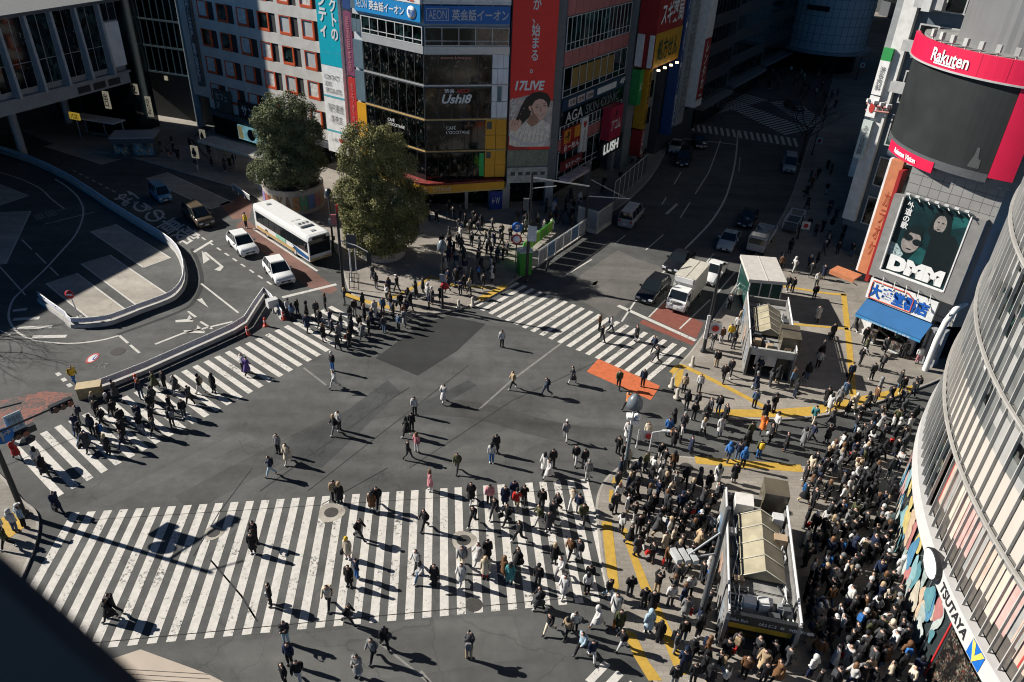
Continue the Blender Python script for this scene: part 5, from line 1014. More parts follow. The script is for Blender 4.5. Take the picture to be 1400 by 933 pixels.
# ---------------------------------------------------------------- vehicles
cglass = M('car_glass', (.012, .016, .018), .05, .05, spec=.8); tyre = M('tyre_rubber', (.02, .02, .02), .85); rimm = M('alloy_rim', (.45, .45, .46), .35, metal=.6)
lampm = M('headlight_glass', (.6, .62, .65), .1, .05, spec=.8); tailm = M('tail_light_red', (.4, .015, .015), .25); platem = M('number_plate_white', (.65, .66, .62), .5)
def paint(n, c, r=.28): return M('car_paint_'+n, c, r, .03, .8, spec=.6)
PW = paint('white', (.74, .74, .73)); PK = paint('black', (.012, .013, .016), .18); PS = paint('silver_blue', (.3, .36, .4)); PB = paint('blue', (.09, .24, .36)); PG = paint('bronze', (.1, .075, .05)); PY = paint('grey', (.3, .31, .32))
def wheel(par, x, y, r, w_=.2):
    o = empty('wheel', (x, y, r)); o.parent = par
    mb = MB(); n = 16; pr = [(-w_/2, r*.62), (-w_/2, r*.94), (-w_*.35, r), (w_*.35, r), (w_/2, r*.94), (w_/2, r*.62)]
    vs = [(px, rr*math.cos(2*math.pi*k/n), rr*math.sin(2*math.pi*k/n)) for px, rr in pr for k in range(n)]
    mb.add(vs, [(i*n+k, i*n+(k+1) % n, (i+1)*n+(k+1) % n, (i+1)*n+k) for i in range(5) for k in range(n)]); mb.build('tyre', tyre, o)
    mb = MB(); s = 1 if x > 0 else -1
    vs = [(s*w_*.45, r*.62*math.cos(2*math.pi*k/n), r*.62*math.sin(2*math.pi*k/n)) for k in range(n)]+[(s*w_*.3, r*.2*math.cos(2*math.pi*k/n), r*.2*math.sin(2*math.pi*k/n)) for k in range(n)]
    f = [(k, (k+1) % n, n+(k+1) % n, n+k) for k in range(n)]+[tuple(n+k for k in range(n))]
    if s < 0: f = [q[::-1] for q in f]
    mb.add(vs, f); mb.build('rim', rimm, o)
def car(name, label, prof, cab, W_, pm, wr=.32, axles=(1.25, -1.3), group=None, cat='car', roofm_=None, zb=.22, lamps=True, belt=None, tail=True):
    """prof: lower body [(y, z_top)] rear->front, cab: greenhouse [(y, z)] base rear, roof rear, roof front, base front"""
    e = empty(name, (0, 0, 0), 0, label, cat, group); h = W_/2
    mb = MB(); secs = []
    for i, (y, z) in enumerate(prof):
        k = .90 if i in (0, len(prof)-1) else 1.0; hw = h*k
        secs.append([(-hw*.92, y, zb), (-hw, y, zb+.18), (-hw, y, zb+(z-zb)*.62), (-hw*.95, y, z-.05), (-hw*.86, y, z), (hw*.86, y, z), (hw*.95, y, z-.05), (hw, y, zb+(z-zb)*.62), (hw, y, zb+.18), (hw*.92, y, zb)])
    mb.loft(secs, 0, True)
    for y in axles:      # dark wheel arches set slightly proud
        for s in (-1, 1):
            n = 12; vs = [(s*(h+.006), y+wr*1.16*math.cos(math.pi*k/n), wr+wr*1.16*math.sin(math.pi*k/n)) for k in range(n+1)]+[(s*(h+.006), y-wr*1.16, zb-.04), (s*(h+.006), y+wr*1.16, zb-.04)]
            f = tuple(range(len(vs))); mb.add(vs, [f if s > 0 else f[::-1]], 1)
    mb.build('body', [pm, tyre], e)
    (y0, z0), (y1, z1), (y2, z2), (y3, z3) = cab; hb, ht = h*.93, h*.78
    mb = MB()
    v = [(-hb, y0, z0), (hb, y0, z0), (hb, y3, z3), (-hb, y3, z3), (-ht, y1, z1), (ht, y1, z1), (ht, y2, z2), (-ht, y2, z2)]
    mb.add(v, [(4, 5, 6, 7), (0, 1, 5, 4)[::-1], (2, 3, 7, 6)[::-1], (1, 2, 6, 5)[::-1], (3, 0, 4, 7)[::-1]]); gl = mb.build('windows', cglass, e)
    mb = MB()
    t = .07; L = [Vector(p) for p in v]
    for a, b in ((0, 4), (1, 5), (2, 6), (3, 7)): mb = MB(); mb.tube([L[a], L[b]], .035, 5); mb.build('pillar', pm, e)
    for f_ in (.36, .68):
        for a, b, c, d in ((0, 3, 4, 7), (1, 2, 5, 6)): mb = MB(); mb.tube([L[a].lerp(L[b], f_), L[c].lerp(L[d], f_)], .02, 4); mb.build('pillar', pm, e)
    mb = MB(); rz = .05
    R_ = [(-ht*.99, y1-.03, z1-.03), (ht*.99, y1-.03, z1-.03), (ht*.99, y2+.05, z2-.03), (-ht*.99, y2+.05, z2-.03)]; R2 = [(-ht*.9, y1+.1, z1+rz), (ht*.9, y1+.1, z1+rz), (ht*.9, y2-.12, z2+rz), (-ht*.9, y2-.12, z2+rz)]
    mb.add(R_+R2, [(0, 1, 5, 4), (1, 2, 6, 5), (2, 3, 7, 6), (3, 0, 4, 7), (4, 5, 6, 7)]); mb.build('roof', roofm_ or pm, e)
    for y in axles:
        for s in (-1, 1): wheel(e, s*(h-.09), y, wr)
    yf, zf = prof[-1]; yr, zr_ = prof[0]
    zl = zb+(prof[-2][1]-zb)*.72
    for s in (-1, 1):
        mb = MB(); mb.box((s*h*.68, yf-.05, zl), (h*.4, .22, .15)); mb.build('headlight', lampm, e)
        mb = MB(); mb.box((s*h*.74, yr+.03, zb+(prof[1][1]-zb)*.75), (h*.26, .14, .22)); mb.build('tail_light', tailm, e)
        mb = MB(); mb.box((s*(h+.1), y3-.35, z3+.08), (.2, .14, .15)); mb.build('side_mirror', pm, e)
    mb = MB(); mb.box((0, yf+.02, zb+.2), (.36, .03, .17)); mb.build('number_plate', platem, e)
    mb = MB(); mb.box((0, yr-.02, zb+.35), (.36, .03, .17)); mb.build('number_plate', platem, e)
    mb = MB(); mb.box((0, yf+.01, zl-.12), (h*.95, .03, .14)); mb.box((0, yf+.012, zb+.05), (h*1.3, .03, .12)); mb.build('grille', black, e)
    return e
def place(e, a, b, W_, side, mid=0):
    """a, b: pixels of the visible lower side, rear then front"""
    A, B_ = g(*a), g(*b); d = (B_-A).normalized(); n = Vector((d.y, -d.x, 0))*side
    c = (A+B_)/2+n*W_/2; e.location = (c.x, c.y, .0); e.rotation_euler = (0, 0, math.atan2(-d.x, d.y)); return e
SUVP = [(-2.15, .85), (-2.1, .98), (-1.0, 1.0), (.75, 1.0), (1.75, .93), (2.1, .78), (2.16, .6)]; SUVC = [(-2.05, .97), (-1.55, 1.56), (.15, 1.6), (1.05, 1.0)]
SEDP = [(-2.2, .75), (-2.1, .95), (-1.35, .97), (.8, .95), (1.8, .85), (2.18, .7), (2.24, .55)]; SEDC = [(-1.7, .95), (-1.0, 1.38), (.1, 1.42), (1.0, .94)]
VANP = [(-2.3, .95), (-2.28, 1.12), (-1, 1.12), (1.2, 1.1), (1.95, .98), (2.3, .8), (2.34, .55)]; VANC = [(-2.26, 1.1), (-2.1, 1.82), (.6, 1.86), (1.65, 1.1)]
c = car('parked_car', 'white crossover car stopped behind the bus, front end nearest the barrier tip', SUVP, SUVC, 1.8, PW, group='white cars in the left lane')
place(c, (358.6, 367.5), (379.5, 396), 1.8, -1)
c2 = dup(c); c2['label'] = 'white crossover car one length back, in line with the yellow vested guard'; place(c2, (310, 333), (331, 355), 1.8, -1)
c = car('parked_car', 'small boxy blue van in the shade of the bus rotary', [(-1.65, .9), (-1.62, 1.0), (0, 1.0), (1.1, .98), (1.5, .85), (1.68, .6)], [(-1.62, .98), (-1.5, 1.74), (.75, 1.74), (1.3, .98)], 1.5, PB, .27, (1.1, -1.1), cat='van'); place(c, (201, 265), (222, 284), 1.5, -1)
c = car('parked_car', 'dark bronze minivan at the sun and shade line behind the white cars', VANP, [(-2.2, 1.1), (-1.95, 1.7), (.5, 1.74), (1.55, 1.1)], 1.78, PG); place(c, (250, 297), (271, 314), 1.78, -1)
c = car('parked_car', 'glossy black estate car waiting first in line at the far zebra crossing', [(-2.3, .85), (-2.25, 1.0), (-1.0, 1.02), (.9, 1.0), (1.9, .9), (2.25, .75), (2.32, .58)], [(-2.15, 1.0), (-1.8, 1.5), (.1, 1.56), (1.2, 1.0)], 1.8, PK, .33, (1.4, -1.4)); place(c, (917, 394), (893, 420), 1.85, 1)
c = car('parked_car', 'black sedan waiting behind the black estate car', SEDP, SEDC, 1.8, PK); place(c, (951, 356), (926, 379), 1.8, 1)
c = car('parked_car', 'white sedan beside the box truck with a white roof', SEDP, SEDC, 1.75, PW); place(c, (996, 370), (975, 395), 1.75, 1)
c = car('parked_car', 'pale blue grey taxi waiting behind the white sedan', SEDP, SEDC, 1.75, PS); mb = MB(); mb.box((0, -.3, 1.52), (.5, .2, .14)); mb.build('roof_light', M('lamp_housing'), c); place(c, (1013, 327), (1000, 349), 1.75, 1)
c = car('parked_car', 'dark sedan deep in the street shade behind the taxi', SEDP, SEDC, 1.75, PK); place(c, (1037, 296), (1027, 317), 1.75, 1)
c = car('parked_car', 'off white delivery van driving away beside the louvred kerb hut', [(-2.3, 1.0), (-2.3, 1.15), (0, 1.15), (1.7, 1.12), (2.2, .95), (2.35, .6)], [(-2.28, 1.12), (-2.15, 1.95), (1.0, 1.98), (1.9, 1.12)], 1.72, PY, .31, (1.3, -1.2), cat='van', roofm_=M('off_white_paint', (.55, .54, .5), .4)); place(c, (861, 319), (882, 293), 1.72, -1)
c = car('parked_car', 'grey minivan alone in the shaded lane before the far junction', VANP, VANC, 1.8, PY); place(c, (1088.5, 222), (1087, 243), 1.8, 1)
# small far cars in the deep shade
far = [((966, 205), (961, 194), PK, 'dark car with red tail lights waiting at the far stop line'), ((929, 214), (935, 200), PY, 'grey car in the left lane before the far junction'), ((1007, 110), (1005, 101), PW, 'white van just past the far zebra crossing'),
       ((964, 41), (962, 33), PW, 'white van queued farthest up the left queue'), ((975, 63), (972, 54), PS, 'pale taxi queued behind the farthest white van'), ((984, 85), (980, 76), PK, 'black taxi queued near the far crossing with bright lamps'), ((989, 47), (986, 39), PY, 'wide pale van queued on the right side far up'), ((957, 20), (956, 13), PK, 'black car far up the street'), ((968, 14), (967, 8), PY, 'grey car at the very top of the street'), ((978, 103), (976, 94), PK, 'dark car right behind the far zebra stripes'),
       ((951, 48), (948, 38), PW, 'white car leading the left side of the far queue'), ((955, 84), (951, 73), PY, 'grey car alone in the left lane above the far junction'), ((947, 30), (945, 22), PK, 'black car behind the leading white car far up'), ((975, 30), (973, 22), PS, 'pale blue car in the middle of the far queue'), ((993, 66), (990, 56), PW, 'white van between the pale taxi and the kerb'), ((996, 88), (993, 78), PK, 'black van by the kerb near the far crossing'), ((1098, 152), (1085, 146), PG, 'bronze car turning at the far junction by the bare tree'), ((940, 232), (946, 216), PK, 'black car in the left lane opposite the grey minivan')]
for a, b, m, lab in far:
    c = car('parked_car', lab, VANP if 'van' in lab else SEDP, VANC if 'van' in lab else SEDC, 1.75, m, cat='van' if 'van' in lab else 'car', group='cars far up the shaded street'); place(c, b, a, 1.75, 1)
# white box truck
e = empty('box_truck', (0, 0, 0), 0, 'white box truck stopped on the brick red lane', 'truck'); W_ = 2.0
box_w = M('truck_box_cream', (.55, .53, .47), .5, .06); cabw = M('truck_cab_white', (.7, .7, .68), .35, .04)
mb = MB(); mb.box((0, -1.0, 2.0), (2.06, 4.3, 2.35)); mb.build('cargo_box', box_w, e)
mb = MB(); mb.box((0, -1.0, 3.19), (2.1, 4.34, .06)); mb.box((0, -1.0, 3.23), (.08, 4.1, .04)); mb.build('box_roof', M('truck_roof', (.5, .47, .4), .55, .1), e)
mb = MB(); hx = .93
mb.loft([[(-hx, 1.2, .5), (hx, 1.2, .5), (hx, 1.2, 2.0), (hx*.92, 1.2, 2.3), (-hx*.92, 1.2, 2.3), (-hx, 1.2, 2.0)], [(-hx, 2.2, .45), (hx, 2.2, .45), (hx, 2.2, 2.0), (hx*.9, 2.2, 2.25), (-hx*.9, 2.2, 2.25), (-hx, 2.2, 2.0)], [(-hx, 2.85, .42), (hx, 2.85, .42), (hx, 2.8, 1.3), (hx*.88, 2.62, 1.5), (-hx*.88, 2.62, 1.5), (-hx, 2.8, 1.3)]], 0, False); mb.build('cab', cabw, e)
mb = MB(); mb.add([(-.8, 2.27, 2.2), (.8, 2.27, 2.2), (.84, 2.69, 1.5), (-.84, 2.69, 1.5)], [(0, 3, 2, 1)]); mb.build('windscreen', cglass, e)
for s in (-1, 1): mb = MB(); mb.box((s*.935, 1.95, 1.72), (.03, .8, .5)); mb.build('side_window', cglass, e); mb = MB(); mb.box((s*.66, 2.86, .92), (.36, .06, .2)); mb.build('headlight', lampm, e); mb = MB(); mb.tube([(s*.95, 2.6, 1.6), (s*1.2, 2.75, 1.9)], .03, 5); mb.box((s*1.2, 2.76, 1.85), (.16, .1, .34)); mb.build('side_mirror', black, e)
mb = MB(); mb.box((0, 2.87, .62), (1.7, .05, .2)); mb.build('bumper', grey, e); mb = MB(); mb.box((0, 2.905, .62), (.36, .02, .17)); mb.build('number_plate', platem, e)
mb = MB()
for k in range(3): mb.box((0, 2.83, 1.08+k*.1), (1.1, .06, .05))
mb.build('grille', dgrey, e); mb = MB(); mb.box((0, -.5, .6), (.9, 5.2, .3)); mb.build('chassis', dgrey, e)
mb = MB(); mb.box((0, 1.05, 2.9), (1.7, .5, .5)); mb.build('wind_deflector', cabw, e)
for y in (2.1, -1.9):
    for s in (-1, 1): wheel(e, s*.85, y, .38, .24)
place(e, (966, 398), (933, 438), 2.06, 1); e.scale = (.93, .93, .93)
# flatbed truck behind the lift kiosk
e = empty('flatbed_truck', (0, 0, 0), 0, 'grey flatbed truck with a loaded bed half hidden behind the glass lift kiosk', 'truck')
mb = MB(); mb.box((0, 1.9, 1.35), (1.8, 1.5, 1.5)); mb.build('cab', PY, e); mb = MB(); mb.box((0, 2.66, 1.65), (1.6, .04, .6)); mb.box((0, 1.9, 2.12), (1.5, 1.1, .04)); mb.build('windscreen', cglass, e)
mb = MB(); mb.box((0, -1.2, .95), (1.9, 4.4, .12)); mb.box((-.93, -1.2, 1.2), (.06, 4.4, .4)); mb.box((.93, -1.2, 1.2), (.06, 4.4, .4)); mb.box((0, -3.38, 1.2), (1.8, .06, .4)); mb.build('bed', lgrey, e)
mb = MB(); rr = random.Random(2)
for k in range(14): mb.box((rr.uniform(-.6, .6), rr.uniform(-3, .6), 1.25+rr.random()*.2), (.5+rr.random()*.4, .4+rr.random()*.5, .35), rr.random())
mb.build('load', M('grey_sacks', (.25, .27, .28), .8, .3, 2), e)
for y in (1.9, -2):
    for s in (-1, 1): wheel(e, s*.8, y, .36, .22)
place(e, (1062, 322), (1038, 362), 1.9, 1)
# route bus
e = empty('route_bus', (0, 0, 0), 0, 'white city bus with blue and tan trim standing at the red brown bus lane', 'bus'); L_, W_, H_ = 10.6, 2.45, 2.95
bw = M('bus_white', (.7, .7, .68), .35, .04)
def bsec(y, k=1, zt=H_): h = W_/2*k; return [(-h, y, .35), (-h, y, 1.0), (-h, y, zt-.35), (-h*.93, y, zt-.06), (-h*.8, y, zt), (h*.8, y, zt), (h*.93, y, zt-.06), (h, y, zt-.35), (h, y, 1.0), (h, y, .35)]
mb = MB(); mb.loft([bsec(-L_/2, .98), bsec(-L_/2+.1), bsec(L_/2-.35), bsec(L_/2, .97, H_-.08)], 0, False); mb.build('body', bw, e)
for s in (-1, 1):
    mb = MB(); mb.box((s*(W_/2+.004), .1, 1.78), (.03, 9.9, 1.12)); w0 = mb.build('side_windows', cglass, e)
    mb = MB()
    for k in range(9): mb.box((s*(W_/2+.02), -4.6+k*1.18, 1.78), (.03, .06, 1.12))
    mb.build('window_bars', black, w0)
    mb = MB(); mb.box((s*(W_/2+.006), -1.2, .58), (.03, 7.6, .34)); mb.build('tan_skirt', M('bus_tan', (.48, .33, .14), .5), e)
    mb = MB(); vs = [(s*(W_/2+.012), y, z) for y, z in ((2.2, 1.2), (5.1, .85), (5.1, .5), (3.2, .5))]; mb.add(vs, [(0, 1, 2, 3), (3, 2, 1, 0)]); mb.build('blue_swoosh', M('bus_blue', (.03, .17, .42), .4), e)
    mb = MB(); mb.box((s*(W_/2+.02), .0, .98), (.03, 1.9, .42)); mb.build('advert_panel', M('mint_panel', (.25, .48, .36), .5, .2, 3), e)
    mb = MB(); mb.box((s*(W_/2+.3), L_/2+.05, 2.1), (.22, .16, .42)); mb.tube([(s*(W_/2-.1), L_/2, 2.4), (s*(W_/2+.3), L_/2+.05, 2.3)], .03, 5); mb.build('side_mirror', black, e)
    mb = MB(); mb.box((s*.9, L_/2+.0, .72), (.4, .05, .2)); mb.build('headlight', lampm, e)
for y in (2.55, -2.9):
    for s in (-1, 1): wheel(e, s*(W_/2-.14), y, .48, .32)
mb = MB(); mb.box((0, L_/2+.0, 1.72), (2.2, .05, 1.5)); mb.build('windscreen', cglass, e)
mb = MB(); mb.box((0, L_/2+.03, 2.62), (1.5, .03, .26)); mb.build('destination_board', black, e)
mb = MB(); mb.box((0, L_/2+.01, .5), (2.3, .06, .2)); mb.build('bumper', M('bus_tan'), e); mb = MB(); mb.box((0, L_/2+.045, .62), (.4, .02, .18)); mb.build('number_plate', platem, e)
mb = MB(); mb.box((0, 2.6, H_+.1), (1.3, 1.1, .2)); 
mb.build('roof_unit', M('roof_unit_grey', (.5, .5, .49), .6), e)
mb = MB()
for k in (-1, 0, 1): mb.lathe([(.15, 0), (.15, .05)], 12, (k*.4, 2.6, H_+.2))
mb.build('roof_fans', dgrey, e)
for y in (-4.2, 4.3): mb = MB(); mb.box((0, y, H_+.03), (.5, .35, .06)); mb.build('roof_hatch', grey, e)
txt(e, '都営バス', (0, 0, 0), (1, 0, 0), (0, 1, 0), 1.0, .3, M('grey_lettering'), bold=.01).location = (-.5, 1.0, H_+.0)
place(e, (348, 314), (427, 365), W_, -1)
# white framed trailer and far handcart by the right pavement
e = empty('frame_trailer', g(1083, 312), R(-28), 'low trailer with white tube frames parked on the shaded pavement edge', 'trailer')
mb = MB(); mb.box((0, 0, .55), (1.5, 4.6, .12)); mb.build('deck', dgrey, e)
for y in (-2.2, 0, 2.2): mb = MB(); mb.tube([(-.75, y, .6), (-.75, y, 1.5), (.75, y, 1.5), (.75, y, .6)], .045, 6); mb.build('hoop', white, e)
mb = MB()
for x in (-.75, .75): mb.tube([(x, -2.2, 1.5), (x, 2.2, 1.5)], .045)
mb.build('rail', white, e)
for s in (-1, 1): wheel(e, s*.7, 0, .3)
# ---------------------------------------------------------------- trees
def leafmat(name, a, b):
    m = bpy.data.materials.new(name); m.use_nodes = True; t = m.node_tree; N = t.nodes; L = t.links; p = N['Principled BSDF']; p.inputs['Roughness'].default_value = .75; p.inputs['Specular IOR Level'].default_value = .15
    ge = N.new('ShaderNodeNewGeometry'); tc = N.new('ShaderNodeTexCoord'); n = N.new('ShaderNodeTexNoise'); n.inputs['Scale'].default_value = .9; n.inputs['Detail'].default_value = 4; L.new(tc.outputs['Object'], n.inputs['Vector'])
    ad = N.new('ShaderNodeMath'); ad.operation = 'MULTIPLY_ADD'; L.new(ge.outputs['Random Per Island'], ad.inputs[0]); ad.inputs[1].default_value = .5; L.new(n.outputs[0], ad.inputs[2])
    r = ramp(N, L, ad.outputs[0], [(.35, a), (.95, b)]); L.new(r.outputs[0], p.inputs['Base Color'])
    return m
bark = M('bark', (.07, .055, .042), .9, .3, 3, bump=.6)
def crown_mesh(name, lobes, nsub, rng, leaf=.115):
    """leaf sprays on many small uneven boughs that bulge out of a few large masses"""
    mb = MB()
    for k in range(nsub):
        c, rad = rng.choices(lobes, weights=[r[0]*r[1] for _, r in lobes])[0]
        d = Vector((rng.gauss(0, 1), rng.gauss(0, 1), rng.gauss(.1, .9))).normalized(); q = .76+.28*rng.random()
        b0 = Vector((c[0]+d.x*rad[0]*q, c[1]+d.y*rad[0]*q, c[2]+d.z*rad[1]*q)); br = .4+rng.random()*.45; up = (d+Vector((0, 0, .5))).normalized()
        for j in range(int(300*br)):
            n = Vector((rng.gauss(0, 1), rng.gauss(0, 1), rng.gauss(0, 1))).normalized()
            if n.dot(up) < -.25: n = -n
            p = b0+n*br*(.55+.5*rng.random()**.6)*Vector((1, 1, .8)).x; p.z -= .12*br
            t = (n+Vector((rng.gauss(0, .4), rng.gauss(0, .4), rng.gauss(.15, .35)))).normalized(); u = t.orthogonal().normalized(); a = rng.random()*6.3; u, v = u*math.cos(a)+t.cross(u)*math.sin(a), t.cross(u)*math.cos(a)-u*math.sin(a); v = (v*.85+t*.3).normalized(); s_ = leaf*(.6+rng.random()*.8)
            mb.add([p, p+u*s_*.42+v*s_*.55, p+v*s_*1.2, p-u*s_*.42+v*s_*.55], [(0, 1, 2, 3)])
    return mb
def planter_tree(base, label, lobes, n, seed, lm, planter_r, planter_h, plab, trunk_h, core):
    c = g(*base); rng = random.Random(seed)
    e = empty('evergreen_tree', (c.x, c.y, .13), 0, label, 'tree')
    mb = MB(); mb.tube([(0, 0, .5), (.08, 0, 2), (-.05, .1, trunk_h)], [.38, .3, .22], 10)
    for k in range(7):
        a = k*.9; mb.tube([(0, 0, trunk_h*(.5+.06*k)), (1.0*math.cos(a), 1.0*math.sin(a), trunk_h*(.75+.06*k)), (2.0*math.cos(a), 2.0*math.sin(a), trunk_h*(1.0+.08*k))], [.15, .1, .04], 6)
    mb.build('trunk', bark, e)
    crown_mesh('crown', lobes, n, rng).build('crown', lm, e)
    p = empty('planter', (c.x, c.y, .13), 0, plab, 'planter'); 
    mb = MB(); mb.lathe([(planter_r*.98, 0), (planter_r, planter_h), (planter_r-.22, planter_h), (planter_r-.24, planter_h-.2), (0, planter_h-.2)], 40, smooth=False); mb.build('wall', M('planter_stone', (.43, .39, .34), .8, .12, 1), p)
    mb = MB(); mb.lathe([(planter_r-.25, planter_h-.17), (planter_r*.5, planter_h+.05), (0, planter_h+.12)], 24); mb.build('soil', M('soil', (.05, .04, .03), .95, .4, 3), p)
    return e, p
LM1 = leafmat('leaves_dark', (.026, .035, .015), (.2, .22, .11)); LM2 = leafmat('leaves_olive', (.032, .039, .014), (.27, .26, .105))
lob1 = [((.9, .3, 8.2), (2.6, 2.0)), ((0, 0, 4.9), (3.6, 1.9)), ((.8, -1.5, 4.3), (2.5, 1.4)), ((-1.5, -1.2, 4.4), (2.4, 1.4)), ((.1, .2, 7.6), (3.1, 2.2)), ((-.2, .1, 9.6), (2.7, 1.9)), ((.2, 0, 11.2), (1.9, 1.2)), ((-1.5, -.9, 4.6), (1.8, 1.4)), ((1.3, -.8, 6.3), (1.9, 1.7)), ((-1.3, -.5, 8.9), (1.7, 1.6)), ((1.5, .4, 9.6), (1.5, 1.5))]
e, p = planter_tree((404, 281), 'tall dark evergreen tree in the lettered round planter behind the bus', lob1, 520, 5, LM1, 3.3, 2.7, 'large round pale planter with multicoloured letters around it', 5, 0)
pc = Vector(p.location)
for i, ch in enumerate('SHIBUYASHIBUYA'):
    a = R(184+i*15); ex = Vector((-math.sin(a), math.cos(a), 0)); c = Vector((math.cos(a), math.sin(a), 0))
    col = [(.45, .2, .2), (.45, .3, .15), (.25, .2, .42), (.4, .14, .1), (.45, .25, .08), (.2, .13, .08), (.16, .11, .08), (.42, .22, .1), (.1, .32, .18), (.14, .2, .4)][i % 10]
    txt(p, ch, pc+c*3.32+ex*(-.4)+Vector((0, 0, .5)), ex, (0, 0, 1), .78, 1.6, M('planter_letter_%d' % (i % 10), col, .6), bold=.06)
lob2 = [((2.0, .2, 5.4), (2.3, 2.0)), ((-1.9, .1, 6.0), (1.9, 1.9)), ((1.7, 0, 9.6), (1.7, 1.6)), ((-1.5, 0, 9.4), (1.7, 1.5)), ((.1, 0, 2.9), (3.5, 1.9)), ((.6, -1.2, 2.5), (2.6, 1.3)), ((-1.2, -.9, 2.3), (2.2, 1.4)), ((-.9, -.6, 5.2), (2.5, 2.1)), ((.9, .1, 6.0), (2.8, 2.2)), ((0, .1, 8.4), (2.4, 1.9)), ((-.2, 0, 10.6), (2.6, 1.7)), ((.9, -.2, 11.2), (1.7, 1.3)), ((-1.0, .1, 11.6), (1.6, 1.1)), ((1.5, -.3, 3.0), (1.8, 1.3)), ((-1.8, -.4, 4.0), (1.6, 1.4))]
planter_tree((523, 348), 'broad olive green evergreen tree on the corner in the low pale planter', lob2, 640, 9, LM2, 2.3, .75, 'low round stone planter under the olive green tree', 4.2, 0)
def bare_tree(c, label, H_, seed, spread=1.0):
    rng = random.Random(seed); e = empty('bare_tree', c, 0, label, 'tree'); mb = MB(); mt = MB()
    mt.tube([(0, 0, 0), (.1, .05, H_*.25), (0, .1, H_*.45)], [.22, .16, .13], 8)
    def br(p, d, L, r, k):
        q = p+d*L*.5+Vector((rng.gauss(0, .08), rng.gauss(0, .08), .05))*L; s = p+d*L+Vector((0, 0, .06))*L
        mb.tube([p, q, s], [r, r*.8, r*.55], 5 if k < 2 else 3, caps=False)
        if k < 4:
            for j in range(3 if k < 3 else 2):
                dd = (d+Vector((rng.gauss(0, .55)*spread, rng.gauss(0, .55)*spread, rng.gauss(.12, .3)))).normalized(); br(p.lerp(s, .55+.45*rng.random()) if j else s, dd, L*(.62+.2*rng.random()), r*.55, k+1)
    for k in range(7):
        a = k*2.4; br(Vector((0, .08, H_*(.28+.03*k))), Vector((math.cos(a)*.8*spread, math.sin(a)*.8*spread, .75)).normalized(), H_*.27, .085, 0)
    mt.build('trunk', bark, e); mb.build('crown', bark, e); return e
c = g(1093, 222); bare_tree((c.x, c.y, .0), 'bare dark tree at the right kerb of the shaded far junction', 10, 3)
bare_tree((-49.5, 51.5, 0), 'bare street tree off the left edge casting branch shadows over the rotary', 9, 8, 1.25)
bare_tree((-55, 44.5, 0), 'second bare street tree off the left edge beside the salmon surfacing', 9, 14, 1.2)
# ---------------------------------------------------------------- barriers
vinyl = M('pale_violet_guard_sheet', (.52, .52, .58), .35, .12, 1.5); guardw = M('guard_white', (.68, .67, .66), .5); basec = M('barrier_base_concrete', (.4, .385, .36), .8, .15, 1)
def barrier(name, label, px, h, wbase=.5, step=2.0, panels=False):
    P = [Vector(p) for p in W(px)]; e = empty(name, (P[0].x, P[0].y, 0), 0, label, 'barrier')
    L_, R_ = [], []
    for i, p in enumerate(P):
        t = (P[min(i+1, len(P)-1)]-P[max(i-1, 0)]).normalized(); n = Vector((-t.y, t.x)); L_.append(p+n*wbase/2); R_.append(p-n*wbase/2)
    mb = MB(); mb.loft([[(*R_[i], 0), (*(R_[i].lerp(L_[i], .15)), .3), (*(R_[i].lerp(L_[i], .85)), .3), (*L_[i], 0)] for i in range(len(P))], 0, False); mb.build('base', basec, e, world=True)
    for z, r, m in ((h, .055, guardw), (h*.62, .045, guardw), (.5, .04, guardw)):
        mb = MB(); mb.tube([(*p, z) for p in P], r, 6); mb.build('rail', m, e, world=True)
    mb = MB(); vs = []; 
    for i in range(len(P)): a = P[i].lerp(R_[i], .3); b = P[i].lerp(L_[i], .3); vs += [(*a, h*.5), (*P[i].lerp(R_[i], .12), h*.95), (*b, h*.62)]
    fs = []
    for i in range(len(P)-1): fs += [(3*i, 3*i+3, 3*i+4, 3*i+1), (3*i+1, 3*i+4, 3*i+5, 3*i+2)]
    mb.add(vs, fs); mb.build('guard_sheet', vinyl, e, world=True)
    d = 0
    for a, b in zip(P, P[1:]):
        Ls = (b-a).length
        while d < Ls:
            q = a.lerp(b, d/Ls); mb = MB(); mb.tube([(*q, .4), (*q, h+.06)], .05, 6); mb.build('post', guardw, e, world=True); d += step
        d -= Ls
    return e
barrier('guard_barrier', 'long curved white guard barrier around the bus rotary, half in shade', smooth([(-60, 188), (0, 208), (45, 223), (95, 247), (150, 283), (200, 314), (226, 330), (243, 345), (252, 366), (252, 388), (243, 404), (228, 414), (190, 428), (155, 442), (130, 446), (100, 447), (92, 438), (72, 424), (55, 411)], 2), .82, .5)
barrier('guard_barrier', 'straight white guard barrier along the left zebra crossing with a pointed end', [(109, 543), (150, 529), (200, 509), (240, 491), (285, 471), (320, 455), (336, 445), (349, 424), (362, 405), (372, 414), (380, 426), (387, 437)], .85, .42)
sheet('kerb_band', band(smooth([(262, 340), (272, 362), (276, 386), (268, 408), (246, 426), (160, 458)]), .35), 1, ASPH2, 'dark resurfaced edge strip outside the rotary barrier', 'road', px=False)
def bollard(x, y, lab, r=.12, h=.75, m=None, z=0, bands=True):
    c = g(x, y, z); e = empty('bollard', (c.x, c.y, z), 0, lab, 'bollard'); mb = MB(); mb.lathe([(r*1.9, 0), (r*1.9, .05), (r, .07), (r*.9, h), (r*.5, h+.05), (0, h+.06)], 12); mb.build('post', m or M('red_bollard', (.55, .06, .03), .5), e)
    if bands: mb = MB(); mb.lathe([(r*.99+.012, h*.6), (r*.97+.012, h*.75)], 12); mb.build('reflector', white, e)
    return e
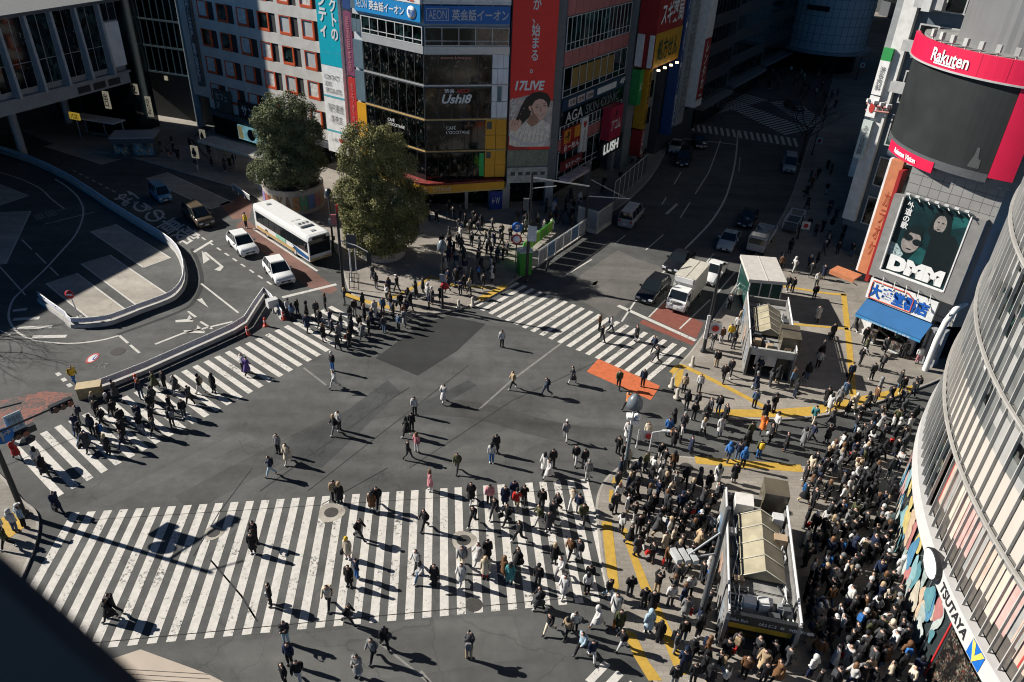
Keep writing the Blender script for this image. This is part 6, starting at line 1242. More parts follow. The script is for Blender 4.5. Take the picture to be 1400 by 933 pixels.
bollard(339, 458, 'red traffic post at the bend of the straight barrier'); bollard(363, 446, 'red traffic post under the pointed barrier end'); bollard(388, 437, 'red traffic post at the tip of the pointed barrier'); bollard(112, 540, 'red traffic post at the near end of the straight barrier'); bollard(187, 524, 'red traffic post along the middle of the straight barrier')
stone = M('stone_bollard', (.42, .38, .32), .8)
for x, y, lab in [(918, 529, 'stone bollard at the plaza kerb beside the orange patch'), (925, 544, 'second stone bollard on the plaza kerb below the orange patch'), (646, 418, 'pale bollard on the shaded corner by the far zebra crossing'), (627, 422, 'pale chained bollard nearest the corner lamp post'), (946, 500, 'short bollard where the yellow line meets the far zebra')]: bollard(x, y, lab, .14, .8, stone, Z1, False)
e = empty('control_box', g(374, 428), R(40), 'white control box hanging on the pointed barrier end', 'box'); mb = MB(); mb.box((0, 0, 1.0), (.9, .6, .7)); mb.build('cabinet', lgrey, e); mb = MB(); mb.box((0, 0, .32), (.12, .12, .63)); mb.build('leg', grey, e)
e = empty('work_crate', g(125, 541), R(20), 'tan wooden crate at the near end of the straight barrier', 'crate'); mb = MB(); mb.box((0, 0, .45), (1.5, .8, .9)); mb.build('box', M('tan_wood', (.4, .3, .16), .8, .2, 3), e); mb = MB(); mb.box((0, 0, .93), (1.6, .9, .06)); mb.build('lid', M('tan_wood_light', (.45, .36, .22), .8), e)
e = empty('stop_sign', g(109, 436), 0, 'round red no-entry sign on a short white pole in the parking bays', 'sign'); mb = MB(); mb.tube([(0, 0, 0), (-.2, 0, 2.2)], .05); mb.build('pole', guardw, e)
mb = MB(); mb.lathe([(0, 0), (.38, 0), (.38, .04), (0, .04)], 20); mb.v = [(v[0]-.2, -.06-v[2], v[1]+2.3) for v in mb.v]; mb.build('disc', M('no_entry_red', (.42, .03, .03), .5), e); mb = MB(); mb.box((-.2, -.115, 2.3), (.5, .02, .13)); mb.build('bar', white, e); mb = MB(); mb.lathe([(.35, 0), (.3, .14), (0, .16)], 12); mb.build('base', conc, e)
# ---------------------------------------------------------------- poles, lamps, signals
def pole(name, base, top, lab, r=.1, z=Z1, m=black, cat='pole'):
    c = g(base[0], base[1], z); h = hgt(base, top); e = empty(name, (c.x, c.y, z), 0, lab, cat); mb = MB(); mb.tube([(0, 0, 0), (0, 0, h)], [r*1.15, r*.8], 10); mb.lathe([(r*2, 0), (r*2, .12), (r*1.2, .3)], 12); mb.build('pole', m, e); return e, h
def globe(e, h, m, r=.42, name='lamp_head'):
    mb = MB(); mb.lathe([(.08, -.25), (.16, 0), (r, .15), (r*.95, .6), (r*.5, .95), (0, 1.05)], 16, (0, 0, h)); mb.build(name, m, e)
lampb = M('lamp_dark', (.035, .045, .055), .3, spec=.6); lampg = M('lamp_grey', (.13, .15, .165), .35, .1)
for b, t, lab, m in [((456, 341), 272, 'dark street lamp with a round head between the two trees', lampb), ((605, 421), 344, 'street lamp with a pale round head on the corner pavement', lampg)]:
    e, h = pole('street_lamp', b, t, lab, .1, cat='street lamp'); globe(e, h, m)
    mb = MB(); mb.box((.05, -.12, h*.55), (.5, .1, .7)); mb.build('small_sign', grey, e)
    if b[0] > 500: mb = MB(); mb.lathe([(0, 0), (.36, 0), (.36, .04), (0, .04)], 18); mb.v = [(v[0]+.25, -.2-v[2], v[1]+h*.42) for v in mb.v]; mb.build('round_sign', M('sign_red'), e) if False else mb.build('round_sign', red, e)
e, h = pole('street_lamp', (853, 649), 575, 'silver grey street lamp with a camera cluster at the crowd edge', .13, m=lampg, cat='street lamp')
globe(e, h+.9, lampg, .5)
mb = MB(); mb.tube([(0, 0, h), (0, 0, h+.8)], .06); mb.box((.15, 0, h-.1), (.5, .3, .25)); mb.box((-.2, .1, h+.2), (.3, .5, .22)); mb.lathe([(.2, 0), (.2, .25), (0, .4)], 10, (.3, .1, h+.1)); mb.build('camera_cluster', white, e)
e, h = pole('sign_post', (885, 633), 592, 'slim white sign post with a short arm beside the flag', .05, m=lgrey, cat='post'); mb = MB(); mb.tube([(0, 0, h), (.9, .1, h+.15)], .05); mb.box((.9, .1, h+.1), (.5, .2, .12)); mb.build('arm', lgrey, e)
e, h = pole('signal_pole', (470, 398), 284, 'black signal pole with red top sign in front of the olive tree', .13, cat='traffic signal')
mb = MB(); mb.box((-.3, -.1, h-1.1), (.5, .12, .9)); mb.build('red_sign', M('pale_red_sign', (.4, .12, .12), .5), e); mb = MB(); mb.box((.05, -.1, h-.1), (.16, .16, .7)); mb.build('red_cap', red, e)
mb = MB(); mb.tube([(0, 0, h*.62), (1.6, -.6, h*.6), (2.6, -.9, h*.55)], .05); mb.build('arm', lgrey, e); mb = MB(); mb.box((2.7, -.95, h*.55-.5), (.35, .3, 1.0)); mb.build('signal_head', black, e)
e, h = pole('sign_pole', (481, 385), 320, 'pale double sign pole with a walk signal by the tree planter', .07, m=lgrey, cat='pole'); mb = MB(); mb.tube([(.5, 0, 0), (.5, 0, h)], .05); mb.tube([(0, 0, h*.9), (.5, 0, h*.9)], .04); mb.build('second_post', lgrey, e); mb = MB(); mb.box((.25, -.08, h*.85), (.9, .06, 1.3)); mb.build('sign_board', dgrey, e)
e = empty('wire_sign_stand', g(484, 398), R(-10), 'leaning black wire frame stand on the corner pavement', 'stand')
for k in range(3): mb = MB(); mb.tube([(-.45+k*.45, 0, .0), (-.45+k*.45, .35, 1.6)], .035, 5); mb.build('upright', black, e)
for z in (.3, .8, 1.2, 1.6): mb = MB(); mb.tube([(-.45, .35*z/1.6, z), (.45, .35*z/1.6, z)], .03, 5); mb.build('bar', black, e)
e, h = pole('signal_pole', (719.6, 384), 236, 'tall black signal pole with a pale arm beside the red advert tower', .14, cat='traffic signal')
mb = MB(); mb.tube([(0, 0, h-.5), (5.2, 1.5, h-1.6)], .07); mb.tube([(0, 0, h-1.5), (2.2, .6, h-1.4)], .04); mb.build('arm', lgrey, e); mb = MB(); mb.box((-.4, -.1, h*.72), (.5, .3, 1.1)); mb.build('signal_head', dgrey, e); mb = MB(); mb.box((.3, -.15, h*.46), (.8, .08, 1.5)); mb.build('banner_panel', M('pale_banner', (.5, .55, .6), .5, .3, 2), e)
e, h = pole('utility_pole', (799, 318), 226, 'dark utility pole with a long pale arm beside the louvred kerb hut', .12, cat='pole'); mb = MB(); mb.tube([(0, 0, h*.55), (4.6, .8, h*.5)], .06); mb.tube([(0, 0, h*.8), (4.0, .7, h*.52)], .03); mb.build('arm', lgrey, e)
e, h = pole('sign_pole', (704, 380), 305, 'thin pole with a blue arrow disc above a red ringed disc', .06, m=dgrey, cat='road sign')
for z, m, nm, r in [(h-.4, blue, 'blue_disc', .5), (h-1.6, red, 'red_ring', .5), (h-1.6, white, 'inner_disc', .36)]:
    mb = MB(); mb.lathe([(0, 0), (r, 0), (r, .03), (0, .03)], 20); y = -.08 if nm != 'inner_disc' else -.12; mb.v = [(v[0], y-v[2], v[1]+z) for v in mb.v]; mb.build(nm, m, e)
c = wloc(e); txt(e, '↗', c+Vector((-.25, -.125, h-.7)), (1, 0, 0), (0, 0, 1), .5, .6, white, bold=.04, name='arrow')
e, h = pole('signal_pole', (961.5, 481), 362, 'black pole with a hanging white and red banner at the plaza corner', .13, cat='pole')
mb = MB(); mb.tube([(0, 0, h*.36), (.95, -.1, h*.36)], .03); mb.build('banner_bar', dgrey, e)
def flag(par, x, z, w_, h_, off=(0, 0), nm='banner'):
    mb = MB(); n = 6; vs = []
    for i in range(n+1):
        t = i/n; vs += [(x+w_*t, off[1]+.05*math.sin(5*t), z), (x+w_*t, off[1]+.05*math.sin(5*t+.6), z+h_)]
    fs = [(2*i, 2*i+2, 2*i+3, 2*i+1) for i in range(n)]; mb.add(vs, fs+[f[::-1] for f in fs][:0]); o = mb.build(nm, white, par)
    mb = MB(); k = 18; mb.add([(x+w_/2+h_*.28*math.cos(2*math.pi*j/k), off[1]-.075, z+h_/2+h_*.28*math.sin(2*math.pi*j/k)) for j in range(k)], [tuple(range(k))]); mb.build('red_disc', red, o)
flag(e, .12, h*.36-1.1, .95, 1.0); mb = MB(); mb.box((-.12, -.1, h*.3), (.25, .1, 2.2)); mb.build('white_plate', white, e)
e, h = pole('flag_pole', (870, 612), 588, 'white flag with a red disc on a short pole by the silver lamp', .04, m=lgrey, cat='flag'); flag(e, .05, h-.9, 1.3, .85, nm='flag')
for x, y, lab in [(1090, 327, 'banner pole with a red disc flag beside the white frame trailer'), (1110, 212, 'banner pole at the right pavement of the far junction'), (1170, 110, 'banner pole far right before the clinic signs'), (1017, 78, 'white banner pole at the far kerb left of the round tower'), (925, 100, 'banner pole at the far left kerb')]:
    e, h = pole('banner_pole', (x, y), y-32, lab, .07, cat='pole'); flag(e, .1, h*.75-.9, .9, .9)
# left foreground signal pole with arms (its shadow lies over the zebra)
c = g(33, 704, Z1); e = empty('signal_pole', (c.x, c.y, Z1), 0, 'thick dark traffic signal pole at the lower left with signs on its long arm', 'traffic signal')
mb = MB(); mb.tube([(0, 0, 0), (0, 0, 7.6)], [.17, .12], 12); mb.lathe([(.3, 0), (.3, .15), (.18, .3)], 12); mb.build('pole', black, e)
hz = 6.0
def atz(x, y, z): return g(x, y, z)-c
tip = atz(94, 549, hz); mb = MB(); mb.tube([(0, 0, hz-.1), tip], [.07, .05], 8); mb.build('arm', black, e)
dr = Vector((tip.x, tip.y, 0)).normalized()
def sighead(p, d, n=3, name='signal_head'):
    mb = MB(); pd = Vector((-d.y, d.x, 0)); mb.obox(p-d*.62-pd*.16-Vector((0, 0, .2)), d*1.25, pd*.3, Vector((0, 0, .42))); o = mb.build(name, black, e)
    for k in range(n):
        q = p+d*(-.4+.4*k)-pd*.17; mb = MB(); mb.lathe([(.15, 0), (.17, .0), (.17, .18), (.15, .18)], 12); mb.v = [tuple(q+d*v[0]-pd*v[2]+Vector((0, 0, v[1]))) for v in mb.v]; mb.build('lens_hood', M('lens_dark', (.09, .04, .03), .3) if k < n-1 else M('lens_dim_red', (.2, .06, .04), .3), o)
sighead(atz(83, 554, hz), dr)
p_ = atz(19, 577, hz-.15); mb = MB(); pd = Vector((-dr.y, dr.x, 0)); mb.obox(p_-dr*.42-Vector((0, 0, .6)), dr*.9, pd*.05, Vector((0, 0, 1.15))); o = mb.build('name_plate', M('pale_blue_plate', (.4, .48, .52), .5, .06), e)
txt(o, '渋谷駅\n前交差', c+p_-dr*.34-pd*.02-Vector((0, 0, .45)), dr, (0, 0, 1), .74, .85, M('blue_grey_lettering', (.12, .2, .26), .5), th=.012, bold=.02)
p_ = atz(5, 596, hz-.5); mb = MB(); mb.lathe([(0, 0), (.5, 0), (.5, .04), (0, .04)], 24); mb.v = [tuple(p_+dr*v[0]-pd*v[2]+Vector((0, 0, v[1]))) for v in mb.v]; o = mb.build('direction_disc', M('disc_blue', (.02, .16, .5), .5), e)
mb = MB(); mb.tube([(-.1, 0, -.35), (-.1, 0, 0), (.1, 0, .15), (.28, 0, .15)], .06, 6); mb.add([(.22, 0, .32), (.22, 0, -.02), (.42, 0, .15)], [(0, 1, 2), (2, 1, 0)]); mb.add([(-.25, 0, .05), (.05, 0, .05), (-.1, 0, .35)], [(0, 1, 2), (2, 1, 0)]); mb.v = [tuple(p_+dr*v[0]-pd*(.06)+Vector((0, 0, v[2]))) for v in mb.v]; mb.build('arrow', white, o)
sighead(atz(32, 590, hz-1.0), dr, 2, 'walk_signal')
mb = MB(); mb.tube([(0, 0, hz+1.4), (1.6, .9, hz+1.5)], .05); mb.build('upper_arm', black, e)
# ---------------------------------------------------------------- subway entrances and lift kiosk
def bevel_roofbox(name, lab, cs, zt, h_par, sgn, gable, extra):
    """open-topped entrance: corner pixels TL, TR, BR, BL of the roof at height zt"""
    q = [g(*p, zt) for p in cs]; o = (q[0]+q[1]+q[2]+q[3])/4; ex = ((q[1]-q[0])+(q[2]-q[3])).normalized(); ey = Vector((-ex.y, ex.x, 0))
    wx = ((q[1]-q[0]).length+(q[2]-q[3]).length)/2; wy = ((q[0]-q[3]).length+(q[1]-q[2]).length)/2
    e = empty(name, (o.x, o.y, Z1), math.atan2(ex.y, ex.x), lab, 'subway entrance'); hx, hy = wx/2, wy/2; H_ = zt-Z1
    wl = M('entrance_panel', (.19, .185, .175), .6, .25, 1.5)
    mb = MB(); mb.box((-hx+.1, 0, H_/2), (.2, wy, H_)); mb.build('side_wall', wl, e); mb = MB(); mb.box((hx-.1, 0, H_/2), (.2, wy, H_)); mb.build('side_wall', wl, e)
    mb = MB(); mb.box((0, hy-.1, H_/2), (wx-.4, .2, H_)); mb.build('back_wall', wl, e)
    mb = MB(); mb.box((0, -.1, H_-.55), (wx-.42, wy-.4, .12)); mb.build('roof_deck', M('roof_deck', (.24, .235, .22), .85, .3, 1.5), e)
    mb = MB(); mb.box((0, -hy+.12, H_-.3), (wx-.41, .22, .62)); f = mb.build('fascia', sgn[0], e)
    mb = MB(); mb.box((0, -hy+.6, .012), (wx-.5, .8, .02)); mb.build('threshold', dgrey, e)
    mb = MB(); mb.box((0, hy-3, .5), (wx-.5, .3, 1.0)); mb.build('stair_wall', dgrey, e)
    for s in (-1, 1):
        mb = MB(); mb.tube([(s*(hx-.1), -hy, H_+.28), (s*(hx-.1), hy, H_+.28)], .06); mb.tube([(s*(hx-.1), -hy, H_+.12), (s*(hx-.1), hy, H_+.12)], .04); mb.build('rail', M('rail_white', (.6, .59, .57), .4), e)
        for k in range(8): mb = MB(); y = -hy+.1+k*(wy-.2)/7; mb.box((s*(hx-.1), y, H_+.14), (.06, .06, .28)); mb.build('rail_post', steel, e)
    # gabled translucent canopy on the roof
    gx, gw, gy0, gy1, gz = gable; tanr = M('tan_canopy_sheet', (.31, .275, .19), .45, .22, 1.3); rib = M('canopy_rib', (.5, .47, .38), .5)
    zb_ = H_-.3; mb = MB(); mb.add([(gx-gw/2, gy0, zb_), (gx, gy0, zb_+gz), (gx+gw/2, gy0, zb_), (gx-gw/2, gy1, zb_), (gx, gy1, zb_+gz), (gx+gw/2, gy1, zb_)], [(0, 1, 4, 3)[::-1], (1, 2, 5, 4)[::-1], (0, 2, 1), (3, 4, 5)]); c_ = mb.build('canopy', tanr, e)
    mb = MB()
    for k in range(5): y = gy0+(gy1-gy0)*k/4; mb.tube([(gx-gw/2, y, zb_+.03), (gx, y, zb_+gz+.03), (gx+gw/2, y, zb_+.03)], .035, 5)
    mb.build('ribs', rib, c_)
    rr = random.Random(len(lab)); cab = M('cable_black', (.03, .03, .03), .6)
    for k in range(5):
        y = -hy+.3+rr.random()*(wy-.6); mb = MB(); mb.tube([(-hx+.25, y, H_-.45), (-hx*.3, y+rr.uniform(-.3, .3), H_-.4), (hx*.4, y+rr.uniform(-.5, .5), H_-.42), (hx-.25, y+.2, H_-.45)], .025, 4); mb.build('cable', cab, e)
    for s in (-1, 1):
        for k in range(3): mb = MB(); mb.box((s*(hx+.008), -hy+1.2+k*(wy-2)/2.2, 1.35), (.02, .95, 1.3)); mb.build('poster', M('wall_poster_%d' % k, [(.2, .22, .24), (.3, .2, .15), (.12, .18, .25)][k], .5, .45, 2.5), e)
    for k in range(extra):
        x = rr.choice([-1, 1])*(hx-.55)+rr.uniform(-.15, .15) if k % 2 else rr.uniform(-hx+.6, hx-.6); y = rr.uniform(-hy+.4, gy0-.3) if k % 2 == 0 else rr.uniform(-hy+.5, hy-.5)
        mb = MB(); s1, s2, s3 = rr.uniform(.3, .7), rr.uniform(.3, .6), rr.uniform(.3, .7); mb.box((x, y, H_-.48+s3/2), (s1, s2, s3), rr.choice([0, .1, 1.57])); mb.build('roof_unit', rr.choice([lgrey, lgrey, grey, M('tan_unit', (.4, .3, .2), .6), dgrey]), e)
    for k in range(7):
        pts = [(rr.uniform(-hx+.35, -hx+.8) if k % 2 else rr.uniform(hx-.9, hx-.3), -hy+.5+wy*.12*j, H_-.42+rr.random()*.15) for j in range(7)]
        mb = MB(); mb.tube(pts, .035, 5); mb.build('pipe', rr.choice([dgrey, lgrey]), e)
    for k in range(6): mb = MB(); mb.box((-hx*.55 if gx > -1 else 0, -hy+.5+k*.28, H_-.4), (wx*.42, .07, .08)); mb.build('duct_bar', rr.choice([dgrey, lgrey]), e)
    return e, hx, hy, H_
e, hx, hy, H_ = bevel_roofbox('subway_entrance', 'near subway entrance with a tan gabled roof sheet amid the crowd', [(1003, 675), (1086, 688), (1086, 857), (978, 833)], 2.75, .5, (black,), (.15, 2.3, -1.6, 2.9, .7), 12)
c = wloc(e); a = e.rotation_euler.z; ex = Vector((math.cos(a), math.sin(a), 0)); 
for s, u in (('Hachiko Exit', -1.9), ('出口 8', -.2), ('地下鉄', 1.2)):
    o = txt(None, s, (0, 0, 0), (1, 0, 0), (0, 0, 1), 1.2, .22, M('pale_lettering'), bold=.01); o.parent = e; o.location = (u, -hy-.005, H_-.42)
mb = MB(); mb.box((0, -hy+.3, H_-1.0), (hx*1.7, .08, .5)); mb.build('yellow_sign', yel, e)
mb = MB(); mb.box((hx-.75, hy+.1, 1.75), (1.35, 1.4, 3.5)); mb.build('vent_shaft', M('brown_glass_panel', (.1, .085, .06), .25, .2, 1), e)
mb = MB(); mb.box((hx-2.5, hy-.9, H_+.0), (1.0, 1.0, .9)); mb.build('white_cabinet', M('cabinet_white', (.62, .6, .56), .5), e)
e2, hx, hy, H_ = bevel_roofbox('subway_entrance', 'far subway entrance with a tan gabled roof sheet on the plaza', [(1025, 404), (1083, 412), (1086, 484), (1019, 474)], 2.7, .5, (M('fascia_grey', (.4, .4, .38), .5),), (-.1, 2.2, -1.6, 2.6, .6), 10)
mb = MB(); mb.box((hx-.5, -hy+1.9, 1.7), (1.4, 2.2, 3.4)); mb.build('vent_shaft', M('brown_glass_panel'), e2)
mb = MB(); mb.box((-.3, -hy+.6, 1.4), (1.6, .1, 1.2)); mb.build('map_board', white, e2)
q = [g(*p, 3.4) for p in ((1020, 357), (1067, 357), (1067, 383), (1018, 375))]; o = sum(q, Vector())/4; ex = (q[1]-q[0]+q[2]-q[3]).normalized()
e = empty('lift_kiosk', (o.x, o.y, Z1), math.atan2(ex.y, ex.x), 'glass lift kiosk with a flat pale roof behind the far subway entrance', 'lift kiosk'); wx = (q[1]-q[0]).length; wy = (q[1]-q[2]).length+1.0
mb = MB(); mb.box((0, 0, 3.2), (wx, wy, .3)); mb.box((0, 0, 3.36), (.06, wy, .04)); mb.build('roof', M('kiosk_roof', (.5, .47, .43), .6, .08), e)
gg = M('green_glass', (.02, .06, .05), .06, .3, 1, spec=.8)
mb = MB(); mb.box((0, 0, 1.53), (wx-.5, wy-.5, 3.04)); mb.build('glass', gg, e)
for sx in (-1, -.33, .33, 1): 
    for sy in (-1, 1): mb = MB(); mb.box((sx*(wx/2-.24), sy*(wy/2-.24), 1.53), (.09, .09, 3.05)); mb.build('post', lgrey, e)
e = empty('white_fence', g(1010, 400), R(60), 'white railing strip between the lift kiosk and the road', 'fence')
for k in range(9): mb = MB(); mb.tube([(-4+k, 0, .1), (-4+k, 0, 1.1)], .045); mb.build('post', guardw, e)
mb = MB(); mb.tube([(-4, 0, 1.1), (4, 0, 1.1)], .05); mb.tube([(-4, 0, .6), (4, 0, .6)], .04); mb.build('rail', guardw, e)
# shaded corner: louvred hut, fence with posters, green booth
c = g(812, 310, Z1); e = empty('kerb_hut', c, R(59), 'pale louvred utility hut on the pavement edge', 'hut'); mb = MB(); mb.box((0, 0, 1.35), (3.6, 2.4, 2.7)); mb.build('cabin', M('hut_pale', (.42, .42, .38), .6), e); mb = MB()
for k in range(16): mb.box((-1.85, -1.1+k*.147, 1.5), (.06, .06, 1.9)); mb.box((-1.7+k*.22, -1.23, 1.5), (.06, .06, 1.9))
mb.build('louvres', grey, e); mb = MB(); mb.box((0, 0, 2.76), (3.8, 2.6, .12)); mb.build('roof', dgrey, e)
def fence(name, lab, px, h, m, pm, np_=None):
    P = [Vector(p) for p in W(px)]; e = empty(name, (P[0].x, P[0].y, Z1), 0, lab, 'fence')
    for a, b in zip(P, P[1:]):
        n = max(1, round((b-a).length/1.6))
        for k in range(n): q = a.lerp(b, k/n); mb = MB(); mb.tube([(*q, Z1), (*q, h)], .05); mb.build('post', pm, e, world=True)
        for k in range(n):
            q = a.lerp(b, (k+.06)/n); r = a.lerp(b, (k+.94)/n); mb = MB(); d = r-q; t = Vector((-d.y, d.x)).normalized()*.02; mb.add([(*(q+t), .4), (*(r+t), .4), (*(r+t), h-.1), (*(q+t), h-.1), (*(q-t), .4), (*(r-t), .4), (*(r-t), h-.1), (*(q-t), h-.1)], [(0, 1, 2, 3)[::-1], (4, 5, 6, 7), (3, 2, 6, 7), (0, 4, 5, 1)]); mb.build('panel', m[k % len(m)], e, world=True)
    mb = MB(); mb.tube([(*p, h) for p in P], .05); mb.build('top_rail', pm, e, world=True); return e
fence('poster_fence', 'white roadside fence with poster panels along the shaded corner', [(736, 366), (800, 322)], 1.9, [M('fence_panel', (.3, .31, .31), .6, .3, 2), M('fence_panel_blue', (.12, .2, .3), .6, .3, 2), M('fence_panel')], guardw)
fence('green_fence', 'lime green wrapped fence around the corner work site', [(708, 376), (716, 352), (728, 342), (757, 318)], 1.6, [M('lime_cloth', (.17, .3, .03), .7, .2, 1), M('lime_cloth_2', (.1, .25, .03), .7, .3, 1)], green)
e = empty('green_booth', g(716, 374, Z1), R(20), 'bright green booth at the foot of the tall signal pole', 'booth'); mb = MB(); mb.box((0, 0, 1.2), (1.2, 1.0, 2.4)); mb.build('cabin', M('bright_green', (.05, .26, .04), .6), e); mb = MB(); mb.box((0, 0, 2.46), (1.4, 1.2, .12)); mb.build('roof', M('pale_green_board'), e)
fence('mesh_gate', 'tall grey mesh gate running behind the louvred hut', [(838, 280), (882, 240)], 2.8, [M('mesh_panel', (.08, .09, .09), .7)], lgrey)
# guard rail beside the bus lane
fence('guard_rail', 'white kerb railing left of the bus', [(319, 262), (343, 279)], 1.0, [M('rail_gap', (.35, .35, .34), .6)], guardw)
# near subway entrance: tilted cctv / lamp post in front
e, h = pole('lamp_post', (958, 842), 695, 'thick grey pole with a bracket of loudspeakers beside the near subway entrance', .15, m=dgrey, cat='pole')
mb = MB(); mb.tube([(0, 0, h*.8), (-1.6, -.4, h*.62)], .05); mb.tube([(0, 0, h*.6), (-1.7, -.4, h*.6)], .05); mb.build('bracket', grey, e)
for dx in (-1.3, -1.7, -2.1): mb = MB(); mb.box((dx, -.4, h*.62), (.28, .8, .3), .3); mb.build('loudspeaker', M('pale_grey_unit', (.42, .43, .42), .5), e)
# the observation window's ledge and canopy of the viewpoint building
e = empty('window_ledge', (-1.2, .9, 31), 0, 'dark out of focus metal window ledge at the lower left corner', 'ledge')
pa, pb = [CAM+(fw*FPX+(x-700)*cr-(y-466.5)*cu)*(1.15/FPX) for x, y in ((-160, 660), (205, 985))]; dn = (-cu*.9-cr*.75).normalized()*.8
mb = MB(); mb.add([pa, pb, pb+dn, pa+dn, pa-fw*-.06, pb-fw*-.06, pb+dn+fw*.06, pa+dn+fw*.06], [(0, 1, 2, 3), (7, 6, 5, 4), (0, 4, 5, 1), (1, 5, 6, 2), (3, 2, 6, 7), (0, 3, 7, 4)]); mb.build('plate', M('ledge_black', (.008, .012, .016), .5), e, world=True)
mb = MB(); o2 = dn*.22-fw*.004; o3 = dn*.79-fw*.004; mb.add([pa+o2, pb+o2, pb+o3, pa+o3], [(0, 1, 2, 3)]); mb.build('inner_plate', M('ledge_teal', (.012, .035, .045), .4), e, world=True)
mb = MB(); o2 = dn*.28-fw*.012; mb.tube([pa+o2, pb+o2], .006, 6); mb.build('seam', M('ledge_seam', (.03, .045, .055), .5), e, world=True)
z = 9.0; q = [g(*p, z) for p in ((120, 912), (192, 888), (285, 922), (340, 950), (300, 1010), (100, 1000))]
e = empty('canopy_roof', (q[0].x, q[0].y, z), 0, 'sunlit beige canopy roof at the bottom edge left of centre', 'canopy'); mb = MB(); mb.prism([p[:2] for p in q], z-.3, z); mb.build('roof', M('beige_roof', (.42, .35, .28), .7, .08, 1), e, world=True)
mb = MB()
for k in range(14): a = q[0].lerp(q[5], k/13); b = q[2].lerp(q[4], k/13); mb.tube([(a.x, a.y, z+.01), (b.x, b.y, z+.01)], .012, 4)
mb.build('seams', M('beige_seam', (.33, .28, .23), .7), e, world=True)
cx_ = sum(p.x for p in q)/6; cy_ = sum(p.y for p in q)/6; mb = MB(); mb.tube([(cx_, cy_-1, 0), (cx_, cy_-1, z-.3)], .2); mb.build('column', grey, e, world=True)
# ---------------------------------------------------------------- people
skinm = M('skin', (.42, .27, .2), .55, .06, 8); hairm = M('hair_black', (.014, .012, .012), .45, .2, 12); cloth = M('cloth', rough=.8, nz=.16, sc=7, objcol=True, spec=.2); shoem = M('shoes', rough=.6, nz=.1, objcol=True)
J0 = dict(pel=(0, 0, .93), sp=(0, 0, 1.12), ch=(0, .01, 1.30), nk=(0, 0, 1.455), hb=(0, .015, 1.53), hd=(0, .03, 1.61),
          lh=(-.085, 0, .90), lk=(-.095, .02, .50), la=(-.1, -.02, .09), lt=(-.115, .13, .035), rh=(.085, 0, .90), rk=(.095, .02, .50), ra=(.1, -.02, .09), rt=(.115, .13, .035),
          ls=(-.165, 0, 1.385), le=(-.215, -.03, 1.12), lw=(-.225, .03, .88), lf=(-.225, .06, .80), rs=(.165, 0, 1.385), re=(.215, -.03, 1.12), rw=(.225, .03, .88), rf=(.225, .06, .80))
RAD = dict(pel=(.15, .11), sp=(.135, .1), ch=(.16, .115), nk=(.06, .06), hb=(.075, .085), hd=(.09, .105), lh=.092, lk=.06, la=.042, lt=.04, ls=.068, le=.046, lw=.032, lf=.042)
ED = [('pel', 'sp'), ('sp', 'ch'), ('ch', 'nk'), ('nk', 'hb'), ('hb', 'hd')]
for s_ in 'lr': ED += [('pel', s_+'h'), (s_+'h', s_+'k'), (s_+'k', s_+'a'), (s_+'a', s_+'t'), ('ch', s_+'s'), (s_+'s', s_+'e'), (s_+'e', s_+'w'), (s_+'w', s_+'f')]
KEYS = list(J0)
def pose(**kw): d = dict(J0); d.update(kw); return d
POSES = {
 'standing': pose(),
 'walking': pose(lk=(-.095, .16, .50), la=(-.1, .27, .10), lt=(-.105, .42, .07), rk=(.095, -.05, .50), ra=(.1, -.34, .17), rt=(.105, -.24, .06), le=(-.21, -.13, 1.14), lw=(-.2, -.06, .92), lf=(-.2, -.02, .85), re=(.21, .07, 1.13), rw=(.19, .24, .95), rf=(.18, .29, .9), ch=(0, .04, 1.3), hd=(0, .07, 1.61), hb=(0, .05, 1.53), nk=(0, .03, 1.455)),
 'striding': pose(rk=(.09, .2, .52), ra=(.09, .34, .12), rt=(.09, .48, .10), lk=(-.09, -.08, .49), la=(-.09, -.42, .20), lt=(-.09, -.36, .07), re=(.21, -.15, 1.15), rw=(.19, -.06, .94), rf=(.19, 0, .88), le=(-.21, .1, 1.13), lw=(-.17, .29, .98), lf=(-.15, .34, .95), ch=(0, .07, 1.29), hd=(0, .11, 1.6), hb=(0, .085, 1.52), nk=(0, .06, 1.445), pel=(0, 0, .91)),
 'looking at a phone': pose(le=(-.2, .05, 1.13), lw=(-.09, .26, 1.2), lf=(-.05, .31, 1.25), re=(.2, .0, 1.12), rw=(.12, .24, 1.1), rf=(.06, .3, 1.15), hd=(0, .07, 1.6)),
 'raising a camera': pose(le=(-.22, .14, 1.28), lw=(-.1, .28, 1.5), lf=(-.05, .3, 1.56), re=(.22, .14, 1.28), rw=(.1, .28, 1.5), rf=(.05, .3, 1.56)),
 'standing hands in pockets': pose(le=(-.25, -.06, 1.13), lw=(-.17, .08, .93), lf=(-.14, .11, .9), re=(.25, -.06, 1.13), rw=(.17, .08, .93), rf=(.14, .11, .9), lk=(-.1, .03, .5), la=(-.13, .04, .09), lt=(-.16, .18, .035)),
}
def skin_body(p):
    me = bpy.data.meshes.new('person'); me.from_pydata([p[k] for k in KEYS], [(KEYS.index(a), KEYS.index(b)) for a, b in ED], [])
    o = bpy.data.objects.new('person', me); COL.objects.link(o)
    md = o.modifiers.new('s', 'SKIN'); md.use_smooth_shade = True
    for k, v in zip(KEYS, me.skin_vertices[0].data):
        r = RAD.get(k) or RAD['l'+k[1:]]; v.radius = r if isinstance(r, tuple) else (r, r); v.use_root = k == 'pel'
    sb = o.modifiers.new('u', 'SUBSURF'); sb.levels = sb.render_levels = 1
    m = bpy.data.meshes.new_from_object(o.evaluated_get(bpy.context.evaluated_depsgraph_get())); bpy.data.objects.remove(o); bpy.data.meshes.remove(me)
    return m
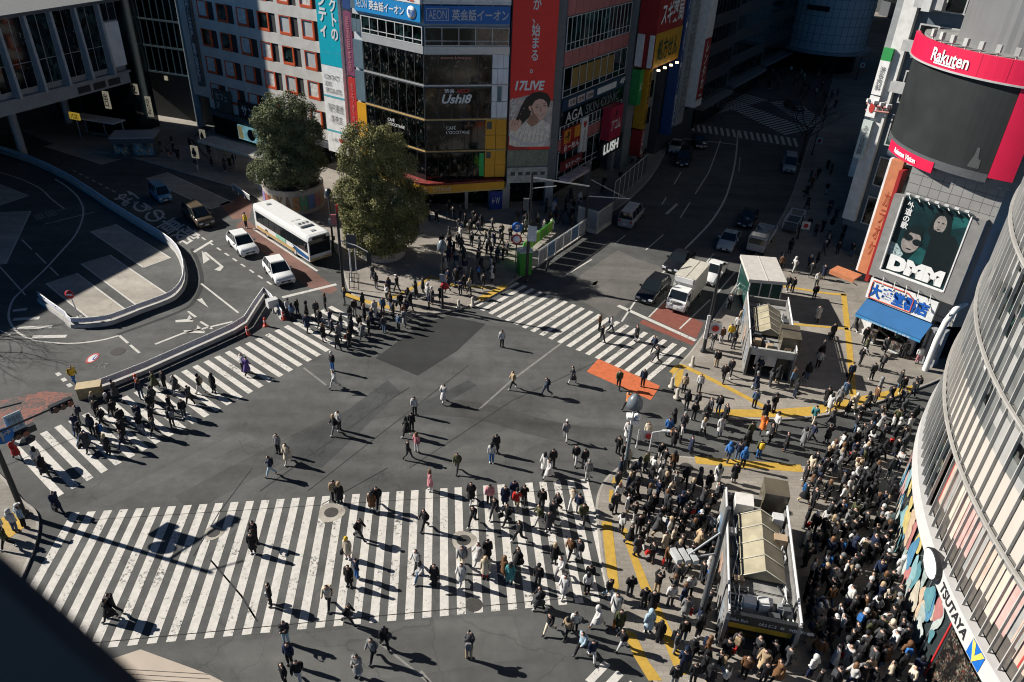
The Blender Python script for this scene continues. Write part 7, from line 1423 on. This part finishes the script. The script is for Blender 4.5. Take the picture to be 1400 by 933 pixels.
def segd(q, a, b):
    ab = b-a; t = max(0, min(1, (q-a).dot(ab)/ab.length_squared)); return (q-a-ab*t).length, t
def region(q, p):
    best = None
    for a, b in ED:
        d, t = segd(q, Vector(p[a]), Vector(p[b])); r = RAD.get(a) or RAD['l'+a[1:]]; d -= (r if not isinstance(r, tuple) else sum(r)/2)*.8
        if best is None or d < best[0]: best = (d, a, b, t)
    return best[1:]
def shell(m, sel, off, name, mat):
    """a garment: the chosen faces of the body, pushed out along its normals"""
    idx = {}; vs = []; fs = []
    for f in m.polygons:
        if not sel[f.index]: continue
        ff = []
        for v in f.vertices:
            if v not in idx: idx[v] = len(vs); vs.append(m.vertices[v].co+m.vertices[v].normal*off)
            ff.append(idx[v])
        fs.append(tuple(ff))
    mb = MB(); mb.add(vs, fs, 0, True); return mb.mesh(name, mat)
KIT = {}
for pn, p in POSES.items():
    m = skin_body(p); m.materials.clear(); m.materials.append(skinm)
    for f in m.polygons: f.use_smooth = True
    R_ = [region(f.center, p) for f in m.polygons]
    def issel(i, kind):
        a, b, t = R_[i]; z = m.polygons[i].center.z; e = (a, b)
        if kind == 'top': return e in (('pel', 'sp'), ('sp', 'ch'), ('pel', 'lh'), ('pel', 'rh')) and z > .80 or (e == ('ch', 'nk') and t < .7) or b in ('ls', 'rs', 'le', 're') or (b in ('lw', 'rw') and t < .95)
        if kind == 'low': return e in (('pel', 'sp'), ('pel', 'lh'), ('pel', 'rh')) and z < 1.0 or b in ('lk', 'rk') or (b in ('la', 'ra') and t < .93)
        if kind == 'shoe': return b in ('lt', 'rt') or (b in ('la', 'ra') and t >= .9)
        if kind == 'hair':
            c = m.polygons[i].center; h = Vector(p['hd']); return e in (('nk', 'hb'), ('hb', 'hd')) and (c.z > h.z+.035 or (c.y < h.y-.005 and c.z > h.z-.12))
    K = {'body': m}
    N_ = range(len(m.polygons))
    K['jacket'] = shell(m, [issel(i, 'top') for i in N_], .026, 'jacket', cloth); K['trousers'] = shell(m, [issel(i, 'low') for i in N_], .016, 'trousers', cloth)
    K['shoes'] = shell(m, [issel(i, 'shoe') for i in N_], .016, 'shoes', shoem); K['hair'] = shell(m, [issel(i, 'hair') for i in N_], .026, 'hair', hairm)
    h = Vector(p['hd']); ch = Vector(p['ch']); la, ra = Vector(p['la']), Vector(p['ra']); sw = (la.y+ra.y)/2; st = abs(la.y-ra.y)*.28
    mb = MB(); vs = []; n = 14
    for z, rx, ry, dy in ((1.05, .165, .13, 0), (.85, .2, .16+st*.2, sw*.2), (.62, .23, .18+st*.55, sw*.5), (.47, .235, .19+st*.75, sw*.6)): vs += [(rx*math.cos(2*math.pi*k/n), dy+ry*math.sin(2*math.pi*k/n), z) for k in range(n)]
    K['coat_skirt'] = None; mb.add(vs, [(i*n+k, i*n+(k+1) % n, (i+1)*n+(k+1) % n, (i+1)*n+k)[::-1] for i in range(3) for k in range(n)], 0, True); K['coat_skirt'] = mb.mesh('coat_skirt', cloth)
    mb = MB(); mb.lathe([(.105, -.09), (.115, -.02), (.11, .05), (.08, .1), (0, .125)], 12, (h.x, h.y-.005, h.z+.05), sy=1.1); K['beanie'] = mb.mesh('beanie', cloth)
    mb = MB(); mb.lathe([(.1, .02), (.112, .05), (.1, .09), (0, .11)], 12, (h.x, h.y, h.z+.04), sy=1.12); mb.box((h.x, h.y+.14, h.z+.07), (.15, .1, .02)); K['cap'] = mb.mesh('cap', cloth)
    mb = MB(); mb.lathe([(.09, -.2), (.125, -.12), (.135, 0), (.115, .09), (.06, .14), (0, .15)], 12, (h.x, h.y-.03, h.z+.02), sy=1.1); K['hood'] = mb.mesh('hood', cloth)
    mb = MB(); mb.lathe([(.11, -.26), (.125, -.15), (.12, -.02), (.11, .06), (.07, .11), (0, .125)], 12, (h.x, h.y-.03, h.z), sy=.95); K['long_hair'] = mb.mesh('long_hair', M('hair_long', rough=.5, nz=.2, sc=12, objcol=True))
    mb = MB(); c = ch+Vector((0, -.2, -.06)); mb.loft([[(c.x+x*k, c.y+y*k2, c.z+z) for x, y in ((-.15, .09), (-.13, -.09), (.13, -.09), (.15, .09))] for z, k, k2 in ((-.25, .9, .9), (-.15, 1, 1), (.12, 1, .9), (.2, .7, .5))], 0, False); K['backpack'] = mb.mesh('backpack', cloth)
    hp = Vector(p['rf']); mb = MB(); mb.box(hp+Vector((.05, 0, -.26)), (.13, .32, .26)); mb.tube([hp+Vector((.05, -.1, -.13)), hp+Vector((.02, 0, .02)), hp+Vector((.05, .1, -.13))], .012, 5); K['handbag'] = mb.mesh('handbag', cloth)
    q = (Vector(p['lf'])+Vector(p['rf']))/2; mb = MB(); mb.box(q+Vector((0, .05, .03)), (.09, .03, .15)); K['phone'] = mb.mesh('phone', black)
    KIT[pn] = K
PC = {'k': ('black', (.012, .012, .014)), 'd': ('dark grey', (.045, .046, .05)), 'n': ('navy', (.014, .022, .05)), 'w': ('white', (.52, .51, .49)), 'c': ('cream', (.55, .47, .35)), 'b': ('beige', (.38, .28, .17)), 'o': ('orange', (.62, .17, .03)), 'r': ('red', (.42, .025, .02)),
      'p': ('pink', (.5, .2, .22)), 'u': ('blue', (.03, .13, .36)), 'g': ('grey', (.2, .2, .2)), 'G': ('olive green', (.07, .075, .035)), 'y': ('yellow', (.6, .4, .03)), 'v': ('purple', (.1, .06, .22)), 't': ('teal', (.05, .2, .21)), 'B': ('brown', (.13, .065, .03)), 'j': ('denim blue', (.07, .12, .2)), 'l': ('pale blue', (.36, .47, .54))}
people = []      # (x, y, z, heading, pose, top, low, style, hair, extra, px)
def add(px, py, rz, pn, t, l, style='jacket', hair='hair', ex='', hc='k'): people.append(dict(px=px, py=py, rz=rz, pose=pn, t=t, l=l, style=style, hair=hair, ex=ex, hc=hc))
W_, T_, S_, P_, C_, H_ = 'walking', 'striding', 'standing', 'looking at a phone', 'raising a camera', 'standing hands in pockets'
# people alone on the open road: pixel of the feet, heading in degrees (0 = right, 90 = away from the camera), pose, colours
for a in [(686, 475, 90, S_, 'w', 'k'), (701, 532, 200, W_, 'b', 'k'), (747, 541, 195, T_, 'n', 'n', 'jacket', 'hair', 'backpack k'), (782, 525, 180, W_, 'd', 'w', 'coat'), (607, 551, 60, W_, 'w', 'w', 'coat'), (567, 568, 90, S_, 'w', 'k', 'jacket', 'hair', 'phone'), (563, 590, 80, S_, 'k', 'k'), (556, 597, 200, W_, 'k', 'k', 'coat', 'long_hair'),
          (570, 619, 60, S_, 'p', 'w', 'jacket', 'long_hair', '', 'B'), (558, 628, 0, W_, 'k', 'd', 'jacket', 'hair'), (625, 646, 250, W_, 'G', 'd'), (672, 633, 270, S_, 'w', 'u', 'jacket', 'long_hair'), (678, 620, 90, S_, 'k', 'k', 'coat'), (588, 671, 200, S_, 'p', 'w', 'coat', 'long_hair', '', 'B'), (458, 531, 230, T_, 'w', 'w', 'jacket', 'hair', 'handbag k'), (455, 507, 240, S_, 'k', 'u', 'jacket', 'beanie w'),
          (458, 594, 220, W_, 'k', 'g', 'jacket', 'long_hair', '', 'b'), (464, 588, 60, S_, 'w', 'k'), (381, 620, 250, S_, 'g', 'k'), (394, 633, 240, W_, 'c', 'c', 'coat', 'hair'), (371, 651, 200, W_, 'n', 'l', 'jacket', 'hair', 'backpack k'), (465, 689, 90, S_, 'k', 'k', 'coat', 'hood b'), (458, 686, 100, S_, 'b', 'k'), (509, 699, 270, S_, 'B', 'w', 'coat', 'long_hair'), (516, 694, 260, W_, 'k', 'k', 'jacket', 'hair', 'handbag k'),
          (347, 757, 270, S_, 'k', 'k', 'coat'), (350, 742, 250, P_, 'k', 'k'), (371, 828, 200, S_, 'k', 'k', 'jacket', 'hair', 'handbag w'), (450, 830, 260, W_, 'c', 'k', 'jacket', 'hair', 'backpack c'), (478, 802, 250, S_, 'k', 'k', 'coat'), (488, 791, 40, S_, 'n', 'u', 'jacket', 'hair'), (476, 764, 250, S_, 'c', 'p', 'coat', 'beanie y', 'handbag k'), (492, 738, 340, T_, 'k', 'd'), (581, 724, 220, W_, 'k', 'k', 'jacket', 'hair'),
          (570, 780, 230, W_, 'w', 'd', 'jacket', 'hair'), (576, 796, 230, T_, 'w', 'j', 'jacket', 'long_hair', 'handbag w'), (594, 800, 250, S_, 'k', 'k', 'coat'), (632, 777, 250, W_, 'g', 'c', 'jacket', 'hair', 'backpack n', 'b'), (631, 798, 240, W_, 'w', 'w', 'coat'), (654, 772, 210, W_, 'w', 'w', 'coat'), (666, 766, 90, S_, 'k', 'k', 'coat'), (663, 791, 260, S_, 'c', 'r', 'coat', 'long_hair', '', 'b'), (689, 789, 220, S_, 'B', 'B', 'coat', 'long_hair', '', 'B'), (697, 798, 260, S_, 't', 't', 'coat', 'long_hair'), (708, 777, 200, W_, 'k', 'k', 'coat'), (647, 719, 240, T_, 'k', 'k', 'jacket', 'hair'), (644, 686, 250, W_, 'k', 'w', 'coat', 'hair'), (669, 691, 90, S_, 'p', 'k', 'jacket', 'hair'), (676, 708, 240, T_, 'k', 'd'), (690, 692, 260, S_, 'n', 'k', 'coat'), (693, 717, 210, W_, 'k', 'k', 'jacket', 'hair', 'handbag k'), (706, 697, 80, W_, 'r', 'b', 'jacket', 'beanie k'), (710, 741, 200, T_, 'k', 'k'), (702, 684, 90, S_, 'n', 'k', 'coat'), (716, 690, 80, W_, 'k', 'k'),
          (740, 697, 70, S_, 'k', 'd'), (749, 727, 260, S_, 'd', 'k', 'coat'), (736, 718, 200, W_, 'G', 'w'), (757, 770, 250, S_, 'k', 'd', 'coat', 'long_hair', '', 'b'), (779, 762, 230, W_, 'B', 'k', 'jacket', 'hair'), (790, 766, 240, S_, 'd', 'w', 'jacket'), (766, 790, 220, T_, 'w', 'g'), (771, 815, 230, W_, 'w', 'w', 'coat', 'hair'), (735, 802, 250, S_, 'k', 'd', 'jacket', 'cap k'), (736, 832, 350, T_, 'd', 'k', 'coat'), (802, 811, 270, S_, 'w', 'k', 'jacket', 'long_hair'), (805, 800, 80, S_, 'k', 'k'), (831, 819, 300, W_, 'k', 'l', 'jacket', 'hair'), (796, 716, 260, W_, 'G', 'd', 'jacket', 'hair', 'backpack k'), (783, 695, 240, T_, 'c', 'w', 'jacket', 'hair'), (762, 700, 200, W_, 'k', 'k'), (755, 712, 80, W_, 'd', 'k', 'coat'), (790, 703, 60, S_, 'n', 'w'),
          (751, 866, 230, T_, 'k', 'c'), (775, 871, 220, W_, 'b', 'k', 'jacket', 'long_hair'), (785, 864, 90, S_, 'w', 'k', 'jacket', 'hair'), (795, 894, 220, T_, 'l', 'k', 'jacket', 'hair'), (808, 903, 280, W_, 'n', 'w', 'jacket'), (816, 857, 210, T_, 'w', 'w', 'coat', 'hood w'), (841, 841, 240, W_, 'w', 'k', 'coat', 'hair'), (846, 862, 260, S_, 'G', 'k', 'coat', 'hair', 'handbag o'), (849, 888, 200, W_, 'k', 'w', 'jacket'), (860, 816, 90, H_, 'k', 'd', 'jacket', 'hair'), (879, 832, 80, S_, 'k', 'k'), (890, 838, 260, S_, 'k', 'd', 'coat'), (885, 866, 100, S_, 'l', 'k', 'coat', 'hood l'), (900, 877, 250, S_, 'k', 'k', 'coat', 'long_hair'), (897, 811, 60, C_, 'k', 'b', 'jacket', 'hair'), (915, 829, 90, S_, 'w', 'd', 'jacket'), (941, 816, 90, S_, 'w', 'k', 'jacket', 'hair'), (870, 761, 100, H_, 'd', 'k', 'coat'), (872, 731, 260, S_, 'k', 'd'),
          (737, 831, 200, W_, 'k', 'k'), (392, 879, 270, P_, 'd', 'l', 'jacket', 'hair'), (397, 909, 260, S_, 'n', 'k'), (409, 933, 280, W_, 'k', 'w'), (390, 936, 230, S_, 'k', 'k', 'jacket', 'hair'), (490, 926, 250, P_, 'g', 'w', 'coat', 'hair', 'phone'), (510, 902, 240, W_, 'g', 'k', 'jacket'), (526, 886, 300, W_, 'k', 'k', 'jacket', 'long_hair'), (477, 854, 350, T_, 'k', 'd'), (641, 901, 90, C_, 'd', 'b', 'jacket', 'hood d', 'backpack g'),
          (152, 848, 200, W_, 'k', 'k', 'coat'), (158, 842, 190, W_, 'k', 'k'), (22, 727, 90, S_, 'w', 'j', 'jacket', 'hood w'), (12, 750, 200, W_, 'G', 'k'), (3, 735, 120, S_, 'w', 'd'), (34, 722, 70, S_, 'l', 'k', 'jacket', 'cap w'), (80, 700, 330, W_, 'n', 'n', 'coat', 'hair', 'handbag k'), (63, 652, 330, W_, 'k', 'k', 'coat', 'long_hair'), (55, 640, 320, S_, 'w', 'k', 'jacket', 'long_hair'), (25, 628, 330, W_, 'r', 'w', 'coat'), (213, 597, 200, W_, 'd', 'k'), (149, 622, 260, S_, 'k', 'k', 'coat', 'long_hair', '', 'b'), (208, 565, 90, S_, 'k', 'd'), (234, 566, 0, W_, 'k', 'k', 'jacket'), (213, 533, 210, W_, 'G', 'k', 'coat'), (226, 532, 250, S_, 'k', 'k'), (242, 538, 230, W_, 'd', 'w', 'coat'), (293, 537, 250, S_, 'k', 'k', 'coat', 'long_hair'), (339, 513, 60, W_, 'v', 'k', 'coat', 'hair'), (333, 508, 240, S_, 'w', 'k', 'jacket', 'hair'), (337, 312, 250, S_, 'y', 'n', 'jacket', 'cap n'), (103, 526, 330, T_, 'y', 'u', 'jacket', 'hair'),
          (819, 452, 330, S_, 'B', 'k', 'jacket', 'hair'), (822, 468, 320, W_, 'k', 'd'), (834, 455, 350, W_, 'w', 'n', 'jacket', 'hair', 'backpack n'), (869, 467, 200, S_, 'k', 'w', 'coat'), (893, 482, 200, W_, 'n', 'k', 'jacket'), (897, 497, 180, T_, 'k', 'd'), (845, 531, 260, W_, 'G', 'k', 'jacket', 'hair', 'backpack g'), (878, 529, 250, S_, 'n', 'k', 'jacket', 'hair', 'backpack l'), (857, 561, 210, T_, 'o', 'k', 'jacket', 'hair', 'backpack o'), (773, 603, 80, W_, 'g', 'w', 'jacket', 'cap w'), (857, 602, 240, W_, 'w', 'w', 'coat'), (884, 603, 250, S_, 'c', 'c', 'coat'), (844, 622, 60, H_, 'k', 'k'), (852, 632, 300, S_, 'k', 'd'), (786, 635, 250, W_, 'k', 'w', 'jacket'), (798, 640, 100, S_, 'k', 'd', 'jacket', 'hair'), (744, 646, 230, W_, 'w', 'k', 'coat', 'long_hair'), (750, 655, 220, T_, 'w', 'w', 'coat', 'hair'), (755, 640, 90, S_, 'k', 'k'), (803, 657, 260, S_, 'g', 'w', 'jacket', 'cap g'),
          (912, 597, 70, S_, 'u', 'k', 'jacket', 'hair', 'handbag o'), (920, 612, 60, S_, 'k', 'k', 'coat'), (934, 537, 250, S_, 'b', 'k', 'jacket', 'beanie d'), (955, 536, 250, S_, 'w', 'd', 'jacket'), (981, 565, 80, S_, 'k', 'j', 'jacket', 'hair', 'backpack k'), (988, 522, 240, W_, 'k', 'k'), (997, 515, 250, W_, 'd', 'k', 'jacket'), (1030, 558, 70, S_, 'j', 'k'), (1041, 592, 250, T_, 'o', 'k', 'coat'), (1044, 575, 80, S_, 'k', 'k', 'coat', 'beanie k'), (1018, 617, 80, S_, 'k', 'k', 'coat', 'hood k'), (1036, 627, 90, S_, 'G', 'u', 'jacket', 'hair', 'backpack y'), (994, 632, 230, W_, 'u', 'd', 'jacket', 'hood u'), (1007, 630, 60, S_, 'n', 'j'), (1014, 640, 260, S_, 'u', 'k', 'jacket', 'hood u'), (979, 662, 250, W_, 'w', 'w', 'coat', 'long_hair'), (1002, 660, 80, S_, 'k', 'w', 'coat'), (1024, 602, 100, S_, 'G', 'd', 'jacket', 'hair'),
          (1268, 500, 80, S_, 'n', 'j', 'coat'), (1180, 470, 80, S_, 'k', 'd'), (1234, 490, 60, S_, 'k', 'k', 'jacket'), (1253, 497, 260, S_, 'w', 'p'), (1040, 918, 210, W_, 'b', 'k', 'coat', 'hair', 'backpack k'), (1180, 930, 90, S_, 'b', 'b', 'coat'), (1225, 790, 80, S_, 'w', 'k', 'coat', 'hood w'), (1016, 926, 240, S_, 'B', 'k', 'jacket', 'hair'), (946, 935, 80, S_, 'k', 'k'), (920, 940, 80, S_, 'k', 'g'), (1245, 545, 40, T_, 'k', 'k'), (1230, 555, 40, T_, 'd', 'd'), (1210, 565, 40, W_, 'k', 'k'), (1110, 580, 50, W_, 't', 'c', 'jacket', 'hair'), (1145, 555, 60, S_, 'g', 'k', 'coat', 'hood g'), (1153, 545, 70, S_, 'j', 'b', 'coat'), (1190, 520, 90, S_, 'd', 'k', 'jacket'), (1203, 508, 80, S_, 'k', 'd', 'jacket', 'hair', 'backpack d'), (1122, 487, 330, W_, 'k', 'k', 'coat'), (1116, 440, 250, W_, 'w', 'k', 'coat'), (1115, 393, 260, S_, 'w', 'd'), (1112, 410, 80, S_, 'k', 'k'), (1075, 398, 240, W_, 'd', 'k'), (1082, 400, 60, S_, 'k', 'k'), (1012, 445, 90, S_, 'b', 'b', 'jacket', 'hair'), (985, 470, 90, S_, 'B', 'w'), (997, 466, 80, S_, 'y', 'j', 'jacket', 'hair'), (1006, 455, 60, S_, 'w', 'k')]:
    add(*a)
# crowds: scattered inside pixel polygons at the photograph's density
rp = random.Random(21)
def inside(x, y, pg):
    c = False; j = len(pg)-1
    for i in range(len(pg)):
        if (pg[i][1] > y) != (pg[j][1] > y) and x < (pg[j][0]-pg[i][0])*(y-pg[i][1])/(pg[j][1]-pg[i][1])+pg[i][0]: c = not c
        j = i
    return c
taken = [g2(p['px'], p['py']) for p in people]
KEEP = [[(992, 690), (1092, 690), (1092, 892), (968, 868)], [(1012, 412), (1092, 420), (1094, 520), (1008, 508)], [(1012, 375), (1072, 375), (1072, 415), (1006, 412)]]
def crowd(pg, n, dmin, tops='kkkkkkkkkkkkkkkdddddnnnwwwwcgbGBj', poses=(S_, S_, S_, H_, P_, W_, W_), face=None):
    xs = [p[0] for p in pg]; ys = [p[1] for p in pg]; k = 0; tries = 0
    while k < n and tries < n*80:
        tries += 1; x = rp.uniform(min(xs), max(xs)); y = rp.uniform(min(ys), max(ys))
        if not inside(x, y, pg) or any(inside(x, y, q) for q in KEEP): continue
        q = g2(x, y)
        if any((q[0]-t[0])**2+(q[1]-t[1])**2 < dmin*dmin for t in taken): continue
        if math.hypot(q[0]-QC.x, q[1]-QC.y) < QR+.45: continue
        taken.append(q); k += 1; t = rp.choice(tops); r = rp.random()
        add(x, y, rp.uniform(0, 360) if face is None else rp.gauss(face, 45), rp.choice(poses), t, rp.choice('kkkkkkddddnnjwgb'), 'coat' if rp.random() < .36 else 'jacket', 'long_hair' if r < .3 else ('beanie '+rp.choice('kkdwgb') if r < .4 else ('cap '+rp.choice('kkwn') if r < .45 else ('hood '+t if r < .52 else 'hair'))), rp.choice(['', '', '', 'backpack k', 'handbag k', 'backpack '+rp.choice('kdgnub'), 'phone', 'handbag '+rp.choice('kwbr')]), rp.choice('kkkkkkkkkBBb'))
crowd([(96, 585), (140, 552), (230, 525), (290, 520), (270, 560), (215, 600), (160, 628), (110, 615)], 24, .85, 'kkkkkkkkddnnGB', (W_, W_, T_, S_), 200)
crowd([(392, 432), (440, 412), (500, 418), (560, 428), (552, 452), (500, 462), (470, 482), (430, 470), (400, 452)], 36, .75, 'kkkkkkkdddnnwgBj')
crowd([(500, 380), (590, 400), (640, 395), (600, 425), (545, 425), (510, 412)], 16, .8, 'kkkkkdwnB')
crowd([(850, 640), (905, 630), (985, 680), (990, 720), (975, 790), (940, 790), (880, 770), (850, 735), (832, 690)], 70, .6)
crowd([(1098, 640), (1150, 604), (1205, 575), (1252, 566), (1232, 650), (1216, 740), (1222, 800), (1236, 870), (1262, 940), (1190, 945), (1100, 945), (1096, 860)], 190, .45, 'kkkkkkkkkkkkkkddddnnwwwwwwwcgGBk')
crowd([(900, 790), (978, 790), (966, 860), (985, 885), (1080, 900), (1090, 940), (930, 940), (905, 880)], 26, .7)
crowd([(930, 545), (1000, 580), (1010, 610), (960, 630), (905, 622), (908, 585)], 12, .7, 'kkkkkdnwG')
crowd([(1040, 560), (1120, 545), (1240, 520), (1260, 540), (1200, 580), (1120, 610), (1050, 620)], 22, .8)
crowd([(960, 430), (1010, 420), (1005, 500), (960, 520)], 5, 1.0); crowd([(1010, 508), (1090, 520), (1095, 545), (1015, 535)], 8, .8)
crowd([(1095, 440), (1150, 430), (1230, 480), (1190, 530), (1100, 530)], 8, 1.2)
crowd([(600, 345), (640, 300), (700, 330), (690, 380), (640, 410), (605, 395)], 52, .7, 'kkkkkkdddnnwg')
crowd([(700, 300), (800, 270), (860, 240), (800, 310), (720, 335)], 34, .8, 'kkkkddnwg'); crowd([(870, 235), (915, 170), (925, 120), (915, 120), (895, 170), (850, 230)], 46, .7, 'kkkkdnw')
crowd([(1060, 380), (1110, 230), (1150, 210), (1180, 330), (1165, 385)], 34, 1.0, 'kkkkddnwB'); crowd([(1035, 90), (1130, 95), (1150, 140), (1115, 175), (1125, 145), (1050, 125)], 46, .8, 'kkkkdnw')
crowd([(480, 245), (560, 275), (640, 300), (590, 320), (500, 300)], 22, .9, 'kkkkdnw'); crowd([(200, 205), (330, 190), (330, 240), (260, 235)], 16, 1.0, 'kkkdw')
# individuals: the 300 that show largest; the farthest ones are one crowd
def onpave(px, py):
    for pg in (PG_C, PG_R, PG_L, PG_B, PG_S):
        if inside(px, py, pg): return Z1
    return 0.0
PG_C = kC+[(900, 0), (318, 190)]; PG_R = kR+[(1500, 512), (1500, 60)]; PG_L = kL+[(1500, 1100), (1500, 580), (1290, 580)]; PG_B = kB+[(-300, 1000), (-300, 560)]; PG_S = kS+[(318, 60), (-160, 60)]
people.sort(key=lambda p: -p['py'])
near, farp = people[:300], people[300:]
ROT = {}
ZONES = [('on the near zebra crossing', [(30, 880), (140, 695), (812, 660), (828, 830), (450, 862)]), ('on the zebra crossing by the white barrier', [(0, 615), (390, 445), (560, 425), (450, 490), (56, 692)]), ('on the far zebra crossing by the truck', [(655, 425), (722, 388), (945, 476), (890, 550)]),
         ('in the dense crowd under the glass building', [(1094, 560), (1300, 520), (1300, 960), (1094, 960)]), ('between the silver lamp post and near subway entrance', [(822, 626), (1010, 626), (1000, 800), (822, 720)]), ('on the yellow paving beside the near subway entrance', [(820, 720), (1100, 780), (1100, 960), (820, 960)]), ('on the road strip between the two pavements', [(880, 540), (1300, 545), (1300, 640), (880, 640)]), ('on the plaza around the far subway entrance', [(915, 380), (1300, 380), (1300, 560), (960, 560)]), ('at the lower left pavement corner', [(-50, 640), (100, 640), (60, 960), (-50, 960)]), ('on the corner pavement by the trees', [(460, 200), (720, 200), (720, 440), (460, 440)])]
def zone(x, y):
    for z, pg in ZONES:
        if inside(x, y, pg): return z
    return 'at the bottom edge of the road' if y > 835 else ('in the bus rotary' if x < 400 and y < 560 else 'on the open road in the middle')
def article(p):
    ht = p['hair'].split(); s = '%s %s' % (PC[p['t']][0], 'coat' if p['style'] == 'coat' else 'jacket')
    low = '' if p['style'] == 'coat' else ' and %s trousers' % PC[p['l']][0]
    return 'person in %s%s' % (s, low)
def detail(p):
    out = []
    ht = p['hair'].split()
    if len(ht) > 1: out.append('%s %s' % (PC[ht[1]][0], ht[0]))
    elif ht[0] == 'long_hair': out.append('long %s hair' % {'k': 'black', 'B': 'brown', 'b': 'blond'}[p['hc']])
    if p['ex'] and p['ex'] != 'phone': k, c = p['ex'].split(); out.append('%s %s' % (PC[c][0], k))
    elif p['ex']: out.append('phone')
    return ' and '.join(out)
ORD = ['first', 'second', 'third', 'fourth', 'fifth', 'sixth', 'seventh', 'eighth', 'ninth', 'tenth', 'eleventh', 'twelfth', 'thirteenth', 'fourteenth', 'fifteenth', 'sixteenth']
for p in near: p['zone'] = zone(p['px'], p['py']); d = detail(p); p['lab'] = '%s%s' % (article(p), ', '+d if d else ''); 
def words(s): return len(s.split())
grp = {}
for p in near:
    s = '%s %s' % (p['lab'], p['zone'])
    if words(s) > 16: s = '%s %s' % (article(p), p['zone'])
    if words(s) > 16: s = '%s %s' % (article(p).split(' and ')[0], p['zone'])
    p['full'] = s; grp.setdefault(s, []).append(p)
for s, L in grp.items():
    if len(L) == 1: continue
    L.sort(key=lambda p: p['px'])
    for i, p in enumerate(L):
        z = p['zone'].replace('in the dense crowd under the glass building', 'in the crowd by the glass building').replace('on the yellow paving beside the near subway entrance', 'on the yellow paving').replace('between the silver lamp post and near subway entrance', 'near the silver lamp post').replace('on the zebra crossing by the white barrier', 'on the barrier zebra').replace('on the plaza around the far subway entrance', 'on the plaza').replace('on the road strip between the two pavements', 'on the road strip').replace('on the far zebra crossing by the truck', 'on the far zebra')
        q = 'leftmost' if i == 0 else ('rightmost' if i == len(L)-1 else ORD[i]+' from the left')
        core = s[:s.index(p['zone'])].strip().replace('person in ', '').replace(' trousers', '')
        core = ' '.join(core.replace(' and ', ', ').split())
        p['full'] = 'person %s in %s, %s' % (z, core, q)
        if words(p['full']) > 16: p['full'] = 'person %s in %s, %s' % (z, ' '.join(core.split()[:3]).rstrip(','), q)
def parts(p):
    K = KIT[p['pose']]; out = [('jacket', 'jacket', p['t']), ('trousers', 'trousers', p['l']), ('shoes', 'shoes', rp.choice('kkkdwwB'))]
    if p['style'] == 'coat': out.append(('coat_skirt', 'coat_skirt', p['t']))
    ht = p['hair'].split()
    if ht[0] == 'long_hair': out += [('hair', 'hair', None), ('long_hair', 'long_hair', p['hc'])]
    elif len(ht) > 1: out += [('hair', 'hair', None), (ht[0], ht[0], ht[1])]
    else: out.append(('hair', 'hair', None))
    if p['ex'] == 'phone' or p['pose'] in (P_, C_): out.append(('phone', 'phone', None))
    if p['ex'] and p['ex'] != 'phone': k, c = p['ex'].split(); out.append((k, k, c))
    return K, out
for i, p in enumerate(near):
    z = onpave(p['px'], p['py']); q = g(p['px'], p['py'], z); sc = rp.uniform(.95, 1.06)*(.97 if 'long' in p['hair'] else 1)
    K, out = parts(p)
    o = obj('person', K['body'], None, (q.x, q.y, z), R(p['rz']-90)); o.scale = (sc*1.06, sc*1.06, sc)
    tag(o, p['full'], 'person', 'people crossing and waiting at the junction')
    for nm, k, c in out:
        ch = obj(nm, K[k], o)
        if c: v = PC[c][1]; j = rp.uniform(.8, 1.2); ch.color = (v[0]*j, v[1]*j, v[2]*j, 1)
# the farther crowd as one object, coloured by garment
mb = MB(); cols = list(PC); fm = [skinm, hairm, black]+[M('crowd_cloth_'+PC[c][0].replace(' ', '_'), PC[c][1], .8) for c in cols]
for p in farp:
    z = onpave(p['px'], p['py']); q = g(p['px'], p['py'], z); a = R(p['rz']-90); ca, sa = math.cos(a), math.sin(a); K, out = parts(p)
    for nm, k, c in [('body', 'body', None)]+out:
        m = K[k]; mi = 3+cols.index(c) if c else (0 if k == 'body' else (1 if k == 'hair' else 2))
        mb.add([(q.x+v.co.x*ca-v.co.y*sa, q.y+v.co.x*sa+v.co.y*ca, z+v.co.z) for v in m.vertices], [tuple(f.vertices) for f in m.polygons], mi, True)
o = mb.build('crowd', fm); tag(o, 'distant crowd of dark dressed people on the shaded pavements far from the camera', 'crowd', kind='stuff')
print('PEOPLE', len(near), len(farp))
# things people carry or pull
c = g(936, 915, Z1); e = empty('suitcase', (c.x, c.y, c.z), R(20), 'black upright suitcase on the yellow paving at the bottom', 'suitcase'); mb = MB(); mb.box((0, 0, .42), (.45, .28, .68)); mb.build('shell', black, e)
for x in (-.17, .17): mb = MB(); mb.tube([(x, -.1, .04), (x, .1, .04)], .04); mb.build('wheel', rubber, e)
mb = MB(); mb.tube([(-.12, .1, .76), (-.12, .1, 1.05), (.12, .1, 1.05), (.12, .1, .76)], .012); mb.build('handle', steel, e)
c = g(50, 633, 0); e = empty('umbrella', (c.x-.2, c.y, 1.2), 0, 'open black umbrella over two people on the barrier zebra', 'umbrella'); mb = MB(); mb.lathe([(.62, .62), (.5, .78), (.28, .9), (0, .96)], 8, smooth=False); mb.build('canopy', black, e); mb = MB(); mb.tube([(0, 0, 0), (0, 0, .95)], .012); mb.build('shaft', steel, e)
bpy.data.objects.remove(_fo);
